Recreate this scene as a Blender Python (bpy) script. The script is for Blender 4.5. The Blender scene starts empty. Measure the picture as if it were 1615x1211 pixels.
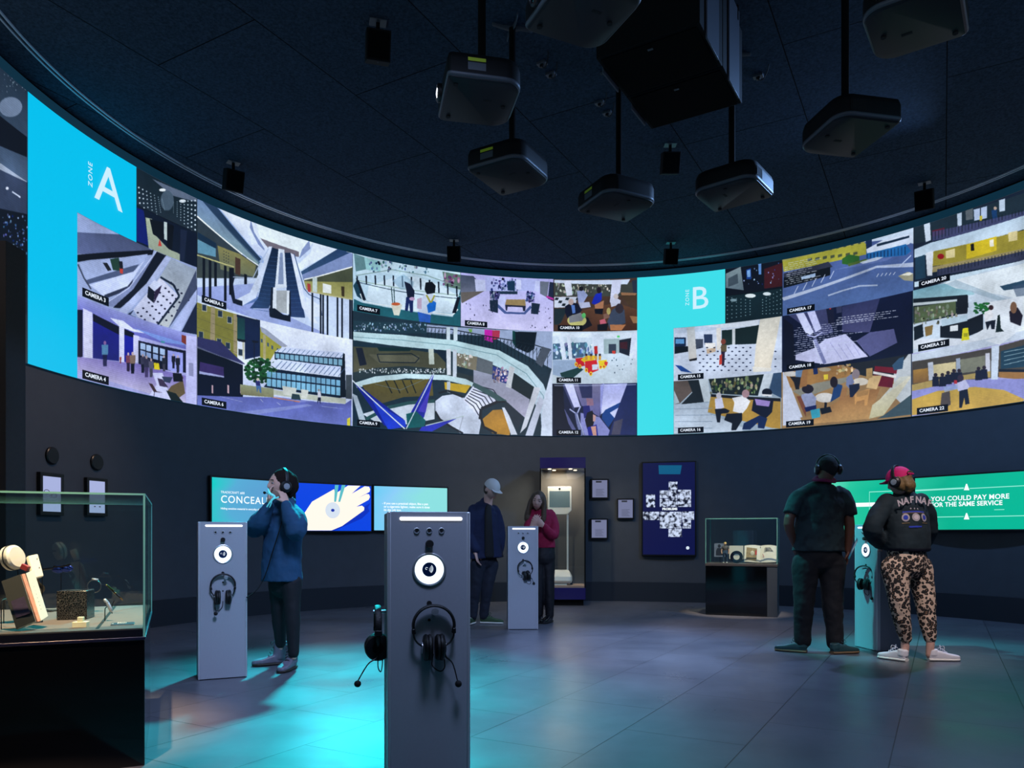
import bpy, bmesh, math, random
import numpy as np
from mathutils import Vector, Matrix, Quaternion
random.seed(5); rng = np.random.default_rng(5)
pi = math.pi
# ------------------------------------------------------------------ camera
sc = bpy.context.scene
EYE, FPX, HOR = 1.075, 1202.0, 843.0          # eye height, focal length in px (1615 wide frame), horizon row
cam_d = bpy.data.cameras.new('camera'); cam = bpy.data.objects.new('camera', cam_d)
sc.collection.objects.link(cam); sc.camera = cam
cam.location = (0, 0, EYE); cam.rotation_euler = (pi/2, 0, 0)
cam_d.sensor_width = 36; cam_d.lens = 36*FPX/1615; cam_d.shift_y = (HOR-605.5)/1615
cam_d.clip_start = .05; cam_d.clip_end = 60
# ------------------------------------------------------------------ world, exposure
w = bpy.data.worlds.new('world'); sc.world = w; w.use_nodes = True
w.node_tree.nodes['Background'].inputs[0].default_value = (.004, .012, .022, 1)
w.node_tree.nodes['Background'].inputs[1].default_value = .6
sc.view_settings.view_transform = 'Standard'; sc.view_settings.look = 'None'
sc.view_settings.exposure = 0; sc.view_settings.gamma = 1; sc.view_settings.use_curve_mapping = False
sc.cycles.sample_clamp_indirect = 3; sc.cycles.sample_clamp_direct = 20
sc.cycles.use_denoising = True
sc.cycles.caustics_reflective = False; sc.cycles.caustics_refractive = False
sc.cycles.max_bounces = 8; sc.cycles.transparent_max_bounces = 16
# ------------------------------------------------------------------ lights of the room, plus one added blue fill
def aim(o, tgt): o.rotation_euler = (Vector(tgt)-o.location).to_track_quat('-Z', 'Y').to_euler()
def spot(loc, tgt, power, col, cone, blend=.6, r=.08):
    l = bpy.data.lights.new('spotlight', 'SPOT'); l.energy = power; l.color = col
    l.spot_size = math.radians(cone); l.spot_blend = blend; l.shadow_soft_size = r
    o = bpy.data.objects.new('spotlight', l); o.location = loc; sc.collection.objects.link(o); aim(o, tgt); return o
def area(loc, tgt, power, col, sx, sy):
    l = bpy.data.lights.new('area_light', 'AREA'); l.energy = power; l.color = col; l.shape = 'RECTANGLE'; l.size = sx; l.size_y = sy
    o = bpy.data.objects.new('area_light', l); o.location = loc; sc.collection.objects.link(o); aim(o, tgt); return o
spot((-2.1, 10.4, 5.1), (-1.22, 5.1, 0), 6800, (.01, .76, .86), 37, 1, .2)     # teal spot on the floor, from behind
spot((2.1, 11.0, 5.1), (1.3, 7.4, 0), 1800, (.42, .56, 1), 34, 1, .25)          # pale blue spot on the far floor
spot((.2, 1.9, 5.1), (-.4, 5.5, 1.1), 1600, (.45, .58, 1), 66, 1, .55)           # lavender wash on the consoles
spot((4.6, 8.0, 5.2), (2.2, 7.4, 0), 520, (.26, .50, 1), 160, .6, .1)           # added blue fill over the right half, has no fixture
spot((-.8, 8.6, 5.2), (.5, 12.2, 1.3), 380, (1, .84, .66), 62, 1, .1)           # warm wash on the far wall
spot((-1.9, 6.6, 5.1), (-4.5, 7.4, 1.6), 240, (1, .68, .5), 42, 1, .1)         # warm wash on the left wall
spot((.4, 7.4, 5.1), (3.3, 7.15, .6), 2600, (.06, .78, .82), 24, .9, .12)       # cyan wash on the right console
spot((-1.7, 2.7, 5.1), (-2.55, 3.85, .66), 3400, (1, .64, .38), 27, .8, .03)     # warm spot on the near case
spot((2.9, 8.6, 5.1), (3.05, 10.15, .8), 1500, (1, .78, .56), 17, .6, .03)      # warm spot on the far case
spot((3.0, 3.3, 5.1), (3.46, 6.5, .62), 850, (1, .84, .82), 19, .9, .25)       # soft neutral light on the leopard print
spot((.1, 9.5, 5.1), (2.6, 8.8, 0), 500, (1, .62, .42), 26, 1, .1)              # faint amber pool on the floor
# ------------------------------------------------------------------ helpers
COL = sc.collection
def srgb(c):
    return tuple((v/255/12.92 if v/255 <= .04045 else ((v/255+.055)/1.055)**2.4) for v in c)
def mat(name, col, rough=.6, metal=0, emit=None, es=1, spec=.5, noise=0, nscale=30, bump=0, lin=False, coat=0):
    m = bpy.data.materials.new(name); m.use_nodes = True; nt = m.node_tree; b = nt.nodes['Principled BSDF']
    c = col if lin else srgb(col)
    b.inputs['Base Color'].default_value = (*c, 1); b.inputs['Roughness'].default_value = rough
    b.inputs['Metallic'].default_value = metal; b.inputs['Specular IOR Level'].default_value = spec
    b.inputs['Coat Weight'].default_value = coat
    if emit is not None:
        b.inputs['Emission Color'].default_value = (*srgb(emit), 1); b.inputs['Emission Strength'].default_value = es
    if noise or bump:
        tc = nt.nodes.new('ShaderNodeTexCoord'); n = nt.nodes.new('ShaderNodeTexNoise')
        n.inputs['Scale'].default_value = nscale; n.inputs['Detail'].default_value = 4
        nt.links.new(tc.outputs['Object'], n.inputs['Vector'])
        if noise:
            mx = nt.nodes.new('ShaderNodeMix'); mx.data_type = 'RGBA'
            mx.inputs['A'].default_value = (*[max(0, v*(1-noise)) for v in c], 1); mx.inputs['B'].default_value = (*[min(1, v*(1+noise)) for v in c], 1)
            nt.links.new(n.outputs['Fac'], mx.inputs['Factor']); nt.links.new(mx.outputs['Result'], b.inputs['Base Color'])
        if bump:
            bp = nt.nodes.new('ShaderNodeBump'); bp.inputs['Strength'].default_value = bump; bp.inputs['Distance'].default_value = .01
            nt.links.new(n.outputs['Fac'], bp.inputs['Height']); nt.links.new(bp.outputs['Normal'], b.inputs['Normal'])
    return m
def emis(name, col, s=1):
    m = bpy.data.materials.new(name); m.use_nodes = True; nt = m.node_tree; b = nt.nodes['Principled BSDF']
    b.inputs['Base Color'].default_value = (.01, .01, .01, 1); b.inputs['Roughness'].default_value = .35
    b.inputs['Emission Color'].default_value = (*srgb(col), 1); b.inputs['Emission Strength'].default_value = s
    return m
def glassmat(name, tint=(.93, .98, .97), refl=1.0):
    m = bpy.data.materials.new(name); m.use_nodes = True; nt = m.node_tree; nt.nodes.clear()
    o = nt.nodes.new('ShaderNodeOutputMaterial'); mx = nt.nodes.new('ShaderNodeMixShader')
    t = nt.nodes.new('ShaderNodeBsdfTransparent'); g = nt.nodes.new('ShaderNodeBsdfGlossy'); lw = nt.nodes.new('ShaderNodeLayerWeight'); pw_ = nt.nodes.new('ShaderNodeMath'); pw_.operation = 'POWER'; pw_.inputs[1].default_value = 4.5; f = nt.nodes.new('ShaderNodeMath'); f.operation = 'MULTIPLY_ADD'; f.inputs[1].default_value = .7; f.inputs[2].default_value = .035; lw.inputs[0].default_value = .5; nt.links.new(lw.outputs['Facing'], pw_.inputs[0]); nt.links.new(pw_.outputs[0], f.inputs[0])
    t.inputs[0].default_value = (*tint, 1); g.inputs['Roughness'].default_value = .02; g.inputs[0].default_value = (refl, refl, refl, 1)
    nt.links.new(f.outputs[0], mx.inputs[0]); nt.links.new(t.outputs[0], mx.inputs[1]); nt.links.new(g.outputs[0], mx.inputs[2])
    nt.links.new(mx.outputs[0], o.inputs[0]); return m

def frame_of(d, side=None):
    d = Vector(d).normalized()
    if side is None: side = Vector((0, 0, 1)) if abs(d.z) < .9 else Vector((1, 0, 0))
    s = Vector(side); s = (s - d*s.dot(d)).normalized(); return s, d.cross(s).normalized(), d
class MB:
    def __init__(s, M=None): s.v = []; s.f = []; s.M = M or Matrix()
    def add(s, vs, fs):
        n = len(s.v); s.v += [tuple(s.M @ Vector(v)) for v in vs]; s.f += [tuple(i+n for i in f) for f in fs]; return s
    def box(s, c, d, R=None):
        R = R or Matrix.Identity(3); c = Vector(c); h = Vector(d)/2
        vs = [c + R @ Vector((h.x*i, h.y*j, h.z*k)) for i in (-1, 1) for j in (-1, 1) for k in (-1, 1)]
        return s.add(vs, [(0, 1, 3, 2), (4, 6, 7, 5), (0, 4, 5, 1), (2, 3, 7, 6), (0, 2, 6, 4), (1, 5, 7, 3)])
    def box2(s, a, b): return s.box([(a[i]+b[i])/2 for i in range(3)], [abs(b[i]-a[i]) for i in range(3)])
    def loft(s, rings, cap=True, close=True):
        n = len(rings[0]); vs = [p for r in rings for p in r]; fs = []
        for i in range(len(rings)-1):
            for j in range(n if close else n-1):
                k = (j+1) % n; fs.append((i*n+j, i*n+k, (i+1)*n+k, (i+1)*n+j))
        if cap: fs += [tuple(range(n-1, -1, -1)), tuple((len(rings)-1)*n+j for j in range(n))]
        return s.add(vs, fs)
    def cyl(s, a, b, r, r2=None, n=20, side=None):
        a, b = Vector(a), Vector(b); x, y, _ = frame_of(b-a, side); r2 = r if r2 is None else r2
        R = lambda p, q: [p + x*q*math.cos(2*pi*i/n) + y*q*math.sin(2*pi*i/n) for i in range(n)]
        return s.loft([R(a, r), R(b, r2)])
    def tube(s, pts, rad, n=12, side=None, sub=4, rnd=True):
        P = [Vector(p) for p in pts]; m = len(P)
        Rr = [(r if isinstance(r, (tuple, list)) else (r, r)) for r in (rad if isinstance(rad, (list,)) else [rad]*m)]
        Q = []; RR = []
        for i in range(m-1):
            p0, p1, p2, p3 = P[max(i-1, 0)], P[i], P[i+1], P[min(i+2, m-1)]
            for k in range(sub):
                t = k/sub
                Q.append(.5*((2*p1)+(p2-p0)*t+(2*p0-5*p1+4*p2-p3)*t*t+(3*p1-p0-3*p2+p3)*t**3))
                u = t*t*(3-2*t); RR.append(tuple(Rr[i][j]*(1-u)+Rr[i+1][j]*u for j in (0, 1)))
        Q.append(P[-1]); RR.append(Rr[-1])
        T = [(Q[min(i+1, len(Q)-1)]-Q[max(i-1, 0)]).normalized() for i in range(len(Q))]
        x, y, _ = frame_of(T[0], side); rings = []; n0 = len(Q)
        for i in range(n0):
            if side is not None: x, y, _ = frame_of(T[i], side)
            else:
                x = (x - T[i]*x.dot(T[i])).normalized(); y = T[i].cross(x)
            rings.append((Q[i], x.copy(), y.copy(), T[i], RR[i]))
        out = []
        def ring(q, x, y, r, k): return [q + x*r[0]*k*math.cos(2*pi*i/n) + y*r[1]*k*math.sin(2*pi*i/n) for i in range(n)]
        if rnd:
            q, x, y, t, r = rings[0]; h = min(r)
            for a in (80, 55, 28): out.append(ring(q - t*h*math.sin(math.radians(a)), x, y, r, math.cos(math.radians(a))))
        for q, x, y, t, r in rings: out.append(ring(q, x, y, r, 1))
        if rnd:
            q, x, y, t, r = rings[-1]; h = min(r)
            for a in (28, 55, 80): out.append(ring(q + t*h*math.sin(math.radians(a)), x, y, r, math.cos(math.radians(a))))
        return s.loft(out)
    def ball(s, c, r, R=None, n=20, m=14):
        r = (r, r, r) if not isinstance(r, (tuple, list)) else r; R = R or Matrix.Identity(3); c = Vector(c)
        rings = []
        for i in range(m+1):
            a = -pi/2 + pi*(i if 0 < i < m else (.02 if i == 0 else m-.02))/m
            rings.append([c + R @ Vector((r[0]*math.cos(a)*math.cos(2*pi*j/n), r[1]*math.cos(a)*math.sin(2*pi*j/n), r[2]*math.sin(a))) for j in range(n)])
        return s.loft(rings)
    def lathe(s, prof, c=(0, 0, 0), ax=(0, 0, 1), n=32):
        x, y, z = frame_of(ax); c = Vector(c)
        return s.loft([[c + z*h + x*r*math.cos(2*pi*j/n) + y*r*math.sin(2*pi*j/n) for j in range(n)] for r, h in prof])
    def prism(s, pts, o=(0, 0, 0), U=(1, 0, 0), V=(0, 0, 1), d=.01):
        o, U, V = Vector(o), Vector(U), Vector(V); N = U.cross(V).normalized()*d; n = len(pts)
        a = [o+U*p[0]+V*p[1] for p in pts]
        return s.add(a+[p+N for p in a], [tuple(range(n-1, -1, -1)), tuple(range(n, 2*n))] + [(i, (i+1) % n, n+(i+1) % n, n+i) for i in range(n)])
    def build(s, name, m=None, parent=None, smooth=True, bevel=0, seg=2, sharp=35):
        me = bpy.data.meshes.new(name); me.from_pydata(s.v, [], s.f)
        bm = bmesh.new(); bm.from_mesh(me); bmesh.ops.recalc_face_normals(bm, faces=bm.faces[:]); bm.to_mesh(me); bm.free()
        o = bpy.data.objects.new(name, me); COL.objects.link(o)
        if m: me.materials.append(m)
        if parent: o.parent = parent
        if smooth:
            me.polygons.foreach_set('use_smooth', [True]*len(me.polygons))
            me.set_sharp_from_angle(angle=math.radians(sharp))
        if bevel:
            b = o.modifiers.new('bevel', 'BEVEL'); b.width = bevel; b.segments = seg; b.limit_method = 'ANGLE'
        return o
def thing(name, label, cat, loc=(0, 0, 0), rotz=0, group=None):
    o = bpy.data.objects.new(name, None); COL.objects.link(o); o.location = loc; o.rotation_euler = (0, 0, rotz)
    o.empty_display_size = .1
    return tag(o, label, cat, group)
def tag(o, label, cat, group=None):
    o['label'] = label; o['category'] = cat
    if group: o['group'] = group
    return o
def struct(o): o['kind'] = 'structure'; return o
def copy_tree(o, parent=None):
    c = o.copy(); COL.objects.link(c)
    if parent: c.parent = parent
    for ch in o.children: copy_tree(ch, c)
    return c
BF = bpy.data.fonts.load('<builtin>')
def text(s, size, m, parent=None, loc=(0, 0, 0), rot=(pi/2, 0, 0), name='lettering', ext=.0008, off=0, ax='LEFT', sp=1, M=None):
    cu = bpy.data.curves.new('t', 'FONT'); cu.body = s; cu.size = size; cu.extrude = ext; cu.offset = off; cu.align_x = ax; cu.align_y = 'CENTER'
    cu.space_character = sp; cu.font = BF; cu.resolution_u = 3
    t = bpy.data.objects.new('t', cu); COL.objects.link(t)
    bpy.context.view_layer.update()
    me = bpy.data.meshes.new_from_object(t.evaluated_get(bpy.context.evaluated_depsgraph_get()))
    bpy.data.objects.remove(t); bpy.data.curves.remove(cu)
    me.name = name; me.materials.clear(); me.materials.append(m)
    if M is not None: me.transform(M)
    o = bpy.data.objects.new(name, me); COL.objects.link(o); o.location = loc; o.rotation_euler = rot
    if parent: o.parent = parent
    return o
def W(px, py, D): return Vector(((px-807.5)/FPX*D, D, EYE+(HOR-py)/FPX*D))   # a point of the room seen at px,py at distance D
# ------------------------------------------------------------------ the round room
CX, CY, RR = 1.0612, 6.767, 5.6156
ZB, ZT, ZC = 2.673, 5.214, 5.345
def wallD(px, R=RR):
    u = (np.asarray(px, float)-807.5)/FPX; A = u*u+1; B = -2*(u*CX+CY); C = CX*CX+CY*CY-R*R
    return (-B+np.sqrt(np.maximum(B*B-4*A*C, 0)))/(2*A)
def wallA(px):                                   # angle round the room of the wall point seen in column px
    D = wallD(px); X = (np.asarray(px, float)-807.5)/FPX*D
    return np.mod(np.arctan2(D-CY, X-CX), 2*pi)
def wallpt(a, z, r=RR): return Vector((CX+r*math.cos(a), CY+r*math.sin(a), z))
def arc(name, a0, a1, z0, z1, r0, r1, m, n=120, parent=None):
    """a curved slab between two radii"""
    b = MB(); rings = []
    for i in range(n+1):
        a = a0+(a1-a0)*i/n
        rings.append([wallpt(a, z0, r0), wallpt(a, z0, r1), wallpt(a, z1, r1), wallpt(a, z1, r0)])
    return b.loft(rings).build(name, m, parent)
M = {}
M['wall'] = mat('dark_wall', (64, 70, 78), .7, noise=.15, nscale=6, bump=.05)
M['skirt'] = mat('skirting', (30, 38, 48), .45)
M['black'] = mat('black_paint', (8, 8, 10), .9, spec=.15)
M['rail'] = mat('rail', (190, 196, 208), .45, metal=.3)
M['part'] = mat('partition', (64, 56, 54), .8, noise=.2, nscale=40)
def tiled(name, base, row, length, ang, ox, oy, mortar, mcol, rough, bumpn, grain, gscale, spec=.5):
    m = bpy.data.materials.new(name); m.use_nodes = True; nt = m.node_tree; b = nt.nodes['Principled BSDF']; L = nt.links.new
    tc = nt.nodes.new('ShaderNodeTexCoord'); mp = nt.nodes.new('ShaderNodeMapping'); mp.vector_type = 'TEXTURE'
    mp.inputs['Rotation'].default_value = (0, 0, ang); mp.inputs['Location'].default_value = (ox, oy, 0)
    L(tc.outputs['Object'], mp.inputs['Vector'])
    br = nt.nodes.new('ShaderNodeTexBrick'); L(mp.outputs[0], br.inputs['Vector']); br.offset = .5
    br.inputs['Scale'].default_value = 1; br.inputs['Brick Width'].default_value = length; br.inputs['Row Height'].default_value = row
    br.inputs['Mortar Size'].default_value = mortar; br.inputs['Mortar Smooth'].default_value = .3
    br.inputs['Color1'].default_value = (*srgb(base), 1); br.inputs['Color2'].default_value = (*[v*1.18 for v in srgb(base)], 1); br.inputs['Mortar'].default_value = (*srgb(mcol), 1)
    n = nt.nodes.new('ShaderNodeTexNoise'); n.inputs['Scale'].default_value = gscale; n.inputs['Detail'].default_value = 6; n.inputs['Roughness'].default_value = .65
    L(tc.outputs['Object'], n.inputs['Vector'])
    mr = nt.nodes.new('ShaderNodeMapRange'); mr.inputs[1].default_value = .3; mr.inputs[2].default_value = .7; mr.inputs[3].default_value = 1-grain; mr.inputs[4].default_value = 1+grain; L(n.outputs['Fac'], mr.inputs[0])
    mx = nt.nodes.new('ShaderNodeVectorMath'); mx.operation = 'SCALE'; L(br.outputs['Color'], mx.inputs[0]); L(mr.outputs[0], mx.inputs['Scale']); L(mx.outputs[0], b.inputs['Base Color'])
    b.inputs['Roughness'].default_value = rough; b.inputs['Specular IOR Level'].default_value = spec
    if spec > .3:
        rr = nt.nodes.new('ShaderNodeMapRange'); n2 = nt.nodes.new('ShaderNodeTexNoise'); n2.inputs['Scale'].default_value = 1.3; n2.inputs['Detail'].default_value = 5; L(tc.outputs['Object'], n2.inputs['Vector'])
        rr.inputs[1].default_value = .3; rr.inputs[2].default_value = .7; rr.inputs[3].default_value = rough-.07; rr.inputs[4].default_value = rough+.07; L(n2.outputs['Fac'], rr.inputs[0]); L(rr.outputs[0], b.inputs['Roughness'])
    bp = nt.nodes.new('ShaderNodeBump'); bp.inputs['Strength'].default_value = bumpn; bp.inputs['Distance'].default_value = .004; bp.invert = True
    L(br.outputs['Fac'], bp.inputs['Height']); L(bp.outputs['Normal'], b.inputs['Normal']); return m
A60 = math.radians(60.5)
M['floor'] = tiled('vinyl_floor', (86, 88, 96), .655, 1.1, A60, *(Matrix.Rotation(A60, 2) @ Vector((3.97, 1.53-.655*2))), .003, (26, 28, 32), .34, .6, .12, 5)
M['ceil'] = tiled('felt_ceiling', (46, 60, 76), 1.25, 2.5, A60, *(Matrix.Rotation(A60, 2) @ Vector((.7, 6.22-1.25*5))), .006, (4, 4, 6), .95, .5, .55, 45, .1)
struct(MB().box2((-7, -3, -.12), (9, 13.2, 0)).build('floor', M['floor'], smooth=False))
struct(MB().box2((-7, -3, ZC), (9, 13.2, ZC+.12)).build('ceiling', M['ceil'], smooth=False))
G0, G1 = math.radians(-66), math.radians(230)           # doorway gap left open towards the camera
struct(arc('wall_back', G0, G1, 0, ZB, RR, RR+.12, M['wall'], 200))
struct(arc('wall_upper', 0, 2*pi, ZB, ZC, RR+.002, RR+.12, M['black'], 220))
struct(arc('baseboard_back', G0, G1, 0, .31, RR-.018, RR, M['skirt'], 200))
struct(arc('trim_1', 0, 2*pi, ZC-.014, ZC, 5.300, 5.316, M['rail'], 220))
struct(arc('trim_2', 0, 2*pi, ZC-.014, ZC, 5.255, 5.271, M['rail'], 220))
# partition at the left edge of the opening
a = W(9.5, 843, 5.4)
struct(MB().box2((a.x-1.2, 5.4, 0), (a.x, 5.62, 3.16)).build('wall_left', M['part'], bevel=.004))
# ------------------------------------------------------------------ the projected pictures: painted into one generated image that wraps the wall
CW, CH = 4000, 720
TH1, TH0 = float(wallA(-14)), float(wallA(1640))
IMG = np.zeros((CH, CW, 3), np.float32)
def cmap(px, py):                                 # photo column/row -> position on the picture band
    D = wallD(px); z = EYE+(HOR-np.asarray(py, float))/FPX*D
    return (TH1-wallA(px))/(TH1-TH0)*CW, (ZT-z)/(ZT-ZB)*CH
def colx(px): return float((TH1-wallA(px))/(TH1-TH0)*CW)
clip = [0, CW, 0, CH]; crop = [0, 0, 1.0]
def setclip(x0, x1, v0, v1): clip[:] = [colx(x0), colx(x1), (1-v1)*CH, (1-v0)*CH]
def fillpts(cx, cy, col, col2=None, alpha=1):
    x0, x1 = int(max(clip[0], cx.min())), int(min(clip[1], cx.max()+1)); y0, y1 = int(max(clip[2], cy.min())), int(min(clip[3], cy.max()+1))
    if x1 <= x0 or y1 <= y0: return
    X, Y = np.meshgrid(np.arange(x0, x1)+.5, np.arange(y0, y1)+.5); ins = np.zeros(X.shape, bool); n = len(cx)
    for i in range(n):
        ax, ay, bx, by = cx[i], cy[i], cx[(i+1) % n], cy[(i+1) % n]
        if ay == by: continue
        ins ^= ((ay > Y) != (by > Y)) & (X < (bx-ax)*(Y-ay)/(by-ay)+ax)
    c = np.array(col, np.float32)/255
    reg = IMG[y0:y1, x0:x1]
    if col2 is not None:
        t = ((Y-cy.min())/max(1, cy.max()-cy.min()))[..., None]; cc = c*(1-t)+np.array(col2, np.float32)/255*t
    else: cc = np.broadcast_to(c, reg.shape)
    reg[ins] = reg[ins]*(1-alpha)+cc[ins]*alpha
def P(col, pts, col2=None, a=1):
    p = np.array(pts, float).reshape(-1, 2); fillpts(*cmap(crop[0]+p[:, 0]/crop[2], crop[1]+p[:, 1]/crop[2]), col, col2, a)
def Ln(col, wd, pts, a=1):
    p = np.array(pts, float).reshape(-1, 2)
    for i in range(len(p)-1):
        d = p[i+1]-p[i]; L = np.hypot(*d) or 1; n = np.array([-d[1], d[0]])/L*wd/2
        P(col, [*(p[i]+n), *(p[i+1]+n), *(p[i+1]-n), *(p[i]-n)], a=a)
def E(col, cx, cy, rx, ry=None, col2=None, a=1, n=22):
    ry = rx if ry is None else ry; t = np.arange(n)*2*pi/n
    P(col, np.stack([cx+rx*np.cos(t), cy+ry*np.sin(t)], 1).ravel(), col2, a)
def bg(c, c2=None):
    cx = np.array([clip[0], clip[1], clip[1], clip[0]]); cy = np.array([clip[2], clip[2], clip[3], clip[3]]); fillpts(cx, cy, c, c2)
def speck(n, col, x0, y0, x1, y1, r=2, j=60, seed=1):      # scattered small detail
    g = np.random.default_rng(seed)
    for _ in range(n):
        c = np.clip(np.array(col)+g.normal(0, j, 3)*.14+g.normal(0, j)*.7, 0, 255); E(c, g.uniform(x0, x1), g.uniform(y0, y1), r*g.uniform(.5, 1.4), r*g.uniform(.5, 2.2), n=6)
def person(x, y, h, top, leg, skin=(190, 170, 180), a=1):  # small standing figure, feet at x,y
    P(leg, [x-h*.09, y-h*.5, x+h*.09, y-h*.5, x+h*.07, y, x-h*.07, y], a=a); P(top, [x-h*.13, y-h*.84, x+h*.13, y-h*.84, x+h*.12, y-h*.45, x-h*.12, y-h*.45], a=a)
    E(skin, x, y-h*.91, h*.055, h*.08, a=a)
T3, T23 = 1/3., 2/3.
FEEDS = []          # (x0, x1, v0, v1, label, caption)
def feed(x0, x1, v0, v1, label, cap=None): FEEDS.append((x0, x1, v0, v1, label, cap)); setclip(x0, x1, v0, v1)
WH = (205, 220, 255); DK = (14, 18, 34)
# left edge strip of dim pictures
feed(-12, 40.5, T23, 1, 'dim grey picture of a dotted tunnel left of the zone A panel'); crop[:] = [0, 100, 3.784]
bg((30, 45, 62), (70, 90, 120)); speck(40, (170, 190, 210), 0, 40, 150, 170, 2, 20, 3); E((150, 170, 205), 50, 260, 70, 60, a=.6); P((8, 10, 22), [-40, 290, 150, 440, 150, 420, 150, 560, -40, 480])
feed(-12, 40.5, T3, T23, 'dark picture of a yellow lit room left of the zone A panel')
bg((8, 12, 24)); P((110, 115, 40), [-40, 440, 30, 430, 150, 560, 110, 670, -40, 600], (60, 75, 40)); P((90, 70, 50), [20, 420, 60, 400, 70, 470, 25, 480]); P((150, 165, 190), [-40, 580, 150, 680, 150, 710, -40, 620]); P((50, 62, 90), [-40, 620, 150, 710, 150, 900, -40, 860]); Ln((210, 225, 255), 8, [60, 765, 110, 800]); E((220, 230, 255), 30, 745, 9)
speck(60, (70, 100, 160), 0, 900, 150, 1150, 5, 60, 8)
feed(-12, 40.5, 0, T3, 'dim picture of a dark floor left of the zone A panel'); crop[:] = [0, 380, 4.325]
bg((20, 30, 42), (34, 56, 68)); speck(50, (60, 85, 110), 40, -10, 170, 160, 7, 60, 9); P((16, 24, 36), [0, 180, 170, 200, 170, 500, 0, 480]); speck(26, (70, 90, 120), 60, 230, 165, 480, 5, 40, 5); Ln((80, 100, 110), 6, [50, 655, 130, 680])
# dots tunnel + lobby right of zone A
feed(212.7, 309, 5/6, 1, 'dim picture of rows of white light dots right of the letter A'); crop[:] = [0, 100, 3.784]
bg((18, 34, 46), (30, 44, 58)); P((90, 105, 130), [900, 690, 1170, 800, 1170, 830, 1020, 790]); E((70, 90, 110), 990, 820, 40, 60); E((235, 245, 255), 962, 757, 20, 9); E((225, 238, 250), 1082, 823, 20, 10)
for r in range(8):
    for k in range(7):
        s = k/6.; E((150+60*s, 180+50*s, 200+50*s), 960-s*140+r*2, 812+r*9-s*(70-r*22), 2+3.2*s); E((150+60*s, 180+50*s, 200+50*s), 1028+s*130, 830+r*9-s*(10-r*20), 2+3.2*s)
feed(212.7, 309, T23, 5/6, 'picture of a night lobby with a red cone right of the letter A')
bg((12, 22, 42)); P((14, 28, 110), [806, 860, 850, 880, 880, 1090, 806, 1060]); P((170, 185, 165), [860, 920, 900, 930, 905, 1010, 1000, 1110, 1070, 1140, 1070, 1200, 880, 1110], (150, 165, 150)); P((10, 14, 24), [885, 930, 965, 950, 970, 1060, 905, 1020]); P((190, 210, 215), [970, 945, 990, 950, 992, 1060, 972, 1050]); P((8, 12, 22), [990, 955, 1030, 970, 1020, 1120, 990, 1100]); P((200, 60, 50), [945, 1050, 958, 1092, 936, 1090]); E((30, 60, 230), 1130, 1045, 22); P((24, 34, 60), [1070, 990, 1110, 1000, 1090, 1200, 1065, 1190]); P((10, 18, 40), [1110, 1010, 1170, 1030, 1170, 1230, 1100, 1210])
# camera 3
feed(119, 309, T3, T23, 'camera 3 picture of an escalator beside a chequered mall floor', 'CAMERA 3'); crop[:] = [0, 380, 4.325]
bg((150, 168, 215)); P((62, 72, 104), [500, -60, 900, -40, 1030, 70, 900, 90, 515, 90], (96, 110, 160)); P((10, 12, 22), [515, 95, 700, 80, 1040, 62, 1030, 95, 600, 130, 515, 145])
P((160, 178, 225), [530, 150, 1000, 90, 900, 260, 600, 310]); P((70, 84, 120), [570, 270, 880, 175, 940, 160, 900, 215, 590, 295]); P((30, 60, 50), [740, 125, 800, 115, 820, 205, 760, 200]); P((24, 26, 34), [690, 150, 720, 150, 750, 200, 725, 205]); P((180, 60, 50), [805, 185, 828, 185, 828, 225, 808, 220]); P((20, 22, 34), [800, 140, 825, 140, 830, 190, 808, 190])
P((195, 210, 250), [600, 300, 900, 210, 980, 130, 860, 320, 700, 380]); P((40, 48, 74), [700, 370, 860, 310, 900, 260, 890, 300, 800, 360, 705, 395])
P((120, 134, 180), [690, 440, 890, 300, 1060, 80, 1080, 80, 900, 340, 760, 450]); P((14, 18, 34), [1060, 75, 1125, 100, 1000, 280, 880, 400, 810, 460, 760, 455, 900, 330, 960, 240]); P((170, 185, 230), [1120, 105, 1160, 120, 1010, 330, 850, 500, 800, 480, 990, 290])
P((150, 166, 190), [1160, 120, 1335, 200, 1335, 260, 1140, 590, 1060, 570, 1215, 380, 1180, 330, 1080, 240, 1050, 300], (180, 190, 200)); P((205, 212, 240), [900, 470, 1085, 250, 1215, 380, 1060, 575, 930, 520], (190, 200, 235)); Ln((22, 34, 54), 14, [1085, 248, 1175, 300, 1215, 378, 1065, 575])
for i in range(7):
    for j in range(6): E((24, 26, 50), 930+i*38+j*24, 490+i*-34+j*24+(i % 2)*4, 8, 6)
P((60, 70, 100), [1330, 200, 1335, 330, 1140, 600, 1180, 520]); P((170, 185, 235), [1335, 330, 1335, 400, 1220, 620, 1160, 600]); P((24, 32, 60), [1335, 420, 1340, 640, 1230, 620]); P((200, 212, 245), [1045, 268, 1098, 300, 1045, 345, 1005, 310]); P((16, 20, 36), [1003, 308, 1045, 345, 1040, 425, 995, 385]); P((40, 30, 60), [1045, 345, 1095, 302, 1080, 350, 1042, 425]); P((40, 50, 80), [860, 500, 940, 530, 880, 505, 905, 470])
Ln((60, 70, 95), 10, [520, 160, 560, 250, 610, 330]); Ln((200, 214, 255), 5, [705, 432, 870, 322, 1060, 70])
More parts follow.
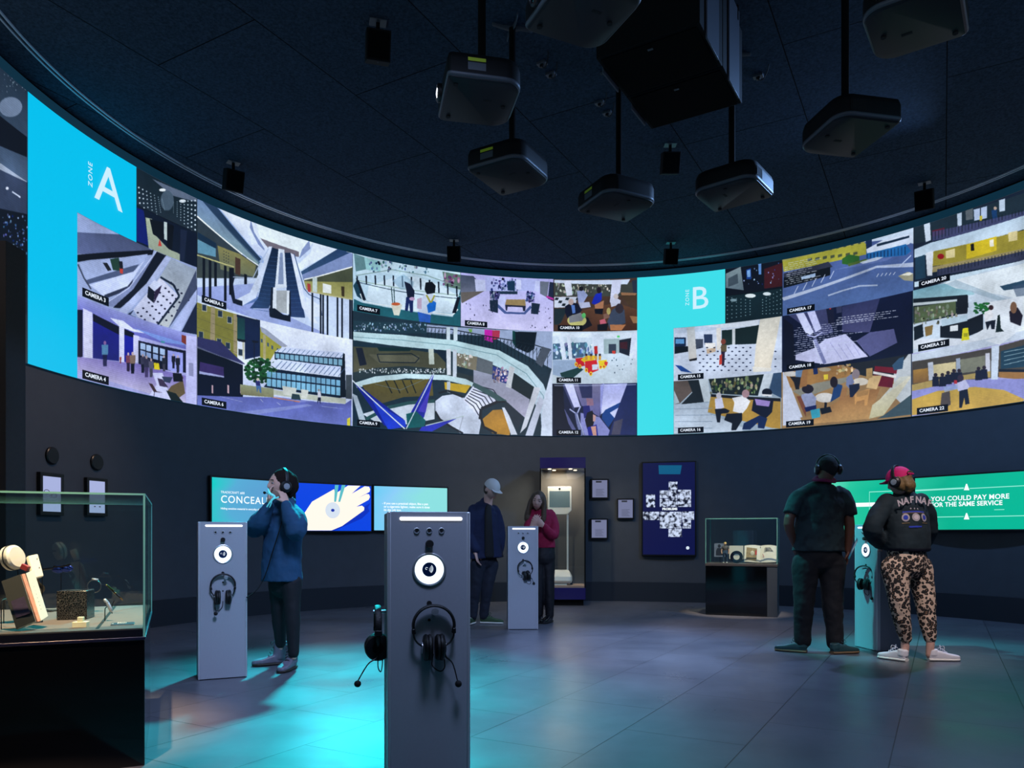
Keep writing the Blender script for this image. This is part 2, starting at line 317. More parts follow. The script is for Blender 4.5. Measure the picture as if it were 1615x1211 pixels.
# camera 4
feed(119, 309, 0, T3, 'camera 4 picture of shoppers and a cafe by blue shutters', 'CAMERA 4')
bg((160, 165, 225)); P((150, 160, 225), [515, 370, 700, 430, 1260, 620, 1260, 740, 900, 640, 515, 470], (96, 100, 190)); P((215, 225, 255), [740, 525, 830, 545, 900, 600, 1060, 640, 900, 620, 800, 580]); P((120, 150, 230), [900, 590, 1260, 700, 1260, 712, 1100, 690])
P((14, 16, 44), [515, 470, 552, 470, 552, 790, 515, 800]); P((205, 210, 245), [555, 460, 620, 490, 620, 800, 560, 795]); P((26, 26, 130), [622, 500, 802, 590, 802, 820, 622, 800], (30, 34, 120)); P((12, 12, 34), [622, 495, 802, 585, 802, 640, 622, 545]); P((205, 212, 250), [803, 580, 838, 590, 838, 830, 803, 825]); P((24, 28, 150), [838, 600, 900, 625, 900, 830, 838, 826]); P((10, 12, 30), [838, 600, 905, 630, 905, 660, 838, 640]); P((200, 205, 245), [900, 640, 940, 650, 940, 830, 900, 830])
P((16, 18, 40), [935, 680, 1260, 750, 1260, 900, 935, 850]);
for i, x in enumerate((948, 988, 1035, 1082)): P((170, 200, 245), [x, 695+i*12, x+34, 703+i*12, x+34, 745+i*12, x, 738+i*12]); P((150, 180, 235), [x, 745+i*12, x+34, 755+i*12, x+34, 790+i*12, x, 780+i*12])
P((150, 160, 240), [1135, 745, 1240, 765, 1240, 900, 1135, 880]); P((120, 110, 190), [515, 790, 940, 840, 1260, 920, 1260, 1110, 520, 880], (190, 188, 225)); P((205, 212, 255), [1030, 900, 1100, 900, 1160, 1090, 1010, 1050, 1060, 980]); P((230, 215, 30), [1040, 830, 1075, 835, 1082, 880, 1042, 875]); P((120, 50, 40), [1230, 640, 1262, 650, 1262, 710, 1230, 690]); P((60, 150, 160), [1090, 682, 1115, 686, 1115, 698, 1090, 694])
person(705, 855, 175, (90, 150, 190), (20, 22, 60), (150, 110, 170), .85); person(865, 890, 130, (110, 60, 80), (40, 30, 60)); person(895, 905, 150, (120, 100, 90), (16, 16, 34)); person(965, 900, 130, (60, 60, 90), (20, 20, 40)); person(990, 930, 150, (50, 50, 80), (70, 60, 110)); person(1022, 930, 130, (90, 90, 120), (70, 70, 90)); person(1175, 870, 100, (20, 20, 40), (20, 20, 40)); person(1110, 890, 110, (30, 34, 50), (60, 60, 80)); person(1205, 900, 120, (24, 26, 44), (30, 30, 50)); person(812, 835, 50, (150, 60, 50), (120, 50, 40))
P((60, 44, 50), [1005, 970, 1030, 975, 1060, 1025, 1100, 1035, 1040, 1030]); Ln((80, 80, 110), 5, [1045, 1030, 1040, 1070]); P((60, 50, 80), [1065, 935, 1100, 945, 1140, 1000, 1080, 990]); P((96, 84, 60), [1160, 990, 1240, 950, 1255, 1040, 1200, 1080, 1130, 1030]); E((70, 56, 60), 1222, 935, 20, 18); P((20, 30, 30), [1125, 1020, 1190, 1040, 1240, 1100, 1160, 1090]); P((50, 60, 90), [1095, 925, 1170, 930, 1150, 970, 1110, 960]); P((14, 14, 24), [1170, 900, 1230, 905, 1240, 960, 1175, 960]); P((190, 195, 250), [1262, 645, 1340, 655, 1340, 1125, 1262, 1110]); P((140, 145, 190), [1280, 830, 1312, 835, 1312, 925, 1280, 920])
# camera 5
feed(309, 555.5, .5, 1, 'camera 5 picture of twin escalators rising through a white atrium', 'CAMERA 5'); crop[:] = [300, 300, 6.054]
bg((196, 216, 250)); P((36, 62, 92), [55, 60, 260, 170, 660, 690, 640, 720, 380, 420, 55, 240], (80, 110, 140)); P((110, 140, 185), [55, 85, 110, 110, 640, 690, 640, 720, 55, 250], (130, 160, 170)); P((42, 56, 70), [55, 260, 490, 620, 640, 720, 640, 840, 55, 840], (60, 70, 70)); P((130, 128, 80), [250, 530, 460, 610, 620, 720, 600, 830, 280, 760], (100, 110, 90)); P((20, 44, 70), [60, 400, 240, 510, 240, 570, 60, 460]); P((96, 150, 180), [60, 470, 235, 560, 235, 640, 60, 600]); P((70, 50, 40), [420, 640, 470, 660, 470, 820, 420, 800])
for i in range(3):
    for j in range(5): E((40, 44, 50), 312+i*22, 585+j*28+i*10, 5)
Ln((240, 250, 255), 12, [55, 250, 490, 615]); Ln((235, 245, 255), 10, [530, 645, 640, 720]); P((150, 180, 235), [130, 60, 260, 170, 680, 640, 700, 700, 660, 690, 240, 160]); P((225, 238, 255), [255, 150, 570, 280, 780, 540, 700, 640, 640, 620], (200, 218, 255)); P((36, 60, 92), [100, 90, 260, 180, 670, 660, 650, 680])
P((120, 140, 190), [570, 280, 600, 400, 700, 560, 700, 580, 640, 520, 560, 360]); P((228, 244, 255), [620, 320, 1170, 500, 1060, 640, 770, 530, 650, 440]); P((110, 105, 120), [660, 460, 1030, 590, 1030, 640, 960, 630, 740, 560]); P((130, 150, 200), [1060, 570, 1130, 480, 1140, 560, 1030, 660]); P((220, 235, 255), [1170, 500, 1400, 570, 1050, 760, 1010, 720, 1140, 600]); P((34, 60, 100), [1400, 565, 1520, 600, 1060, 810, 1050, 780], (50, 80, 120)); P((120, 140, 190), [1520, 600, 1570, 620, 1570, 740, 1070, 860, 1060, 810]); P((70, 78, 60), [1550, 735, 1550, 900, 1080, 880, 1080, 855]); P((140, 142, 80), [1080, 870, 1545, 880, 1560, 1050, 1240, 1000, 1100, 950], (170, 170, 110)); Ln((240, 250, 255), 12, [1080, 855, 1200, 830, 1540, 735]); P((200, 220, 225), [1160, 830, 1205, 840, 1205, 980, 1160, 970]); P((230, 240, 245), [1260, 890, 1340, 910, 1340, 990, 1260, 980]); P((170, 60, 60), [1110, 890, 1140, 900, 1145, 980, 1115, 970]); P((60, 50, 30), [1435, 920, 1465, 925, 1465, 1020, 1440, 1015])
P((160, 180, 235), [55, 930, 620, 890, 640, 1000, 560, 1210, 330, 1130, 55, 1000], (140, 155, 220)); P((215, 230, 255), [1100, 1020, 1230, 1100, 1260, 1210, 1100, 1210]); P((150, 168, 225), [560, 1210, 480, 1150, 760, 1120, 1200, 1330, 1560, 1500, 1560, 1620, 700, 1400])
P((206, 222, 250), [740, 540, 775, 540, 620, 1030, 480, 1110, 400, 1060, 560, 980, 690, 700]); P((90, 120, 180), [770, 560, 640, 1020, 500, 1100, 640, 1060, 790, 600]); P((16, 34, 62), [775, 550, 835, 570, 800, 1000, 740, 1130, 560, 1130, 640, 1030, 700, 800], (40, 66, 110)); P((14, 34, 66), [895, 600, 950, 600, 1050, 1000, 1090, 1220, 930, 1210, 910, 900], (40, 62, 110))
for k in range(14): Ln((52, 84, 136), 3, [760-k*14, 640+k*38, 828-k*4, 645+k*40]); Ln((52, 84, 136), 3, [902+k*3, 660+k*42, 962+k*9, 655+k*42])
P((215, 230, 250), [835, 560, 890, 570, 915, 930, 800, 940, 815, 780]); P((130, 150, 190), [850, 600, 875, 600, 885, 900, 830, 900]); P((165, 175, 185), [800, 960, 920, 960, 915, 1180, 800, 1160]); P((225, 238, 255), [785, 930, 815, 930, 815, 1180, 775, 1170]); P((225, 238, 255), [915, 960, 940, 960, 940, 1190, 915, 1180]); P((14, 20, 36), [745, 1130, 800, 1130, 880, 1190, 950, 1200, 950, 1260, 750, 1210]); P((18, 26, 44), [765, 930, 782, 930, 778, 1180, 750, 1180]); P((18, 26, 44), [940, 970, 950, 970, 955, 1200, 935, 1200])
P((215, 228, 255), [950, 600, 985, 620, 1100, 1090, 1220, 1280, 1150, 1260, 1060, 1120]); Ln((60, 84, 130), 8, [985, 610, 1080, 940, 1130, 1000, 1230, 1040, 1250, 1200]); P((16, 22, 40), [370, 820, 420, 820, 400, 900, 420, 1040, 490, 1060, 490, 1110, 400, 1080, 365, 960]); Ln((170, 190, 225), 9, [400, 830, 590, 840, 650, 720, 740, 560])
for x, y0, y1 in ((120, 640, 1010), (180, 660, 1030), (325, 720, 1060), (375, 740, 1000), (395, 740, 820), (232, 690, 920), (520, 800, 900)): P((10, 14, 26), [x-13, y0, x+13, y0+8, x+13, y1, x-13, y1])
for x, y0 in ((1160, 980), (1240, 990), (1262, 995), (1305, 1005), (1400, 1020), (1445, 1030), (1520, 1045), (1540, 1050)): P((12, 18, 32), [x-8, y0, x+8, y0+4, x+8, y0+430, x-8, y0+420])
Ln((190, 190, 130), 12, [55, 620, 410, 735]); Ln((190, 190, 150), 9, [1140, 970, 1560, 1050])
# camera 6
feed(309, 555.5, 0, .5, 'camera 6 picture of a glass pavilion, yellow brick building and tree', 'CAMERA 6'); crop[:] = [300, 470, 5.765]
bg((222, 234, 255), (196, 212, 255)); P((130, 128, 58), [50, 40, 420, 150, 420, 560, 200, 440, 50, 370], (120, 122, 54)); P((150, 140, 110), [180, 70, 215, 80, 215, 420, 170, 400]); P((150, 140, 110), [385, 150, 418, 155, 418, 520, 385, 500])
for k in range(4): Ln((90, 90, 60), 3, [50, 95+k*85, 420, 215+k*95])
for x, y in ((245, 115), (330, 170), (100, 60), (70, 305), (235, 370), (315, 405), (430, 465)): P((170, 175, 160), [x-4, y-4, x+42, y+4, x+42, y+68, x-4, y+60]); P((34, 50, 70), [x, y, x+36, y+6, x+36, y+60, x, y+54])
P((20, 50, 60), [420, 160, 490, 190, 490, 400, 420, 390], (30, 80, 80)); P((18, 30, 60), [490, 170, 628, 210, 628, 530, 490, 560], (20, 34, 74)); P((20, 30, 54), [415, 150, 628, 205, 628, 215, 415, 175]); P((150, 150, 60), [628, 270, 640, 270, 870, 440, 760, 500, 720, 570, 628, 540]); P((150, 160, 185), [628, 260, 680, 285, 880, 440, 830, 450, 640, 310]); P((165, 160, 120), [655, 330, 680, 345, 680, 560, 655, 550])
for x, y in ((635, 370), (692, 405), (730, 430), (780, 455)): P((60, 80, 110), [x, y, x+16, y+8, x+16, y+40, x, y+34])
P((190, 195, 180), [465, 390, 485, 395, 485, 560, 470, 560]); Ln((20, 26, 44), 9, [575, 400, 575, 730]); P((16, 20, 34), [550, 385, 620, 395, 605, 410, 560, 408]); P((14, 18, 30), [415, 370, 500, 385, 490, 405, 430, 395])
P((44, 46, 92), [55, 355, 270, 400, 420, 545, 490, 600, 470, 605, 55, 450]); P((8, 12, 26), [55, 450, 300, 545, 470, 610, 470, 900, 55, 890], (10, 16, 40)); P((110, 120, 150), [55, 440, 300, 540, 490, 600, 485, 608, 55, 458], a=.6); P((52, 40, 96), [78, 580, 295, 630, 298, 725, 72, 690]); P((150, 160, 210), [72, 665, 298, 710, 298, 725, 72, 690])
for x in (192, 337, 453): P((200, 170, 185), [x-8, 790, x+8, 795, x+8, 870, x-8, 865])
g_ = np.random.default_rng(2)
for _ in range(150):
    a_, r_ = g_.uniform(0, 2*pi), g_.uniform(0, 1)**.5; k_ = g_.uniform(.5, 1.5); E((20*k_, 62*k_, 30*k_), 640+150*r_*math.cos(a_), 660+110*r_*math.sin(a_), 18, 14, n=7)
P((200, 215, 250), [760, 490, 830, 445, 1390, 495, 1370, 555, 765, 500]); P((20, 34, 56), [760, 490, 1390, 548, 1390, 640, 760, 560]); P((196, 214, 255), [720, 610, 790, 555, 1365, 625, 1355, 725, 790, 655], (214, 228, 255)); P((16, 30, 52), [790, 650, 1365, 722, 1400, 735, 1405, 900, 1350, 910, 660, 810]); P((14, 22, 34), [1385, 500, 1400, 510, 1410, 905, 1350, 905, 1365, 640])
for i in range(14): x = 768+i*44; P((120, 170, 200), [x, 505+i*4, x+36, 509+i*4, x+36, 552+i*5, x, 547+i*5]); Ln((60, 90, 130), 4, [x+50, 455+i*4, x+8, 500+i*4]); Ln((60, 86, 130), 5, [x+60, 575+i*5, x, 640+i*5.6])
for i in range(15):
    x = 690+i*45
    if x < 1330: P((116, 175, 215), [x, 668+i*5.5, x+38, 672+i*5.5, x+38, 725+i*5.5, x, 720+i*5.5]); P((130, 195, 235), [x, 733+i*5.5, x+38, 737+i*5.5, x+38, 805+i*6, x, 800+i*6])
P((150, 160, 130), [445, 785, 750, 825, 750, 905, 450, 880], (120, 120, 90)); P((190, 200, 190), [750, 835, 1410, 915, 1410, 965, 750, 880]); P((214, 222, 220), [830, 800, 960, 820, 950, 895, 840, 880]); P((214, 222, 220), [1000, 830, 1070, 840, 1055, 915, 1005, 905]); P((84, 92, 170), [55, 885, 470, 900, 750, 905, 1400, 965, 1460, 925, 1460, 1180, 50, 1010], (110, 124, 205)); P((120, 130, 200), [740, 895, 1120, 940, 990, 950]); Ln((190, 120, 90), 8, [745, 905, 990, 945]); P((150, 165, 220), [400, 1040, 1060, 965, 1110, 980, 600, 1060], a=.5); Ln((180, 190, 225), 4, [630, 920, 655, 948]); Ln((180, 190, 225), 4, [780, 950, 815, 975]); Ln((150, 160, 215), 4, [260, 895, 470, 945]); Ln((150, 165, 220), 4, [1190, 985, 1390, 1010])
P((40, 44, 110), [585, 750, 625, 755, 630, 800, 590, 795]); E((200, 190, 190), 607, 742, 14, 14); P((70, 110, 170), [590, 795, 635, 800, 640, 865, 625, 860, 615, 820, 600, 860]); P((210, 215, 235), [1150, 850, 1180, 850, 1185, 905, 1155, 905]); P((20, 24, 50), [1155, 905, 1182, 905, 1178, 965, 1165, 930, 1148, 965]); E((150, 130, 130), 1163, 838, 9); P((40, 60, 70), [920, 870, 985, 880, 1000, 930, 910, 920]); P((210, 205, 60), [1420, 1100, 1450, 1085, 1450, 1165, 1420, 1160]); P((60, 70, 80), [1410, 700, 1465, 700, 1465, 920, 1410, 915])
# camera 7
feed(555.5, 726, T23, 1, 'camera 7 picture of two people at a mall gallery railing', 'CAMERA 7'); crop[:] = [550, 390, 4.894]
bg((180, 212, 235)); P((30, 80, 100), [35, 400, 100, 430, 500, 500, 800, 540, 860, 330, 860, 640, 30, 520], (30, 96, 110)); P((24, 60, 80), [30, 300, 60, 250, 120, 420, 60, 380]); P((190, 220, 240), [35, 50, 860, 180, 860, 330, 700, 250, 400, 220, 200, 190, 60, 220]); P((90, 130, 140), [35, 50, 120, 80, 140, 170, 50, 190]); P((150, 205, 215), [115, 80, 240, 110, 240, 190, 130, 175]); speck(60, (90, 120, 150), 140, 90, 640, 200, 7, 90, 4); P((90, 120, 110), [720, 190, 860, 215, 860, 330, 740, 300]); speck(16, (120, 90, 130), 730, 200, 850, 290, 12, 60, 3)
P((206, 230, 250), [150, 300, 330, 240, 520, 230, 700, 290, 830, 370, 800, 510, 420, 480, 130, 410]); Ln((225, 240, 250), 10, [85, 360, 110, 420, 800, 525, 840, 480]); Ln((120, 150, 150), 6, [50, 220, 330, 175, 600, 220, 860, 310]); Ln((150, 180, 175), 7, [50, 255, 400, 320, 860, 375]); Ln((30, 50, 70), 5, [60, 270, 400, 345, 860, 400])
for i in range(12): x = 60+i*70; P((12, 20, 36), [x-6, 225-30*math.sin(i/11*pi)*1.2+i*7, x+6, 225-30*math.sin(i/11*pi)*1.2+i*7, x+8, 285-20*math.sin(i/11*pi)+i*9, x-2, 285-20*math.sin(i/11*pi)+i*9])
P((12, 18, 32), [50, 240, 75, 260, 130, 410, 105, 410]); P((12, 18, 32), [835, 385, 858, 390, 825, 510, 795, 510]); P((130, 170, 200), [330, 260, 420, 210, 500, 270, 490, 320, 400, 330], a=.6)
P((18, 26, 50), [425, 265, 470, 285, 505, 340, 500, 400, 450, 400, 440, 330]); P((20, 36, 90), [440, 385, 495, 395, 492, 505, 470, 505, 462, 430, 452, 495, 430, 490]); E((180, 150, 190), 485, 400, 22, 14); P((205, 210, 200), [320, 435, 410, 445, 385, 530, 345, 525]); E((190, 90, 50), 360, 440, 34, 12); Ln((20, 50, 50), 6, [335, 430, 325, 310]); Ln((20, 50, 50), 6, [350, 430, 345, 320])
P((10, 12, 22), [590, 275, 640, 268, 668, 300, 662, 355, 600, 365, 582, 330]); P((190, 205, 230), [570, 370, 640, 360, 672, 390, 665, 480, 630, 525, 530, 500]); P((180, 160, 190), [525, 400, 560, 390, 560, 480, 525, 475]); P((20, 100, 200), [600, 450, 640, 410, 672, 430, 665, 490, 610, 510]); P((150, 150, 60), [590, 370, 605, 372, 630, 420, 655, 370, 665, 375, 640, 430, 620, 430]); P((40, 90, 190), [528, 500, 630, 525, 622, 640, 590, 640, 580, 560, 572, 640, 545, 600])
# camera 8
feed(726, 873, T23, 1, 'camera 8 picture of a cafe table on a pale lilac mall floor', 'CAMERA 8')
bg((176, 178, 240), (205, 205, 250)); P((60, 72, 96), [860, 215, 960, 225, 1050, 330, 860, 430], (130, 135, 160)); P((190, 200, 240), [970, 250, 1050, 255, 1055, 340, 980, 355]); P((96, 92, 90), [860, 350, 970, 345, 1045, 340, 870, 435]); P((170, 180, 235), [1050, 230, 1470, 255, 1470, 340, 1380, 340, 1060, 340]); speck(60, (80, 90, 140), 1090, 240, 1300, 330, 7, 60, 7); P((20, 50, 80), [1220, 265, 1280, 262, 1280, 340, 1225, 335]); P((30, 50, 74), [1085, 340, 1300, 342, 1300, 365, 1085, 362]); P((200, 210, 250), [1290, 250, 1330, 255, 1330, 330, 1290, 330]); P((190, 200, 245), [1440, 260, 1475, 265, 1465, 350, 1430, 340]); P((100, 110, 130), [1475, 265, 1545, 270, 1530, 390, 1475, 360]); P((30, 40, 66), [1550, 270, 1580, 275, 1580, 420, 1535, 400]); P((170, 50, 150), [1525, 375, 1580, 395, 1580, 412, 1525, 392])
P((70, 90, 150), [1150, 440, 1215, 500, 1350, 505, 1400, 450, 1410, 470, 1360, 520, 1200, 515, 1140, 460]); P((150, 130, 90), [1215, 405, 1360, 405, 1365, 455, 1205, 445]); P((30, 34, 60), [1205, 445, 1365, 455, 1360, 495, 1345, 495, 1340, 465, 1225, 460, 1220, 490, 1210, 490]); P((24, 40, 62), [1085, 410, 1150, 405, 1150, 510, 1090, 495]); P((24, 40, 62), [1410, 430, 1475, 440, 1460, 520, 1405, 515]); speck(60, (60, 66, 110), 1090, 350, 1160, 400, 8, 70, 1); speck(50, (60, 70, 120), 1370, 350, 1430, 420, 8, 70, 2); P((190, 200, 250), [1160, 380, 1210, 380, 1200, 470, 1150, 440]); speck(14, (60, 60, 90), 890, 400, 1140, 560, 4, 10, 6); speck(16, (60, 60, 90), 1400, 460, 1570, 630, 4, 10, 12)
# camera 9
feed(555.5, 871, 0, T23, 'camera 9 picture of a round atrium with blue sails and balconies', 'CAMERA 9'); crop[:] = [550, 510, 4.894]
bg((26, 46, 60)); P((30, 56, 70), [30, -20, 600, 0, 600, 80, 30, 60]); speck(90, (120, 150, 180), 40, 0, 590, 60, 5, 60, 21); P((150, 168, 205), [600, 10, 1580, 60, 1580, 360, 1100, 100, 600, 70]); P((190, 30, 170), [1045, 50, 1110, 55, 1110, 150, 1045, 130]); P((170, 50, 80), [1105, 55, 1165, 58, 1160, 120, 1105, 130]); P((14, 24, 34), [1275, 65, 1450, 70, 1430, 200, 1380, 230, 1290, 190]); P((14, 60, 60), [1262, 60, 1282, 62, 1290, 190, 1262, 150]); P((110, 170, 80), [920, 45, 950, 46, 950, 70, 930, 70])
Ln((20, 30, 40), 7, [600, 30, 750, 40, 960, 80, 1240, 130, 1440, 170, 1560, 210]);
for i in range(34): x = 610+i*28; y = 38+(x-600)**1.5*.006; Ln((14, 22, 32), 4, [x, y, x-2, y+74+i*2.2]); Ln((40, 56, 72), 3, [x, y+60, x+26, y+16])
P((180, 215, 225), [30, 65, 400, 90, 800, 130, 1160, 210, 1380, 330, 1500, 470, 1560, 620, 1540, 900, 1490, 860, 1480, 700, 1380, 520, 1240, 380, 1000, 270, 760, 210, 400, 180, 30, 130], (200, 215, 245)); Ln((110, 150, 165), 5, [30, 105, 400, 130, 800, 170, 1140, 245, 1370, 390, 1500, 560, 1530, 700]); P((66, 70, 54), [30, 180, 400, 195, 745, 240, 745, 360, 400, 340, 30, 400], (84, 84, 66)); P((90, 92, 76), [150, 240, 540, 250, 545, 300, 230, 310]); Ln((20, 30, 40), 7, [215, 240, 235, 300, 510, 305, 540, 270, 480, 235, 215, 240]); P((14, 40, 44), [215, 185, 480, 190, 470, 215, 230, 215]); P((190, 205, 200), [612, 200, 652, 200, 658, 318, 617, 318]); P((24, 30, 44), [50, 190, 100, 190, 135, 320, 80, 330])
P((20, 34, 52), [650, 200, 750, 220, 750, 310]); P((120, 116, 100), [830, 230, 990, 260, 990, 370, 830, 330]); speck(26, (190, 200, 190), 840, 240, 950, 340, 8, 60, 11); P((90, 100, 110), [990, 260, 1110, 300, 1110, 400, 980, 370]); P((150, 158, 185), [960, 360, 1110, 400, 1400, 560, 1370, 740, 1200, 590, 960, 460], (170, 170, 200)); P((40, 56, 130), [1110, 330, 1235, 370, 1225, 470, 1105, 430]); speck(40, (190, 170, 190), 1115, 345, 1225, 455, 8, 60, 17); P((20, 36, 44), [1270, 380, 1440, 500, 1400, 590, 1255, 500]); P((200, 208, 220), [1240, 330, 1280, 345, 1250, 505, 1210, 490]); P((70, 80, 96), [1490, 180, 1560, 200, 1490, 340, 1440, 300])
P((40, 54, 60), [30, 380, 200, 345, 440, 330, 750, 355, 960, 410, 955, 470, 750, 400, 440, 385, 230, 400, 30, 450]); speck(150, (200, 215, 225), 60, 350, 740, 385, 4, 30, 31); P((190, 220, 232), [40, 460, 200, 410, 440, 388, 750, 400, 900, 430, 960, 460, 950, 490, 750, 440, 440, 425, 220, 460, 60, 500])
P((96, 88, 40), [100, 480, 300, 440, 640, 430, 650, 560, 420, 570, 180, 640], (80, 76, 50)); P((190, 160, 40), [735, 455, 940, 480, 900, 540, 740, 510]); P((210, 220, 235), [750, 200, 785, 200, 785, 400, 755, 400]); P((200, 215, 235), [800, 205, 832, 205, 830, 415, 800, 415]); P((190, 210, 225), [750, 30, 780, 30, 780, 130, 752, 130]); P((190, 210, 225), [805, 30, 838, 32, 836, 135, 806, 135]); P((180, 195, 210), [755, 450, 782, 450, 780, 540, 755, 530])
for k in range(4): Ln((24, 30, 30), 8, [280+k*65, 440, 330+k*62, 540])
P((205, 220, 240), [100, 700, 300, 640, 660, 610, 660, 740, 450, 780, 200, 760]); Ln((40, 80, 84), 26, [130, 740, 300, 650, 460, 615, 660, 600]); P((200, 214, 240), [665, 600, 720, 560, 800, 548, 900, 580, 980, 650, 1020, 760, 1000, 870, 860, 850, 720, 750, 665, 690]); Ln((20, 30, 40), 16, [690, 540, 760, 520, 880, 570]); Ln((18, 26, 36), 14, [665, 680, 700, 740, 790, 800, 880, 850])
P((214, 222, 250), [880, 590, 960, 480, 1200, 600, 1160, 600, 1020, 660, 1010, 720, 990, 710])
for k in range(8): Ln((30, 36, 56), 7, [895+k*12, 590-k*16, 960+k*22, 640-k*18, 1000+k*24, 710-k*17])
P((160, 118, 50), [1030, 740, 1110, 670, 1180, 665, 1250, 790, 1240, 865, 1110, 850, 1040, 790], (190, 140, 50)); Ln((24, 30, 40), 22, [1010, 740, 1020, 660, 1150, 605, 1210, 600]); Ln((20, 26, 36), 18, [1015, 720, 1040, 800, 1140, 850]); P((210, 220, 240), [1180, 650, 1210, 650, 1300, 860, 1250, 860]); P((34, 46, 60), [1210, 600, 1350, 730, 1300, 820, 1200, 650]); P((60, 90, 96), [960, 455, 1100, 520, 1220, 600, 1150, 600, 960, 490])
P((200, 208, 225), [1430, 490, 1480, 500, 1370, 800, 1320, 850]); P((190, 200, 225), [1470, 560, 1505, 600, 1420, 870, 1360, 870]); P((206, 220, 245), [1500, 600, 1580, 300, 1580, 900, 1480, 880]); P((170, 190, 210), [20, 540, 60, 560, 130, 760, 80, 760]); P((20, 40, 60), [20, 540, 10, 760, 60, 760])
P((22, 34, 150), [30, 450, 140, 530, 420, 740, 430, 780, 340, 800, 270, 790]); P((30, 60, 210), [180, 600, 430, 750, 440, 800, 300, 820]); P((30, 40, 170), [640, 400, 655, 390, 580, 720, 540, 790, 440, 800, 480, 680]); P((70, 60, 200), [620, 520, 650, 400, 590, 690, 530, 680]); P((14, 90, 96), [440, 700, 520, 680, 590, 750, 580, 800, 450, 810]); P((40, 50, 190), [540, 830, 560, 800, 830, 735, 640, 835]); Ln((220, 235, 250), 9, [22, 440, 430, 815]); Ln((205, 222, 240), 8, [655, 385, 440, 815]); Ln((180, 200, 210), 8, [590, 790, 890, 715]); Ln((100, 120, 140), 3, [200, 470, 395, 515, 590, 430]); Ln((150, 160, 180), 5, [880, 720, 850, 830])
# camera 10
feed(873, 1006, T23, 1, 'camera 10 picture of cafe customers with a laptop on a round table', 'CAMERA 10'); crop[:] = [860, 420, 4.327]
bg((70, 52, 44)); P((60, 66, 64), [60, 110, 640, 110, 640, 200, 60, 205]); speck(70, (150, 160, 150), 70, 115, 440, 190, 6, 60, 5); P((205, 222, 250), [60, 95, 580, 90, 560, 125, 60, 115]); P((215, 225, 250), [125, 100, 175, 100, 185, 200, 145, 205]); P((205, 214, 245), [455, 100, 520, 95, 510, 180, 440, 250]); P((200, 212, 235), [60, 210, 220, 210, 200, 280, 60, 285]); 
for k in range(7): P((24, 34, 44), [70+k*24, 215+(k % 3)*20, 92+k*24, 217+(k % 3)*20, 84+k*24, 234+(k % 3)*20, 62+k*24, 232+(k % 3)*20])
P((30, 44, 52), [60, 290, 150, 290, 100, 400, 60, 400]); P((96, 66, 48), [90, 400, 160, 340, 300, 290, 480, 250, 640, 300, 640, 440, 90, 440], (66, 40, 30)); P((70, 54, 40), [510, 190, 640, 190, 640, 300, 560, 260]); P((150, 110, 80), [515, 180, 625, 185, 615, 200, 520, 200]); P((40, 50, 70), [590, 100, 640, 90, 640, 190, 600, 180])
P((150, 165, 215), [215, 170, 260, 165, 290, 200, 260, 250, 225, 255]); E((24, 24, 34), 244, 155, 16, 16); P((170, 180, 215), [225, 250, 300, 245, 310, 280, 240, 290]); P((24, 40, 170), [345, 190, 385, 180, 385, 230, 350, 270, 315, 255, 330, 215]); E((30, 24, 34), 366, 165, 15, 22); P((170, 120, 90), [335, 265, 400, 235, 395, 290, 340, 290]); P((16, 18, 30), [335, 295, 395, 290, 390, 330, 340, 325])
P((18, 22, 44), [135, 275, 175, 250, 220, 255, 250, 300, 230, 330, 150, 355, 135, 320]); P((90, 130, 210), [175, 265, 200, 268, 205, 320, 185, 325]); E((190, 170, 170), 175, 245, 18, 22); P((20, 20, 30), [230, 360, 290, 350, 320, 405, 250, 440]); E((190, 190, 120), 215, 372, 66, 42); P((120, 125, 135), [160, 345, 240, 318, 270, 345, 250, 375, 165, 388]); E((90, 190, 110), 262, 338, 14, 18); P((200, 208, 235), [440, 230, 480, 215, 515, 235, 510, 262, 450, 280]); E((200, 195, 200), 482, 208, 17, 18); P((60, 72, 96), [455, 300, 500, 270, 540, 300, 548, 390, 440, 430, 422, 380]); E((50, 44, 54), 506, 290, 28, 34); P((180, 120, 80), [440, 400, 550, 400, 520, 440, 445, 440]); P((120, 90, 80), [395, 330, 430, 320, 440, 350, 400, 365]); P((180, 90, 110), [370, 370, 405, 360, 420, 395, 375, 405]); P((16, 18, 26), [355, 400, 430, 390, 420, 440, 355, 440]); E((170, 160, 100), 432, 308, 14, 24); P((150, 110, 76), [575, 340, 630, 345, 635, 390, 600, 390])
# camera 11
feed(871, 1006, T3, T23, 'camera 11 picture of red and yellow toy vehicles in a white mall', 'CAMERA 11')
bg((196, 216, 238), (190, 208, 224)); P((214, 230, 250), [50, 455, 640, 450, 640, 490, 50, 480]); P((70, 100, 130), [50, 530, 280, 520, 280, 620, 50, 640]); speck(70, (120, 150, 190), 60, 530, 320, 630, 9, 80, 6); P((210, 226, 250), [90, 465, 120, 465, 145, 645, 115, 650]); P((214, 228, 250), [145, 470, 170, 470, 185, 640, 160, 640]); P((205, 222, 245), [320, 460, 400, 460, 400, 600, 320, 590]); P((150, 175, 185), [398, 500, 505, 495, 505, 595, 400, 600]); P((50, 62, 80), [433, 532, 484, 532, 484, 595, 433, 597]); P((30, 36, 50), [505, 505, 590, 490, 590, 620, 505, 590]); P((60, 30, 40), [510, 520, 560, 515, 560, 570, 510, 560]); P((210, 224, 250), [590, 460, 635, 455, 620, 630, 572, 625]); P((180, 40, 40), [333, 548, 355, 545, 357, 600, 334, 600]); P((190, 60, 50), [455, 578, 478, 578, 478, 598, 457, 598]); P((90, 210, 120), [490, 475, 508, 475, 508, 488, 490, 488])
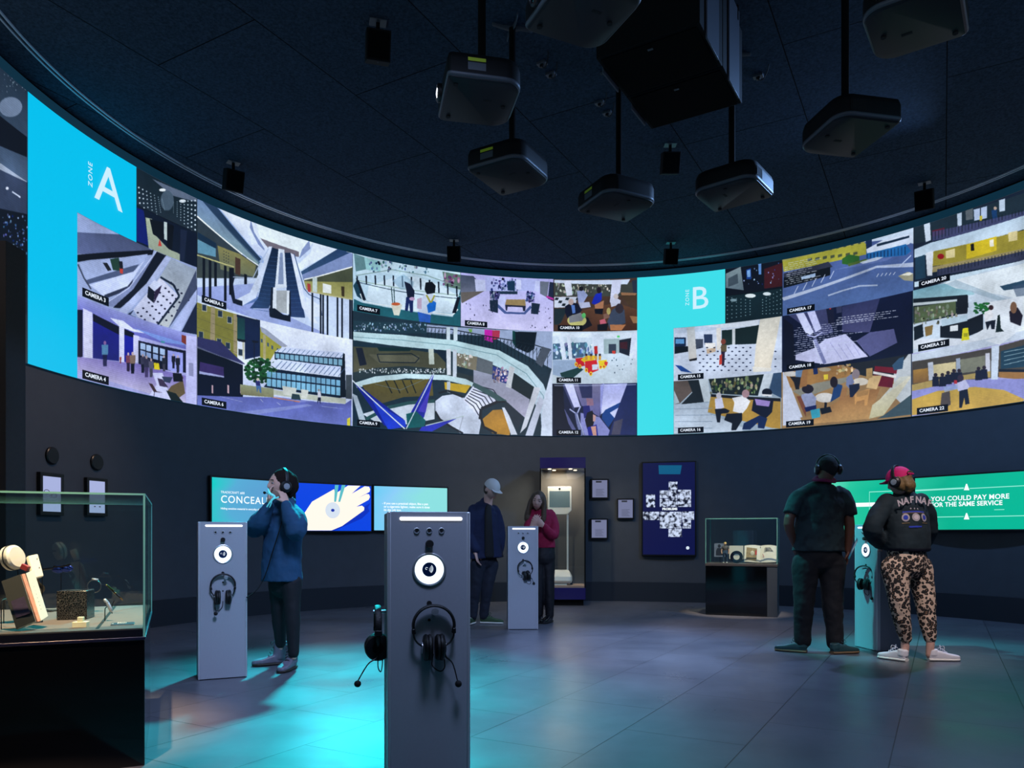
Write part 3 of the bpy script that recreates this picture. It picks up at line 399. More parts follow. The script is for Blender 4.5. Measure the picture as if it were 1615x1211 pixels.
P((150, 175, 210), [50, 640, 300, 640, 120, 760, 50, 740]); P((24, 60, 62), [100, 730, 230, 690, 260, 705, 180, 770, 110, 755]); P((190, 30, 40), [205, 630, 255, 625, 270, 680, 215, 690]); P((220, 190, 40), [240, 640, 280, 610, 340, 610, 330, 650, 270, 660]); P((200, 36, 44), [270, 650, 350, 640, 362, 710, 300, 735, 272, 700]); P((200, 214, 235), [318, 672, 356, 670, 358, 705, 320, 710]); P((220, 196, 40), [360, 645, 420, 640, 415, 690, 370, 690]); P((200, 60, 50), [405, 650, 428, 655, 420, 680, 400, 680])
for x, y in ((235, 685), (210, 670), (310, 735), (280, 710), (378, 688), (400, 685)): E((225, 200, 50), x, y, 11, 15); E((190, 40, 40), x, y, 5, 7)
for x in (280, 312, 345, 372): E((60, 44, 50), x, 606, 8, 9); P((200, 150, 60), [x-9, 614, x+9, 614, x+8, 640, x-8, 640])
speck(10, (70, 90, 110), 420, 620, 610, 740, 4, 10, 8)
# camera 12
feed(871, 1004.5, 0, T3, 'camera 12 picture of two people in a steel lift', 'CAMERA 12')
bg((20, 30, 66), (12, 20, 50)); P((200, 206, 255), [130, 805, 190, 805, 240, 960, 195, 965]); P((60, 66, 110), [115, 805, 130, 805, 200, 975, 190, 985]); P((120, 120, 160), [190, 805, 385, 800, 370, 1030, 245, 950], (90, 90, 150)); P((40, 46, 90), [225, 805, 320, 805, 320, 900, 250, 900]); P((150, 158, 230), [375, 810, 400, 800, 385, 960, 375, 1030]); P((170, 178, 240), [400, 805, 565, 800, 530, 920, 380, 1010], (205, 212, 255)); P((20, 60, 130), [410, 980, 530, 920, 540, 935, 430, 1100, 385, 1040, 388, 1010]); P((190, 198, 245), [440, 1000, 525, 950, 480, 1045]); P((130, 136, 200), [240, 1000, 370, 1030, 440, 1120, 430, 1155, 270, 1155, 240, 1080]); Ln((170, 180, 230), 9, [165, 975, 215, 1010, 240, 955]); Ln((110, 120, 170), 22, [210, 1000, 225, 1080, 250, 1155]); Ln((200, 210, 250), 4, [215, 1010, 265, 1155]); P((90, 96, 150), [130, 975, 200, 1100, 230, 1155, 205, 1155, 120, 1010]); P((10, 14, 30), [50, 805, 120, 805, 130, 980, 180, 1155, 50, 1155], (12, 20, 44)); P((30, 40, 90), [560, 800, 640, 800, 640, 1150, 430, 1150]); P((66, 66, 90), [470, 1060, 530, 1040, 510, 1150, 450, 1150]); P((150, 110, 130), [278, 900, 325, 905, 330, 950, 285, 955], a=.8); P((30, 34, 110), [255, 955, 300, 950, 310, 1010, 265, 1040]); P((12, 14, 26), [285, 1000, 320, 985, 340, 1030, 325, 1090, 285, 1110, 270, 1050]); P((190, 150, 150), [325, 1010, 345, 1020, 340, 1060, 325, 1060]); P((30, 36, 140), [285, 1100, 350, 1080, 360, 1155, 295, 1155]); P((200, 150, 140), [310, 1095, 345, 1090, 350, 1155, 325, 1155]); Ln((200, 215, 255), 7, [60, 815, 620, 808], a=.5)
# above zone B
feed(1144, 1234.5, 5/6, 1, 'dark picture of night signs above the dotted tunnel right of letter B'); crop[:] = [1000, 400, 4.036]
bg((12, 18, 32)); P((120, 140, 150), [585, 130, 680, 85, 695, 200, 700, 235, 585, 220], (90, 110, 125)); P((60, 76, 90), [600, 160, 660, 130, 665, 190, 600, 215]); P((20, 60, 140), [715, 105, 745, 95, 748, 165, 718, 165]); P((120, 170, 230), [720, 110, 742, 104, 742, 150, 722, 152]); P((90, 140, 210), [792, 65, 812, 60, 812, 135, 795, 135]); P((70, 24, 30), [830, 100, 945, 60, 945, 210, 830, 225], a=.8); speck(24, (120, 150, 220), 700, 50, 940, 200, 3, 60, 9)
feed(1144, 1234.5, T23, 5/6, 'dim teal picture of a dotted tunnel right of the letter B')
bg((18, 40, 50), (16, 34, 44)); E((225, 238, 245), 742, 270, 34, 13); E((215, 230, 240), 848, 258, 26, 11); E((120, 150, 165), 635, 298, 22, 9)
for k in range(6):
    for r in range(6):
        s = k/5.; E((130, 165, 180), 740-s*145, 300+r*18-s*(20-r*9), 3); E((130, 165, 180), 820+s*115, 295+r*18-s*(60-r*11), 3)
# camera 15
feed(1062.5, 1234.5, T3, T23, 'camera 15 picture of white columns on a dotted marble floor', 'CAMERA 15')
bg((196, 210, 235)); P((180, 198, 225), [255, 460, 945, 380, 945, 470, 640, 470, 400, 500, 260, 510]); P((210, 222, 240), [430, 460, 800, 400, 790, 460, 560, 475]); P((20, 36, 70), [258, 535, 330, 535, 330, 590, 258, 595]); P((90, 150, 210), [265, 545, 320, 545, 320, 575, 265, 575]); P((14, 22, 34), [258, 595, 345, 590, 345, 625, 258, 640]); P((60, 70, 90), [390, 545, 440, 545, 440, 600, 395, 610]); P((40, 56, 90), [445, 515, 500, 515, 500, 580, 448, 580]); P((20, 40, 44), [560, 490, 625, 485, 625, 580, 560, 590], (30, 50, 50)); P((20, 36, 40), [645, 480, 800, 455, 790, 575, 645, 580]); P((200, 210, 220), [625, 480, 645, 478, 645, 580, 625, 580]); P((215, 215, 215), [525, 475, 555, 475, 555, 612, 528, 615]); P((180, 190, 200), [335, 462, 385, 458, 400, 672, 350, 680], (205, 205, 205)); P((30, 30, 36), [350, 675, 402, 664, 400, 680, 355, 686]); P((205, 206, 200), [805, 405, 940, 380, 905, 560, 870, 735, 765, 740, 775, 600], (226, 220, 206)); P((230, 230, 225), [755, 720, 880, 730, 870, 750, 760, 755])
P((30, 70, 150), [262, 710, 300, 715, 370, 760, 300, 750]); P((190, 170, 150), [460, 600, 520, 590, 520, 625, 465, 640]); P((230, 232, 235), [450, 570, 520, 570, 515, 600, 460, 610])
for i in range(11):
    for j in range(7):
        x, y = 420+i*46+(j % 2)*22, 600+j*24
        if not (760 < x < 900): P((30, 38, 66), [x-9, y, x, y-5, x+9, y, x, y+5])
P((90, 80, 60), [555, 585, 590, 580, 590, 625, 555, 630]); E((120, 60, 50), 570, 562, 16, 18); P((40, 30, 50), [555, 625, 580, 625, 575, 715, 560, 715]); P((180, 60, 50), [545, 650, 562, 640, 560, 705, 543, 710])
# camera 16
feed(1062.5, 1233, 0, T3, 'camera 16 picture of three people sitting on a yellow bench', 'CAMERA 16')
bg((150, 170, 190)); P((90, 80, 76), [250, 800, 340, 795, 370, 880, 290, 955, 255, 960]); P((170, 190, 205), [255, 870, 290, 950, 255, 960]); P((26, 34, 40), [340, 800, 415, 795, 450, 945, 300, 960, 372, 885]); P((190, 206, 220), [410, 795, 470, 790, 490, 940, 445, 945]); P((24, 34, 36), [475, 795, 830, 760, 790, 905, 500, 890]); speck(70, (110, 120, 90), 490, 790, 790, 890, 9, 60, 3); P((200, 214, 230), [830, 765, 900, 755, 840, 900, 790, 910]); P((50, 76, 110), [890, 755, 940, 750, 940, 920, 860, 880]); P((160, 130, 60), [490, 905, 935, 930, 935, 1115, 880, 1110, 470, 1010], (176, 140, 60)); P((24, 24, 26), [490, 895, 935, 922, 935, 942, 490, 912]); P((170, 188, 210), [255, 960, 480, 950, 470, 1015, 700, 1110, 690, 1130, 255, 1145], (190, 206, 226))
for k in range(4): Ln((120, 140, 165), 3, [260, 990+k*40, 500, 985+k*42])
P((190, 196, 225), [515, 925, 560, 915, 575, 980, 520, 1000]); E((180, 180, 195), 540, 905, 17, 20); P((18, 22, 34), [515, 990, 580, 985, 610, 1000, 600, 1015, 555, 1020, 548, 1075, 530, 1075]); P((220, 225, 235), [625, 920, 700, 905, 742, 940, 720, 985, 690, 1020, 630, 1005, 640, 950]); E((160, 130, 140), 712, 892, 24, 26); P((16, 20, 30), [590, 1020, 690, 1015, 690, 1060, 650, 1125, 620, 1125, 625, 1080, 575, 1060]); P((16, 20, 40), [760, 935, 800, 915, 890, 930, 880, 1010, 840, 1050, 750, 1000]); E((14, 18, 34), 848, 885, 32, 26); P((225, 230, 240), [818, 895, 880, 898, 878, 910, 818, 907]); P((150, 130, 200), [770, 925, 870, 940, 860, 975, 780, 965]); P((18, 36, 80), [700, 1080, 800, 1030, 850, 1050, 830, 1115, 790, 1110, 790, 1075, 740, 1120, 690, 1120])
# camera 17
feed(1234.5, 1442, T23, 1, 'camera 17 picture of a car park with road markings', 'CAMERA 17'); crop[:] = [1220, 350, 3.67]
bg((70, 90, 150), (76, 104, 160)); P((200, 220, 245), [50, 205, 820, 20, 820, 130, 700, 100, 420, 130, 50, 230]); P((160, 160, 60), [52, 220, 500, 105, 540, 130, 540, 190, 400, 220, 60, 290]); P((150, 150, 90), [52, 205, 240, 165, 500, 105, 540, 118, 240, 185, 52, 232], a=.8)
for k in range(7): P((60, 76, 60), [240+k*42, 170-k*9, 256+k*42, 167-k*9, 256+k*42, 182-k*9, 240+k*42, 185-k*9]); P((70, 80, 60), [200+k*44, 215-k*6, 224+k*44, 210-k*6, 224+k*44, 225-k*6, 200+k*44, 232-k*6])
P((20, 40, 80), [535, 95, 572, 90, 572, 150, 540, 160]); P((40, 90, 40), [400, 215, 440, 190, 500, 200, 500, 225, 440, 250, 400, 245]); P((70, 96, 44), [430, 245, 540, 215, 550, 225, 440, 262]); P((210, 225, 250), [540, 160, 640, 105, 800, 70, 810, 95, 790, 130, 545, 185]); P((30, 100, 170), [540, 185, 770, 130, 800, 170, 770, 195, 540, 215])
for k in range(12): Ln((16, 40, 80), 4, [545+k*20, 188-k*4, 545+k*20, 214-k*2])
P((24, 44, 70), [600, 130, 790, 80, 790, 92, 600, 145]); P((44, 50, 70), [60, 300, 320, 232, 345, 262, 60, 330]); P((14, 20, 30), [60, 325, 330, 262, 330, 310, 60, 385]); P((160, 190, 230), [160, 320, 245, 298, 245, 318, 165, 335]); P((170, 185, 215), [50, 440, 600, 255, 820, 235, 820, 262, 600, 268, 60, 458]); P((100, 120, 180), [350, 280, 540, 230, 700, 200, 660, 225, 480, 260], a=.7); Ln((180, 200, 240), 6, [600, 262, 730, 262, 800, 195]); Ln((220, 232, 250), 9, [318, 428, 400, 400, 500, 372, 605, 368], a=.6)
for k in range(5): Ln((190, 205, 235), 4, [120+k*52+0, 420-k*22, 145+k*52, 372-k*22])
P((150, 150, 130), [725, 315, 780, 290, 812, 300, 812, 345, 760, 340]); P((226, 228, 220), [735, 310, 790, 292, 812, 300, 790, 312]); P((210, 224, 245), [500, 235, 600, 205, 640, 205, 600, 225, 520, 245], a=.8)
for k in range(5): Ln((225, 235, 250), 3, [600+k*24, 320-k*3, 612+k*24, 300-k*2])
def codelines(x0, y0, n, dy, slope, wmin, wmax, col, sd, h=4):
    g = np.random.default_rng(sd)
    for i in range(n):
        x = x0+g.integers(0, 3)*10; e = x0+g.uniform(wmin, wmax)
        while x < e: L_ = g.uniform(8, 34); Ln(col, h, [x, y0+i*dy-(x-x0)*slope, x+L_, y0+i*dy-(x+L_-x0)*slope], .75); x += L_+g.uniform(4, 9)
codelines(66, 245, 12, 11, .2, 110, 200, (215, 228, 245), 4, 3)
# camera 18
feed(1234, 1440, T3, T23, 'camera 18 picture of an empty steel lift overlaid with lines of code', 'CAMERA 18')
bg((16, 24, 54), (14, 20, 44)); P((60, 66, 110), [60, 520, 300, 480, 350, 640, 280, 660, 240, 650]); P((205, 214, 255), [125, 520, 170, 512, 235, 640, 215, 655, 185, 640]); P((200, 208, 255), [190, 508, 235, 500, 280, 620, 245, 640]); P((24, 28, 54), [305, 490, 350, 480, 355, 600, 320, 590]); P((50, 56, 90), [365, 488, 398, 480, 398, 525, 368, 530]); P((44, 50, 90), [400, 490, 620, 440, 560, 640, 400, 640], (70, 74, 120)); P((190, 196, 240), [130, 770, 240, 730, 300, 680, 420, 650, 550, 780, 300, 825, 130, 800], (200, 205, 245)); P((100, 104, 160), [560, 640, 700, 620, 720, 700, 560, 780, 480, 690], a=.8); P((14, 18, 36), [60, 560, 115, 600, 130, 830, 60, 830]); Ln((120, 128, 180), 20, [240, 680, 300, 820]); Ln((210, 220, 255), 5, [232, 690, 275, 825]); Ln((160, 168, 220), 8, [195, 655, 240, 668, 285, 640])
for k in range(5): Ln((130, 134, 190), 2, [330+k*45, 700+k*4, 400+k*35, 800-k*8])
P((180, 50, 50), [325, 500, 336, 498, 336, 506, 325, 508])
codelines(355, 560, 4, 12, .13, 220, 380, (225, 235, 255), 7, 3.5); codelines(120, 618, 14, 12, .13, 150, 440, (205, 216, 250), 8, 3.2)
# camera 19
feed(1233, 1438, 0, T3, 'camera 19 picture of people at round tables in a food court', 'CAMERA 19')
bg((150, 120, 80)); P((30, 34, 40), [350, 830, 800, 745, 760, 900, 560, 900, 480, 880, 350, 880]); P((190, 200, 222), [55, 850, 170, 1170, 55, 1180]); P((196, 206, 230), [55, 860, 80, 900, 170, 1130, 55, 1160]); P((130, 130, 120), [110, 980, 400, 880, 440, 920, 180, 1020]); P((150, 112, 64), [60, 850, 360, 820, 480, 850, 420, 900, 100, 960]); P((140, 100, 60), [440, 1000, 620, 960, 560, 1140, 210, 1170, 300, 1080], (190, 150, 96)); P((190, 200, 210), [700, 880, 800, 745, 800, 1040, 740, 1050, 700, 1010]); P((200, 206, 200), [730, 900, 800, 890, 610, 1100, 590, 1060]); P((214, 214, 200), [575, 1060, 790, 895, 800, 900, 640, 1120, 555, 1140], (190, 186, 150)); P((60, 80, 90), [640, 1120, 800, 1000, 800, 1115, 600, 1140]); P((110, 24, 40), [590, 835, 720, 845, 715, 880, 585, 865]); P((226, 226, 230), [580, 865, 715, 890, 712, 905, 578, 880]); P((100, 20, 36), [580, 882, 700, 905, 690, 960, 600, 950]); P((50, 80, 110), [690, 830, 730, 790, 760, 780, 750, 850, 700, 860])
E((205, 205, 205), 300, 1018, 58, 28); E((205, 200, 190), 507, 925, 46, 22); E((190, 190, 190), 100, 880, 40, 16); E((170, 160, 140), 300, 855, 36, 12); Ln((20, 20, 24), 14, [305, 1045, 300, 1105]); P((18, 20, 26), [270, 1080, 330, 1070, 340, 1100, 280, 1115]); P((200, 150, 90), [470, 990, 560, 965, 545, 1060, 530, 1065, 530, 1030, 485, 1040, 475, 1065]); P((170, 130, 80), [480, 985, 555, 972, 550, 1000, 485, 1015]); P((210, 180, 130), [560, 890, 630, 890, 600, 970, 540, 960]); P((170, 140, 90), [540, 850, 575, 845, 575, 900, 540, 910])
P((150, 160, 200), [165, 1000, 220, 985, 250, 1020, 245, 1070, 180, 1080, 155, 1050]); E((30, 24, 34), 200, 968, 34, 26); P((120, 70, 50), [135, 1010, 160, 1010, 190, 1080, 190, 1130, 170, 1090]); P((20, 30, 90), [180, 1075, 250, 1060, 250, 1085, 190, 1100]); P((60, 170, 200), [215, 1090, 270, 1080, 272, 1130, 225, 1140]); P((30, 60, 110), [355, 935, 400, 945, 405, 1000, 330, 1045, 340, 1010]); E((30, 22, 28), 352, 928, 22, 32); P((150, 110, 70), [400, 960, 430, 960, 420, 1030, 380, 1035]); P((110, 120, 160), [425, 900, 455, 880, 470, 930, 440, 965, 422, 945]); E((130, 120, 130), 480, 880, 22, 28); P((24, 30, 54), [440, 945, 500, 935, 500, 965, 460, 1015, 445, 1015]); P((90, 120, 160), [130, 855, 175, 850, 180, 900, 130, 905]); P((24, 24, 30), [95, 895, 160, 900, 150, 970, 130, 970, 120, 930]); P((24, 40, 90), [230, 845, 255, 840, 260, 880, 235, 885]); P((140, 100, 60), [170, 860, 200, 855, 195, 950, 150, 960]); speck(18, (180, 160, 120), 370, 810, 460, 880, 8, 50, 3); P((220, 200, 60), [292, 885, 318, 882, 318, 912, 295, 914])
# camera 20
feed(1442, 1632, T23, 1, 'camera 20 picture of yellow lit shops on two galleries', 'CAMERA 20'); crop[:] = [1400, 280, 3.028]
bg((22, 34, 54)); P((30, 46, 60), [130, 230, 700, 60, 700, 180, 210, 300, 130, 320]); P((200, 218, 240), [175, 218, 205, 210, 210, 300, 185, 310]); P((190, 210, 235), [335, 175, 358, 168, 358, 230, 338, 236]); P((180, 200, 235), [415, 155, 478, 138, 478, 195, 418, 208]); P((30, 40, 54), [445, 146, 450, 145, 450, 200, 445, 202]); P((190, 210, 235), [536, 110, 565, 102, 565, 160, 538, 165]); P((90, 100, 110), [375, 155, 412, 147, 412, 200, 378, 206]); P((24, 60, 110), [500, 160, 525, 150, 528, 205, 505, 205]); E((180, 160, 150), 518, 148, 8); P((190, 180, 60), [444, 185, 456, 183, 456, 208, 444, 208]); P((90, 30, 50), [215, 255, 275, 240, 275, 270, 215, 285]); P((70, 74, 120), [215, 260, 700, 150, 700, 190, 215, 305], a=.8)
for k in range(30): Ln((20, 26, 40), 2.5, [215+k*16, 262-k*4, 215+k*16, 302-k*4.6])
P((180, 205, 228), [130, 345, 210, 312, 700, 168, 700, 235, 130, 385], (190, 210, 230)); P((140, 130, 50), [215, 355, 700, 240, 700, 345, 215, 425], (160, 150, 60)); P((200, 180, 40), [380, 320, 525, 282, 525, 350, 380, 390]); P((20, 20, 24), [400, 320, 415, 315, 418, 350, 402, 352]); P((220, 220, 210), [490, 300, 510, 295, 512, 330, 492, 332]); E((140, 20, 30), 257, 378, 16, 13); P((210, 200, 150), [280, 352, 325, 340, 325, 382, 282, 388]); P((210, 200, 150), [580, 265, 625, 255, 625, 300, 582, 308]); P((150, 140, 100), [215, 428, 380, 395, 700, 330, 700, 352, 215, 455]); P((50, 56, 84), [240, 440, 700, 340, 700, 385, 240, 470])
for k in range(28): Ln((16, 24, 40), 2.5, [245+k*16, 436-k*3.6, 245+k*16, 468-k*3.9])
P((210, 220, 235), [185, 362, 222, 352, 216, 470, 192, 470]); P((30, 60, 84), [135, 385, 180, 370, 185, 480, 135, 490]); P((190, 215, 235), [130, 500, 700, 385, 700, 420, 130, 525])
# camera 21
feed(1441, 1632, T3, T23, 'camera 21 picture of a cafe counter and a yellow wet floor sign', 'CAMERA 21')
bg((190, 208, 228)); P((110, 160, 180), [125, 530, 380, 490, 420, 560, 125, 590], (150, 190, 205)); P((215, 228, 240), [260, 500, 700, 400, 700, 600, 540, 560, 330, 530]); P((150, 175, 195), [330, 490, 620, 600, 600, 610, 280, 510], a=.7); P((40, 70, 96), [540, 520, 700, 480, 700, 520, 560, 540]); P((24, 34, 44), [125, 580, 385, 560, 390, 620, 330, 660, 125, 700]); P((80, 96, 70), [130, 620, 330, 590, 330, 650, 130, 700]); speck(60, (110, 120, 110), 130, 610, 340, 700, 6, 50, 3); P((190, 205, 215), [125, 600, 335, 582, 335, 592, 125, 614]); P((24, 30, 40), [335, 570, 388, 565, 385, 650, 335, 655]); P((20, 26, 36), [255, 710, 385, 680, 460, 650, 460, 730, 360, 770, 255, 765]); P((170, 195, 215), [260, 680, 385, 655, 385, 685, 262, 712]); P((205, 215, 225), [302, 710, 340, 704, 340, 732, 302, 736]); P((215, 226, 240), [460, 600, 700, 560, 700, 740, 470, 790, 330, 800, 470, 720]); P((205, 215, 230), [125, 770, 360, 770, 470, 790, 125, 820])
for _ in range(40): E((30, 70+_, 50), 420+g_.uniform(0, 65), 600+g_.uniform(0, 50), 9, 5, n=6)
P((210, 205, 30), [362, 722, 388, 717, 394, 775, 356, 780]); P((150, 150, 30), [366, 745, 386, 742, 386, 760, 366, 762]); P((220, 225, 235), [465, 645, 500, 630, 510, 665, 470, 690]); E((50, 34, 40), 498, 622, 12, 12); P((20, 26, 40), [470, 690, 520, 680, 515, 725, 500, 725, 495, 700, 480, 730]); P((20, 34, 34), [530, 660, 540, 655, 545, 720, 560, 735, 520, 740]); P((30, 26, 40), [585, 640, 625, 620, 650, 660, 640, 710, 590, 690]); E((120, 90, 70), 606, 622, 16, 28); P((120, 100, 60), [180, 715, 220, 705, 215, 750, 185, 760]); P((20, 30, 40), [128, 715, 170, 700, 175, 760, 130, 780]); P((60, 80, 110), [600, 520, 700, 500, 700, 560, 620, 570], a=.6)
# camera 22
feed(1439, 1632, 0, T3, 'camera 22 picture of dancers on a yellow round wooden floor', 'CAMERA 22')
bg((160, 160, 215)); P((190, 205, 225), [120, 845, 700, 715, 700, 760, 520, 800, 300, 850, 120, 880]); P((215, 226, 240), [470, 780, 640, 725, 540, 800]); P((70, 66, 60), [120, 880, 500, 815, 700, 760, 700, 930, 120, 1000]); P((170, 130, 60), [125, 920, 195, 910, 200, 975, 125, 985], (120, 90, 50)); P((200, 190, 150), [220, 895, 330, 880, 330, 945, 225, 955]); P((120, 124, 110), [350, 870, 470, 850, 470, 920, 355, 935]); P((30, 60, 80), [545, 830, 700, 790, 700, 900, 545, 915])
for k in range(4): Ln((140, 170, 185), 3, [560, 835+k*20, 700, 808+k*18])
P((190, 200, 220), [195, 885, 220, 880, 225, 965, 200, 970]); P((150, 165, 190), [330, 865, 350, 862, 352, 935, 332, 938]); P((200, 206, 225), [470, 840, 492, 838, 495, 940, 472, 942]); P((170, 150, 90), [120, 990, 230, 965, 420, 935, 495, 925, 495, 955, 380, 965, 120, 1020]); P((150, 110, 60), [535, 920, 700, 925, 700, 970, 535, 955]); P((20, 24, 34), [535, 915, 700, 918, 700, 930, 535, 928]); P((140, 144, 210), [120, 1020, 380, 965, 700, 960, 700, 1080, 120, 1110]); P((190, 160, 70), [120, 1060, 240, 1020, 420, 1000, 560, 1015, 660, 1060, 640, 1080, 120, 1135], (200, 165, 80)); P((196, 212, 235), [500, 805, 538, 800, 530, 965, 498, 965])
for x, y in ((232, 985), (265, 985), (292, 975), (320, 965), (345, 965), (438, 955), (465, 950)): P((20, 22, 44), [x-14, y-34, x+14, y-34, x+18, y+12, x-16, y+14]); E((40, 30, 40), x, y-42, 9)
P((190, 195, 235), [325, 985, 375, 965, 395, 1000, 370, 1030, 340, 1020]); E((50, 40, 60), 352, 958, 15, 16); P((20, 24, 40), [345, 1020, 385, 1010, 395, 1080, 375, 1085, 370, 1050, 358, 1100, 345, 1100]); P((150, 170, 220), [270, 1000, 335, 990, 340, 1010, 275, 1025], a=.8); P((50, 50, 70), [262, 1030, 300, 1020, 305, 1085, 285, 1095, 255, 1090], a=.8); P((180, 40, 50), [320, 968, 335, 968, 335, 985, 320, 985])
# ---- zone panels and dim fillers, soft focus and picture grain
def softb(a):
    p = np.pad(a, ((1, 1), (1, 1), (0, 0)), 'edge'); return (p[:-2, 1:-1]+p[2:, 1:-1]+p[1:-1, :-2]+p[1:-1, 2:]+2*p[1:-1, 1:-1])/6
IMG = softb(IMG)
def vnoise(k, sd):                                 # smooth value noise with cells of k pixels
    g = np.random.default_rng(sd).normal(0, 1, (CH//k+2, CW//k+2)); y, x = np.arange(CH)/k, np.arange(CW)/k
    yi, xi = y.astype(int), x.astype(int); fy, fx = (y-yi)[:, None], (x-xi)[None]
    fy = fy*fy*(3-2*fy); fx = fx*fx*(3-2*fx)
    return (g[yi][:, xi]*(1-fy)*(1-fx)+g[yi+1][:, xi]*fy*(1-fx)+g[yi][:, xi+1]*(1-fy)*fx+g[yi+1][:, xi+1]*fy*fx)[..., None]
IMG = softb(np.clip(IMG*(1+.05*vnoise(60, 1)+.02*vnoise(10, 2)+.02*vnoise(4, 3)), 0, 1))
IMG *= (1-.05*((np.arange(CH)//3) % 2))[:, None, None]
IMG = IMG.astype(np.float32)
for x0, x1, v0, v1, col in ((40.5, 212.7, T23, 1, (0, 190, 236)), (40.5, 119, 0, T23, (0, 196, 238)), (1006, 1144, T23, 1, (62, 222, 234)), (1005, 1062.5, 0, T23, (62, 222, 234))):
    a_, b_ = int(colx(x0)), int(colx(x1)); IMG[int((1-v1)*CH):int((1-v0)*CH), a_:b_] = np.array(col)/255
im = bpy.data.images.new('projected_pictures', CW, CH)
buf = np.ones((CH, CW, 4), np.float32); buf[..., :3] = IMG[::-1]; im.pixels.foreach_set(buf.ravel()); im.update(); im.pack()
def picmat(name, strength):
    m = bpy.data.materials.new(name); m.use_nodes = True; nt = m.node_tree; b = nt.nodes['Principled BSDF']
    uv = nt.nodes.new('ShaderNodeUVMap'); t = nt.nodes.new('ShaderNodeTexImage'); t.image = im; t.extension = 'REPEAT'
    nt.links.new(uv.outputs[0], t.inputs[0]); nt.links.new(t.outputs[0], b.inputs['Emission Color'])
    b.inputs['Emission Strength'].default_value = strength; b.inputs['Base Color'].default_value = (.05, .05, .05, 1); b.inputs['Roughness'].default_value = .8; b.inputs['Specular IOR Level'].default_value = .1
    return m
PICS = 1.0
M['pic'] = picmat('projected_picture', PICS); M['zoneA'] = emis('zone_a_cyan', (0, 192, 238), PICS); M['zoneB'] = emis('zone_b_cyan', (62, 222, 234), PICS)
M['white_e'] = emis('projected_white', (205, 240, 255), PICS); M['cap'] = emis('caption_black', (6, 10, 20), 1); M['blank'] = emis('unlit_screen', (10, 44, 62), 1)
M['capw'] = emis('caption_white', (225, 235, 250), 1)
for k in ('zoneA', 'zoneB', 'white_e', 'cap', 'blank'): M[k].node_tree.nodes['Principled BSDF'].inputs['Roughness'].default_value = .8
RS = RR-.02
vw = thing('video_wall', 'curved band of projected camera pictures wrapping the top of the dark round wall', 'screen', (CX, CY, 0))
def patch(name, a0, a1, v0, v1, m, parent, r=RS, u=None):
    """curved picture patch between two angles, with its own UVs into the picture band"""
    n = max(2, int(abs(a1-a0)/.02)); z0, z1 = ZB+(ZT-ZB)*v0, ZB+(ZT-ZB)*v1; vs = []; fs = []; uvs = []
    for i in range(n+1):
        a = a0+(a1-a0)*i/n; vs += [wallpt(a, z0, r)-parent.location*0-Vector((CX, CY, 0)), wallpt(a, z1, r)-Vector((CX, CY, 0))]
        uu = (TH1-a)/(TH1-TH0); uvs += [(uu, v0), (uu, v1)]
    for i in range(n): fs.append((2*i, 2*i+1, 2*i+3, 2*i+2))
    me = bpy.data.meshes.new(name); me.from_pydata([tuple(v) for v in vs], [], fs); me.materials.append(m)
    uv = me.uv_layers.new(name='UVMap')
    for p in me.polygons:
        for li in p.loop_indices: uv.data[li].uv = uvs[me.loops[li].vertex_index]
    o = bpy.data.objects.new(name, me); COL.objects.link(o); o.parent = parent; return o
b = MB()
for i in range(221):
    a = 2*pi*i/220; q = lambda z, r: wallpt(a, z, r)-Vector((CX, CY, 0))
    if i == 0: rings = []
    rings.append([q(ZB-.004, RS+.003), q(ZB-.004, RR-.001), q(ZT+.105, RR-.001), q(ZT+.105, RS+.003)])
o = b.loft(rings).build('projection_surface', M['blank'], vw)
# the band goes on round the room beyond both edges of the view
for a0, a1 in ((TH1, (TH1+2*pi+TH0)/2), ((TH1+2*pi+TH0)/2, TH0+2*pi)):
    o = patch('picture_band', a0, a1, 0, 1, M['pic'], vw); o['label'] = 'further camera pictures continuing round the room'
def wtext(s, px, v, size, m, parent, off=.0, sp=1, rotate=False, name='lettering', r=RS-.006, ax='LEFT', cx_=0):
    """lettering standing flat on the curved wall at column px"""
    a = float(wallA(px)); p = wallpt(a, ZB+(ZT-ZB)*v, r)-Vector((CX, CY, 0))
    nrm = Vector((-math.cos(a), -math.sin(a), 0)); U = Vector((0, 0, 1)).cross(nrm)
    Mx = Matrix((U, Vector((0, 0, 1)), nrm)).transposed().to_4x4()
    if rotate: Mx = Mx @ Matrix.Rotation(pi/2, 4, 'Z')
    return text(s, size, m, parent, (0, 0, 0), (0, 0, 0), name, .0006, off, ax, sp, M=Matrix.Translation(p) @ Mx)
for x0, x1, v0, v1, lab, cap in FEEDS:
    o = patch('camera_picture', float(wallA(x0)), float(wallA(x1)), v0, v1, M['pic'], vw); o['label'] = lab
    if cap:
        a0 = float(wallA(x0))-.012; hgt = .088; wd = .37+.03*(len(cap)-8); vz = v0+.004
        c = patch('caption_plate', a0, a0-wd/RR, vz, vz+hgt*1.05/(ZT-ZB), M['cap'], o, RS-.003)
        a = a0-.035/RR
        p = wallpt(a, ZB+(ZT-ZB)*vz+hgt*.55, RS-.007)-Vector((CX, CY, 0)); am = a-.15/RR; nrm = Vector((-math.cos(am), -math.sin(am), 0)); U = Vector((0, 0, 1)).cross(nrm)
        text(cap, .059, M['capw'], o, (0, 0, 0), (0, 0, 0), 'caption', 0.0006, .0012, 'LEFT', 1.04, M=Matrix.Translation(p) @ Matrix((U, Vector((0, 0, 1)), nrm)).transposed().to_4x4())
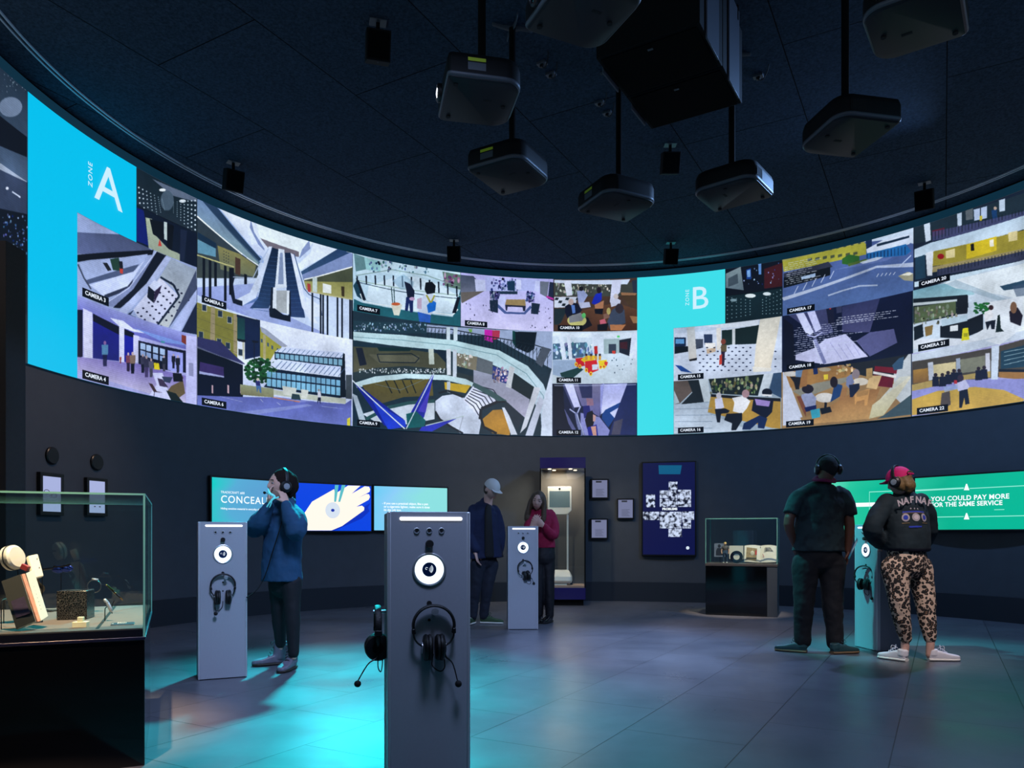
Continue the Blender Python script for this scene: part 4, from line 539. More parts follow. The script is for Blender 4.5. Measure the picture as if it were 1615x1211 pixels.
for nm, x0, x1, x2, m in (('A', 40.5, 119, 212.7, M['zoneA']), ('B', 1005, 1062.5, 1144, M['zoneB'])):
    lab = 'bright cyan panel lettered zone '+nm
    o = patch('zone_panel', float(wallA(x0)), float(wallA(x1)), 0, 1, m, vw, RS-.0015); o['label'] = lab
    o2 = patch('zone_panel', float(wallA(x1)), float(wallA(x2)), T23, 1, m, vw, RS-.0015); o2['label'] = 'upper arm of the '+lab
    lx, wx = ((167, 138) if nm == 'A' else (1104, 1083))
    wtext(nm, lx, .833, .58 if nm == 'A' else .50, M['white_e'], o2, .002, name='letter', ax='CENTER', r=RS-.018)
    wtext('ZONE', wx+1.5, .80, .082, M['white_e'], o2, 0, 1.25, True, name='word')
# ------------------------------------------------------------------ materials of the things
M['alu'] = mat('brushed_aluminium', (176, 180, 190), .45, metal=.25, noise=.05, nscale=80)
M['aluedge'] = mat('bright_aluminium_edge', (215, 218, 225), .3, metal=.5)
M['aluside'] = mat('grey_side_panel', (120, 122, 136), .55)
M['chrome'] = mat('chrome', (205, 210, 218), .34, metal=.75)
M['blk'] = mat('black_plastic', (16, 17, 20), .42)
M['blkg'] = mat('gloss_black', (6, 7, 10), .06, spec=.6)
M['rubber'] = mat('black_rubber', (12, 12, 14), .8)
M['lea'] = mat('black_leatherette', (14, 14, 17), .5, bump=.3, nscale=200)
M['lit'] = emis('lit_white', (236, 240, 255), 2.2); M['litring'] = emis('lit_ring', (222, 240, 255), 1.8)
M['navy'] = mat('navy_disc', (14, 40, 84), .3); M['glyph'] = emis('glyph_white', (225, 240, 255), .9)
M['frame'] = mat('black_frame', (12, 13, 16), .35)
M['paperlit'] = emis('backlit_paper', (170, 180, 225), .95); M['paper'] = mat('white_paper', (226, 222, 210), .7)
M['ink'] = mat('grey_ink', (60, 62, 70), .7); M['glass'] = glassmat('case_glass'); M['edge'] = glassmat('glass_edge')
M['edgeg'] = mat('green_glass_edge', (120, 190, 175), .15, emit=(60, 120, 110), es=0)
M['deck'] = mat('grey_deck', (104, 96, 92), .75, bump=.1, nscale=150)
M['white'] = mat('white_plastic', (232, 228, 220), .35); M['cream'] = mat('cream_block', (240, 232, 196), .6)
M['wire'] = mat('dark_wire', (30, 30, 32), .4, metal=.6); M['yellow'] = mat('yellow_sticker', (190, 205, 30), .5)
M['subw'] = mat('loudspeaker_paint', (9, 10, 13), .8, spec=.2); M['grille'] = mat('loudspeaker_grille', (4, 4, 5), .9, spec=.1)
M['projb'] = mat('projector_black', (13, 14, 17), .6, spec=.25); M['projrim'] = mat('projector_grey_rim', (70, 76, 86), .45)
M['projbot'] = mat('projector_underside', (30, 31, 36), .5, spec=.3)
# ------------------------------------------------------------------ listening consoles
def console(loc, rz, label, headhole=True):
    Wd, H, dp = .343, 1.17, .27
    t = thing('listening_console', label, 'console', loc, rz, 'interactive listening consoles')
    MB().box2((-Wd/2, .012, .004), (Wd/2, dp, H-.003)).build('body', M['aluside'], t, bevel=.004)
    MB().box2((-Wd/2+.012, 0, .006), (Wd/2-.012, .014, H)).build('front_panel', M['alu'], t, bevel=.002)
    for s in (-1, 1):
        MB().box2((s*Wd/2-s*.014, -.002, .004), (s*Wd/2+s*.001, .03, H)).build('edge_strip', M['aluedge'], t, bevel=.004)
    MB().box2((-Wd/2+.008, .012, 0), (Wd/2-.008, dp-.01, .006)).build('plinth_foot', M['blk'], t)
    pts = []
    for i in range(24):
        a = 2*pi*i/24; pts.append((math.cos(a)*.0073+(.123 if math.cos(a) > 0 else -.123), math.sin(a)*.0073))
    MB().prism(pts, (.008, .001, 1.141), (1, 0, 0), (0, 0, 1), .004).build('light_bar', M['lit'], t)
    for x in (-.052, 0, .051):
        b = MB().lathe([(.013, .004), (.0135, 0), (.0105, -.004), (.0095, -.001)], (x, -.001, 1.091), (0, 1, 0), 20).build('jack_socket', M['chrome'], t)
        MB().cyl((x, .002, 1.091), (x, -.0025, 1.091), .0065, n=14).build('socket_hole', M['rubber'], b)
    MB().lathe([(.016, .002), (.0165, -.012), (.0155, -.026), (.014, -.028)], (0, -.001, 1.037), (0, 1, 0), 24).build('volume_knob', M['rubber'], t)
    r = MB().lathe([(.0705, .004), (.0705, -.004), (.066, -.006), (.0605, -.004), (.0595, .002)], (0, -.001, .930), (0, 1, 0), 48).build('ring_bezel', M['chrome'], t)
    MB().lathe([(.0598, .003), (.0598, -.0035), (.052, -.005), (.030, -.005), (.030, .003)], (0, 0, .930), (0, 1, 0), 48).build('ring_light', M['litring'], t)
    d = MB().lathe([(.0296, .003), (.0296, -.006), (.001, -.0065)], (0, 0, .930), (0, 1, 0), 32).build('reader_disc', M['navy'], t)
    g = MB()
    for k in range(4):                                   # radio-wave glyph and its hook
        r_ = .006+.0045*k; g.tube([(-.008+r_*math.cos(a)+.003, -.0072, .930+.001*k+r_*math.sin(a)*1.0) for a in np.linspace(-.9, .75, 7)], .0007+.0003*k, 5, sub=2)
    g.tube([(-.0115+.0045*math.cos(a), -.0072, .9345+.0045*math.sin(a)) for a in np.linspace(.6, 4.9, 9)], .0012, 5, sub=2)
    g.build('wave_glyph', M['glyph'], d)
    for z, r_ in ((.789, .011), (.720, .0062), (.655, .0062)): MB().cyl((0, .004, z), (0, -.0012, z), r_, n=18).build('port', M['rubber'], t)
    p = MB().cyl((.018, .004, .759), (.018, -.045, .759), .007, n=16).build('hanging_peg', M['chrome'], t)
    MB().lathe([(.008, 0), (.0148, -.003), (.0148, -.008), (.001, -.009)], (.018, -.045, .759), (0, 1, 0), 24).build('peg_cap', M['chrome'], p)
    return t
def local(loc, rz, p): return Vector(loc)+Matrix.Rotation(rz, 3, 'Z') @ Vector(p)
def headset(loc, rz, label, boom=(.055, -.02, -.125), side=1, tilt=0, spread=.0, cable=True, group='headsets hanging on the consoles'):
    """hangs from its band; cups face each other along x"""
    t = thing('headset', label, 'headset', loc, rz, group); t.rotation_euler = (0, tilt, rz)
    A = np.linspace(math.radians(200), math.radians(-20), 13); zc = -.068
    MB().tube([(.085*math.cos(a), 0, zc+.082*math.sin(a)) for a in A], [(.014, .0065)]*13, 10, (0, 1, 0), 2).build('headband', M['lea'], t)
    for s in (-1, 1):
        y = MB().tube([(s*.083, 0, zc-.02), (s*.082, 0, zc-.045), (s*.068, 0, zc-.07), (s*(.05+spread), 0, -.150)], [(.011, .004), (.009, .004), (.007, .004), (.006, .005)], 8, (0, 1, 0), 3).build('yoke', M['blk'], t)
        MB().box((s*.0835, 0, zc-.022), (.014, .030, .022)).build('slider_block', M['blk'], y, bevel=.003)
        x0 = s*(.006+spread)
        c = MB().lathe([(.045, .018*1), (.054, .020), (.056, .028), (.050, .036), (.030, .041), (.001, .042)], (x0, 0, -.158), (s, 0, 0), 32).build('ear_cup', M['blk'], t)
        MB().lathe([(.030, 0), (.046, .001), (.054, .007), (.053, .016), (.046, .021), (.030, .022)], (x0, 0, -.158), (s, 0, 0), 32).build('ear_cushion', M['lea'], c)
        MB().lathe([(.024, .039), (.024, .0435), (.001, .044)], (x0, 0, -.158), (s, 0, 0), 24).build('cap_disc', M['chrome'] if s != side else M['blkg'], c)
    p0 = Vector((side*(.045+spread), 0, -.165)); e = p0+Vector((side*boom[0], boom[1], boom[2]))
    m = MB().tube([p0+Vector((0, 0, .01)), p0+Vector((side*.003, -.004, -.03)), p0.lerp(e, .5)+Vector((side*.006, 0, .006)), e], [.005, .0042, .0026, .0026], 8, sub=5).build('microphone_boom', M['blk'], t)
    MB().ball(e+Vector((side*.003, 0, -.010)), .0145, n=16, m=10).build('foam_windshield', M['rubber'], m)
    if cable: MB().tube([p0+Vector((-side*.004, 0, -.03)), p0+Vector((side*.0, 0, -.075)), p0+Vector((-side*.018, .012, -.095)), p0+Vector((-side*.05, .02, -.07)), (0, .02, -.19)], .0026, 6, sub=5).build('cable', M['rubber'], t)
    return t
R_ = math.radians
near = (W(677, 843, 3.17).x, 3.17, 0); a1 = R_(12.4)
console(near, a1, 'tall silver listening console standing nearest, cut by the bottom edge of the view')
headset(local(near, a1, (.016, -.028, .768)), a1, 'black headset on the front peg of the nearest silver console', (.052, -.015, -.135))
headset(local(near, a1, (-.172-.034, .13, .755)), a1-pi/2, 'black headset hanging out from the left side of the nearest console', (.02, -.085, -.125))
MB().cyl(local(near, a1, (-.165, .13, .747)), local(near, a1, (-.225, .13, .747)), .007).build('side_peg', M['chrome'])
sp = bpy.data.objects['side_peg']; con = [o for o in COL.objects if o.name == 'listening_console'][0]
bpy.context.view_layer.update(); sp.parent = con; sp.matrix_parent_inverse = con.matrix_world.inverted()
mid = W(351.5, 843, 5.68); mid.z = 0; a2 = R_(24.5)
console(mid, a2, 'silver listening console beside the woman in the long blue jacket')
headset(local(mid, a2, (.0, -.026, .768)), a2, 'black headset with microphone straight down, hanging beside the woman in blue', (-.008, -.02, -.10), -1, 0, .012)
far = W(825, 843, 8.62); far.z = 0; a3 = R_(3)
console(far, a3, 'narrow silver console between the man in a pale cap and the woman in red')
headset(local(far, a3, (.008, -.028, .768)), a3+R_(14), 'black headset with looped cable, on the console beside the woman in red', (.025, -.012, -.085), 1, R_(-10), -.004)
crn = Vector((W(1384, 843, 7.0).x, 7.0, 0)); th = R_(9.5)
rgt = crn+Vector((-math.sin(th), math.cos(th), 0))*.1715; a4 = -pi/2+th     # front faces left
console(rgt, a4, 'silver console lit cyan between the two people seen from behind')
headset(local(rgt, a4, (.016, -.034, .768)), a4+R_(32), 'black headset on the cyan lit console at right', (.03, -.02, -.11), 1, 0, .004)
# ------------------------------------------------------------------ wall displays
class Flat:
    """a flat upright thing set on the round wall between two columns of the view"""
    def __init__(s, x0, x1, inset=.05):
        D0, D1 = float(wallD(x0, RR-inset)), float(wallD(x1, RR-inset)); s.A, s.B = W(x0, 843, D0), W(x1, 843, D1); s.A.z = s.B.z = 0
        s.U = (s.B-s.A).normalized(); s.w = (s.B-s.A).length; s.mid = (s.A+s.B)/2; s.rz = math.atan2(s.U.y, s.U.x); s.N = Vector((s.U.y, -s.U.x, 0))
    def z(s, px, py): return s.q(px, py)[1]
    def q(s, px, py):                     # local x,z where the view ray through a pixel meets it
        d = Vector(((px-807.5)/FPX, 1, (HOR-py)/FPX)); o = Vector((0, 0, EYE)); k = (s.A-Vector((0, 0, 0))).dot(s.N)/d.dot(s.N)
        p = o+d*k; return ((p-s.mid).dot(s.U), p.z)
def poly(F, pts, m, parent, name, d=.0008, off=.0):
    L_ = [F.q(*p) for p in pts]
    return MB().prism([(x, z) for x, z in L_], (0, -off, 0), (1, 0, 0), (0, 0, 1), d).build(name, m, parent, smooth=False)
def gradmat(name, c0, c1, c2, s=1.0):
    m = bpy.data.materials.new(name); m.use_nodes = True; nt = m.node_tree; b = nt.nodes['Principled BSDF']
    tc = nt.nodes.new('ShaderNodeTexCoord'); n = nt.nodes.new('ShaderNodeTexNoise'); n.inputs['Scale'].default_value = 1.6; n.inputs['Detail'].default_value = 1
    sx = nt.nodes.new('ShaderNodeSeparateXYZ'); nt.links.new(tc.outputs['Generated'], sx.inputs[0]); nt.links.new(tc.outputs['Generated'], n.inputs['Vector'])
    ad = nt.nodes.new('ShaderNodeMath'); ad.operation = 'MULTIPLY_ADD'; nt.links.new(n.outputs['Fac'], ad.inputs[0]); ad.inputs[1].default_value = .7; nt.links.new(sx.outputs['X'], ad.inputs[2])
    cr = nt.nodes.new('ShaderNodeValToRGB'); cr.color_ramp.elements[0].position = .25; cr.color_ramp.elements[1].position = 1
    cr.color_ramp.elements[0].color = (*srgb(c0), 1); cr.color_ramp.elements[1].color = (*srgb(c2), 1); e = cr.color_ramp.elements.new(.6); e.color = (*srgb(c1), 1)
    nt.links.new(ad.outputs[0], cr.inputs[0]); nt.links.new(cr.outputs[0], b.inputs['Emission Color']); b.inputs['Emission Strength'].default_value = s
    b.inputs['Base Color'].default_value = (.01, .01, .01, 1); b.inputs['Roughness'].default_value = .3; return m
M['scr1'] = gradmat('cyan_slide', (10, 205, 200), (86, 172, 214), (90, 160, 210)); M['scr3'] = gradmat('pale_blue_slide', (110, 205, 245), (140, 206, 248), (140, 225, 225))
M['scrb'] = emis('blue_slide', (0, 66, 226), 1); M['scrb2'] = emis('shade_blue', (0, 44, 190), 1); M['skinflat'] = emis('cream_hand', (255, 246, 232), 1.05); M['txt'] = emis('slide_text', (240, 250, 255), 1.1)
M['scrg'] = gradmat('green_slide', (104, 226, 196), (40, 200, 160), (0, 186, 150)); M['scrg2'] = gradmat('deeper_green_slide', (30, 192, 156), (0, 178, 142), (0, 184, 150)); M['line'] = emis('pale_line', (150, 240, 220), 1)
def monitor(x0, x1, z0, z1, m, label, group=None, inset=.05):
    F = Flat(x0, x1, inset); t = thing('wall_display', label, 'display', F.mid, F.rz, group)
    MB().box2((-F.w/2-.022, -.004, z0-.022), (F.w/2+.022, .045, z1+.022)).build('bezel', M['frame'], t, bevel=.004)
    s = MB().box2((-F.w/2, -.006, z0), (F.w/2, .001, z1)).build('screen', m, t, smooth=False); F.t = t; F.s = s; F.z0, F.z1 = z0, z1; return F
def ftext(F, s, px, py, size, m, parent, off=0, name='lettering', sp=1, y=-.0075, ax='LEFT'):
    x, z = F.q(px, py); return text(s, size, m, parent, (x, y, z), (pi/2, 0, 0), name, .0004, off, ax, sp)
F = monitor(334, 461.5, 1.13, 1.795, M['scr1'], 'cyan screen reading TRADECRAFT and CONCEAL, behind the woman in the blue jacket', None)
ftext(F, 'TRADECRAFT #88', 347.5, 776, .043, M['txt'], F.s); ftext(F, 'CONCEALMENT', 347.5, 787.5, .132, M['txt'], F.s, .001, 'heading', 1.12); ftext(F, 'Hiding sensitive material in everyday objects', 347.5, 801.7, .036, M['txt'], F.s, .0005)
F = monitor(466.5, 585, 1.13, 1.795, M['scrb'], 'blue screen showing a large cream coloured hand')
c5 = lambda L_: [(320+x/5.383, 730+y/5.383) for x, y in L_]
H_ = [(850, 440), (925, 328), (1112, 222), (1120, 262), (1230, 192), (1335, 194), (1312, 214), (1260, 262), (1372, 198), (1408, 202), (1418, 224), (1412, 246), (1310, 300), (1385, 264), (1408, 266), (1416, 288), (1406, 312), (1300, 372), (1348, 362), (1368, 378), (1366, 402), (1180, 535), (1090, 573), (850, 573)]
poly(F, c5([(1180, 545), (1350, 470), (1412, 410), (1400, 378), (1420, 340), (1330, 395), (1120, 573), (1085, 574)]), M['scrb2'], F.s, 'hand_shadow', off=.0065)
poly(F, c5(H_), M['skinflat'], F.s, 'hand_picture', off=.0075)
x, z = F.q(*c5([(1100, 402)])[0]); MB().lathe([(.115, 0), (.115, .001), (.108, .001), (.108, 0)], (x, -.009, z), (0, 1, 0), 40).build('halo_ring', emis('pale_ring', (214, 226, 240), 1), F.s)
MB().ball((x, -.010, z), (.028, .001, .022), n=14, m=8).build('blue_dot', emis('blue_dot', (20, 50, 170), 1), F.s)
for dx in (0, 58): poly(F, c5([(1118+dx, 188), (1150+dx, 188), (1128+dx*.6, 330), (1112+dx*.6, 330)]), emis('green_streak', (90, 190, 200), 1), F.s, 'light_streak', off=.0085)
F = monitor(590, 705, 1.14, 1.80, M['scr3'], 'pale blue screen of white text lines, partly hidden by the nearest console')
for k, s in enumerate(('- If you use a practical object, like a pen', '  or a cigarette lighter, make sure it does', '  its day job too.')): ftext(F, s, 602.5, 793.6+k*5.2, .046, M['txt'], F.s, .0012)
F = monitor(1303, 1439.5, 1.14, 1.83, M['scrg'], 'green screen with a white title bar, behind the woman in the pink cap')
def rl(F, pts, wd, nm='thin_line', m=None):
    q = [F.q(*p) for p in pts]; b = MB()
    for (x0, z0), (x1, z1) in zip(q[:-1], q[1:]): b.box(((x0+x1)/2, -.0068, (z0+z1)/2), (abs(x1-x0)+wd, .001, abs(z1-z0)+wd))
    b.build(nm, m or M['line'], F.s, smooth=False)
rl(F, [(1438, 773.5), (1371.5, 775.5), (1371.5, 817), (1438, 817)], .006); rl(F, [(1318, 797), (1395, 795)], .055, 'title_bar', M['txt'])
F = monitor(1443.8, 1640, 1.14, 1.83, M['scrg2'], 'green screen reading YOU COULD PAY MORE FOR THE SAME SERVICE')
rl(F, [(1444.5, 772.8), (1520, 770.5)], .006); rl(F, [(1530, 770), (1638, 765)], .006); rl(F, [(1470, 815.3), (1520, 814.8)], .006); rl(F, [(1530, 814.6), (1638, 813)], .006)
for px, py in ((1525, 768), (1525, 814)): poly(F, [(px-4.4, py+5), (px-.8, py-5), (px+.8, py-5), (px+4.4, py+5)], M['txt'], F.s, 'triangle_mark', off=.0075)
ftext(F, 'YOU COULD PAY MORE', 1469, 787.5, .084, M['txt'], F.s, .002, 'headline', 1.06); ftext(F, 'FOR THE SAME SERVICE', 1469, 796.6, .0805, M['txt'], F.s, .002, 'headline', 1.04); rl(F, [(1569, 803.8), (1584, 803.4)], .008, 'footnote')
# upright display with a cross of small photographs
F = monitor(1014, 1096, .757, 2.22, emis('deep_navy', (2, 6, 66), 1), 'tall upright dark blue screen with a cross of black and white photographs')
def bwmat():
    m = bpy.data.materials.new('grainy_photographs'); m.use_nodes = True; nt = m.node_tree; b = nt.nodes['Principled BSDF']
    tc = nt.nodes.new('ShaderNodeTexCoord'); n = nt.nodes.new('ShaderNodeTexNoise'); n.inputs['Scale'].default_value = 17; n.inputs['Detail'].default_value = 3
    cr = nt.nodes.new('ShaderNodeValToRGB'); cr.color_ramp.elements[0].position = .4; cr.color_ramp.elements[0].color = (.003, .005, .02, 1); cr.color_ramp.elements[1].position = .58; cr.color_ramp.elements[1].color = (.62, .72, .95, 1)
    nt.links.new(tc.outputs['Object'], n.inputs[0]); nt.links.new(n.outputs[0], cr.inputs[0]); nt.links.new(cr.outputs[0], b.inputs['Emission Color']); b.inputs['Emission Strength'].default_value = 1; b.inputs['Base Color'].default_value = (0, 0, 0, 1); return m
M['bw'] = bwmat(); c7 = lambda x, y: (1005+x/7.81, 725+y/7.81)
for x0, y0, x1, y1 in ((388, 270, 496, 368), (278, 378, 385, 472), (390, 375, 492, 476), (498, 370, 663, 580), (278, 480, 385, 580), (388, 480, 494, 580), (110, 428, 220, 585), (73, 640, 272, 742), (280, 640, 545, 845), (552, 636, 700, 740), (556, 745, 662, 845), (385, 850, 548, 950)):
    poly(F, [c7(x0, y1), c7(x1, y1), c7(x1, y0), c7(x0, y0)], M['bw'], F.s, 'photo_tile', off=.0065)
ftext(F, 'PROBLEMS', *c7(308, 608), .05, M['txt'], F.s, .002, 'title'); x, z = F.q(*c7(622, 1085))
MB().lathe([(.026, 0), (.026, .001), (.016, .001), (.016, 0)], (x, -.0075, z), (0, 1, 0), 20).build('round_logo', M['glyph'], F.s)
poly(F, [c7(268, 178), c7(530, 178), c7(550, 68), c7(262, 68)], emis('teal_patch', (0, 88, 128), 1), F.s, 'teal_patch', off=.0062)
# framed notices and left-hand light frames
def notice(x0, x1, y0, y1, lab, group, backlit=False):
    F = Flat(x0, x1, .03); ym = (F.q(x0, y0)[1]+F.q(x1, y0)[1])/2; yb = (F.q(x0, y1)[1]+F.q(x1, y1)[1])/2
    t = thing('picture_frame', lab, 'frame', F.mid, F.rz, group)
    fr = MB(); w_ = F.w/2; b = w_*(.16 if not backlit else .22)
    for a_, c_ in (((-w_, yb), (w_, yb+b)), ((-w_, ym-b), (w_, ym)), ((-w_, yb+b), (-w_+b, ym-b)), ((w_-b, yb+b), (w_, ym-b))): fr.box2((a_[0], -.012, a_[1]), (c_[0], .028, c_[1]))
    fr.build('frame', M['frame'], t, bevel=.002)
    MB().box2((-w_+b, -.003, yb+b), (w_-b, .002, ym-b)).build('sheet', M['paperlit'] if backlit else emis('lit_notice', (118, 124, 158), .9), t, smooth=False)
    return F, t, w_, b, yb, ym
for (x0, x1, y0, y1, lab) in ((932, 960, 755, 786.5, 'small framed notice just right of the glass robot case, upper one'), (973, 1000, 786, 818.5, 'small framed notice nearest to the tall upright screen'), (931, 959, 817.5, 850, 'small framed notice just right of the glass robot case, lower one')):
    F, t, w_, b, yb, ym = notice(x0, x1, y0, y1, lab, None); MB().box2((-w_*.45, -.004, ym-b*2.7), (w_*.2, -.003, ym-b*1.5)).build('heading_block', M['ink'], t, smooth=False)
    tb = MB()
    for k in range(7): tb.box2((-w_*.45, -.004, yb+b*2.2+k*.017), (w_*(.5-.1*(k % 3)), -.003, yb+b*2.2+k*.017+.004))
    tb.build('text_lines', M['ink'], t, smooth=False)
for i, (x0, x1, y0, y1, lab) in enumerate(((-14, 24, 737, 812, 'narrow backlit frame cut by the left edge pillar'), (62, 99.5, 746, 812.5, 'backlit frame drawn with glasses, left of the pair above the near case'), (136, 168.5, 754, 813.5, 'backlit frame with a faint face, right of the pair above the near case'))):
    F, t, w_, b, yb, ym = notice(x0, x1, y0, y1, lab, None, True)
    if i == 1:
        g = MB()
        for dx in (-.07, .03): g.tube([(dx+.035*math.cos(a), -.005, ym-.21+.02*math.sin(a)-dx*.35) for a in np.linspace(0, 2*pi, 13)], .003, 6, sub=2)
        g.build('glasses_drawing', M['ink'], t)
    if i == 2:
        g = MB()
        for dx in (-.03, .04): g.ball((dx, -.004, ym-.3), (.014, .0015, .006), n=8, m=6)
        g.build('face_drawing', M['ink'], t)
for px, py, lab in ((6, 708, 'round grey wall speaker, leftmost of three'), (82.5, 718.5, 'round grey wall speaker above the backlit glasses drawing'), (153, 729, 'round grey wall speaker above the backlit face drawing')):
    F = Flat(px-7.5, px+7.5, .012); z = F.q(px, py)[1]; t = thing('wall_speaker', lab, 'speaker', F.mid, F.rz, 'round wall speakers')
    MB().lathe([(.085, .014), (.085, -.006), (.076, -.014)], (0, 0, z), (0, 1, 0), 32).build('rim', M['frame'], t); MB().lathe([(.075, .0), (.075, -.013), (.001, -.0135)], (0, 0, z), (0, 1, 0), 32).build('grille', mat('grey_mesh', (34, 36, 42), .8), t)
# ------------------------------------------------------------------ glass cases
def bars(parent, x0, x1, y0, y1, z0, z1, r=.004, m=None):
    """bright edges of a glass hood"""
    b = MB(); m = m or M['edgeg']
    for x in (x0, x1):
        for y in (y0, y1): b.box2((x-r, y-r, z0), (x+r, y+r, z1))
    for z in (z1,):
        for x in (x0, x1): b.box2((x-r, y0, z-r), (x+r, y1, z+r))
        for y in (y0, y1): b.box2((x0, y-r, z-r), (x1, y+r, z+r))
    return b.build('glass_edges', m, parent, smooth=False)
def hood(parent, x0, x1, y0, y1, z0, z1, th=.008):
    for nm, a_, c_ in (('front_pane', (x0, y0, z0), (x1, y0+th, z1)), ('back_pane', (x0, y1-th, z0), (x1, y1, z1)), ('side_pane', (x0, y0+th, z0), (x0+th, y1-th, z1)), ('side_pane', (x1-th, y0+th, z0), (x1, y1-th, z1)), ('top_pane', (x0, y0, z1), (x1, y1, z1+th))):
        MB().box2(a_, c_).build(nm, M['glass'], parent, smooth=False)
# near case: origin = front right corner on the floor, x runs left-to-right
ncl = Vector((-1.711, 3.55, 0)); nca = R_(24)
nc = thing('display_case', 'large black based glass display case at the near left, holding spy gadgets', 'display case', ncl, nca)
NL, ND, NZ = 1.42, 1.30, .64
MB().box2((-NL, .0, .0), (-.0, ND-.32, .585)).build('base', M['blkg'], nc, bevel=.003)
MB().box2((-NL, .008, .60), (-.008, ND-.008, NZ-.006)).build('deck_tray', mat('ink_blue_tray', (14, 16, 34), .4), nc); MB().box2((-NL, .010, NZ-.006), (-.010, ND-.010, NZ)).build('deck', M['deck'], nc)
MB().box2((-NL-.005, -.004, .585), (.004, ND, .600)).build('deck_rim', mat('dark_blue_rim', (20, 24, 52), .3), nc, bevel=.002)
hood(nc, -NL, 0, 0, ND, .60, 1.258); bars(nc, -NL+.004, -.002, .002, ND-.002, .60, 1.262, .0045)
MB().box((-.20, .66, NZ+.0006), (.014, 1.22, .0012)).build('deck_groove', M['rubber'], nc)
Rn = Matrix.Rotation(nca, 3, 'Z')
def ondeck(px, py, z=NZ):                    # point of the near deck seen at a pixel
    D = (EYE-z)*FPX/(py-HOR); v = W(px, HOR, D); v.z = z; return v
def stem(parent, pts, r=.0022, foot=None):
    o = MB().tube(pts, r, 8, sub=4, rnd=False).build('stand', M['wire'], parent)
    return o
# tissue box
p = ondeck(113, 977.5); t = thing('tissue_box', 'black crackled cube box with an oval slot on the grey deck', 'box', p, R_(14))
cr_ = bpy.data.materials.new('crackled_black'); cr_.use_nodes = True; nt = cr_.node_tree; bb = nt.nodes['Principled BSDF']; tc = nt.nodes.new('ShaderNodeTexCoord'); vo = nt.nodes.new('ShaderNodeTexVoronoi'); vo.feature = 'DISTANCE_TO_EDGE'; vo.inputs['Scale'].default_value = 105; rp = nt.nodes.new('ShaderNodeValToRGB'); rp.color_ramp.elements[0].color = (.10, .09, .08, 1); rp.color_ramp.elements[1].color = (.006, .006, .007, 1); rp.color_ramp.elements[1].position = .09
nt.links.new(tc.outputs['Object'], vo.inputs['Vector']); nt.links.new(vo.outputs[0], rp.inputs[0]); nt.links.new(rp.outputs[0], bb.inputs['Base Color']); bb.inputs['Roughness'].default_value = .25
MB().box2((-.07, 0, 0), (.07, .14, .148)).build('box', cr_, t, bevel=.004); MB().ball((0, .07, .148), (.03, .017, .0015), n=20, m=8).build('slot', M['rubber'], t)
# cream blocks
p = ondeck(125, 989.4); t = thing('cream_block', 'small cream block topped by a little cube, before the crackled box', 'block', p, R_(10))
MB().box2((-.031, 0, 0), (.031, .04, .025)).build('lower_block', M['cream'], t, bevel=.001); MB().box2((-.012, .008, .025), (.012, .032, .047)).build('upper_cube', M['cream'], t, bevel=.001)
# camcorder stick on a stand
p = ondeck(165.6, 979.4); t = thing('gadget_stand', 'silver key fob camera held up on a thin bent stand', 'gadget', p, R_(20))
stem(t, [(0, 0, 0), (0, 0, .055), (.004, 0, .068), (.016, 0, .074)]); MB().tube([(.0, 0, .106), (.012, 0, .088), (.024, 0, .062), (.028, 0, .05)], [(.010, .008), (.012, .009), (.012, .009), (.009, .007)], 14, (0, 1, 0)).build('fob_body', M['chrome'], t); MB().box((.009, -.008, .092), (.014, .003, .01)).build('fob_window', M['blkg'], t)
# pen
p = ondeck(176.8, 967.5); t = thing('spy_pen', 'black and gold pen held slanting in mid air on a thin stand', 'pen', p, R_(10))
stem(t, [(0, 0, 0), (0, 0, .04), (.012, 0, .075)]); e0, e1 = Vector((-.026, -.01, .160)), Vector((.062, -.02, .075)); dd = (e1-e0)
gold = mat('gold', (212, 160, 84), .22, metal=1)
MB().tube([e0+dd*.05, e0+dd*.5, e0+dd*.86], [.0055, .006, .0048], 14, sub=3).build('barrel', M['blkg'], t)
MB().cyl(e0, e0+dd*.07, .0045, .005).build('clicker', gold, t); MB().cyl(e0+dd*.52, e0+dd*.57, .0066).build('centre_ring', gold, t); MB().cyl(e0+dd*.86, e1, .0048, .0015).build('nib', gold, t); MB().box(e0+dd*.28+Vector((.003, -.007, .005)), (.045, .002, .004), Matrix.Rotation(R_(43), 3, 'Y')).build('clip', gold, t)
# watch
p = ondeck(141.6, 965.4); t = thing('wristwatch', 'steel wristwatch looped upright on a thin stand behind the crackled box', 'watch', p, R_(20))
stem(t, [(0, 0, 0), (0, 0, .11), (.012, 0, .118)]); MB().tube([(.022+.034*math.cos(a), 0, .145+.036*math.sin(a)) for a in np.linspace(0, 2*pi, 19)], [(.010, .0025)]*19, 8, (0, 1, 0), 2).build('strap', mat('dull_steel', (120, 112, 108), .3, metal=.9), t)
MB().lathe([(.017, 0), (.018, .004), (.016, .009), (.001, .009)], (.026, 0, .180), (.15, 0, 1), 24).build('dial', M['chrome'], t)
# label plate
p = ondeck(193, 986); t = thing('caption_card', 'small dark blue caption card lying on the deck near the pen', 'card', p, nca)
MB().box((0, .03, .003), (.10, .065, .006), Matrix.Rotation(R_(4), 3, 'X')).build('card', mat('card_blue', (34, 62, 84), .5), t, bevel=.001)
g = MB()
for k in range(5): g.box((-.02+k*.0085, .03+(k % 2)*.004, .0085), (.003, .042-.006*(k % 3), .0006), Matrix.Rotation(R_(4), 3, 'X'))
g.box((-.042, .02, .0075), (.006, .02, .0006)); g.build('card_text', M['paper'], t)
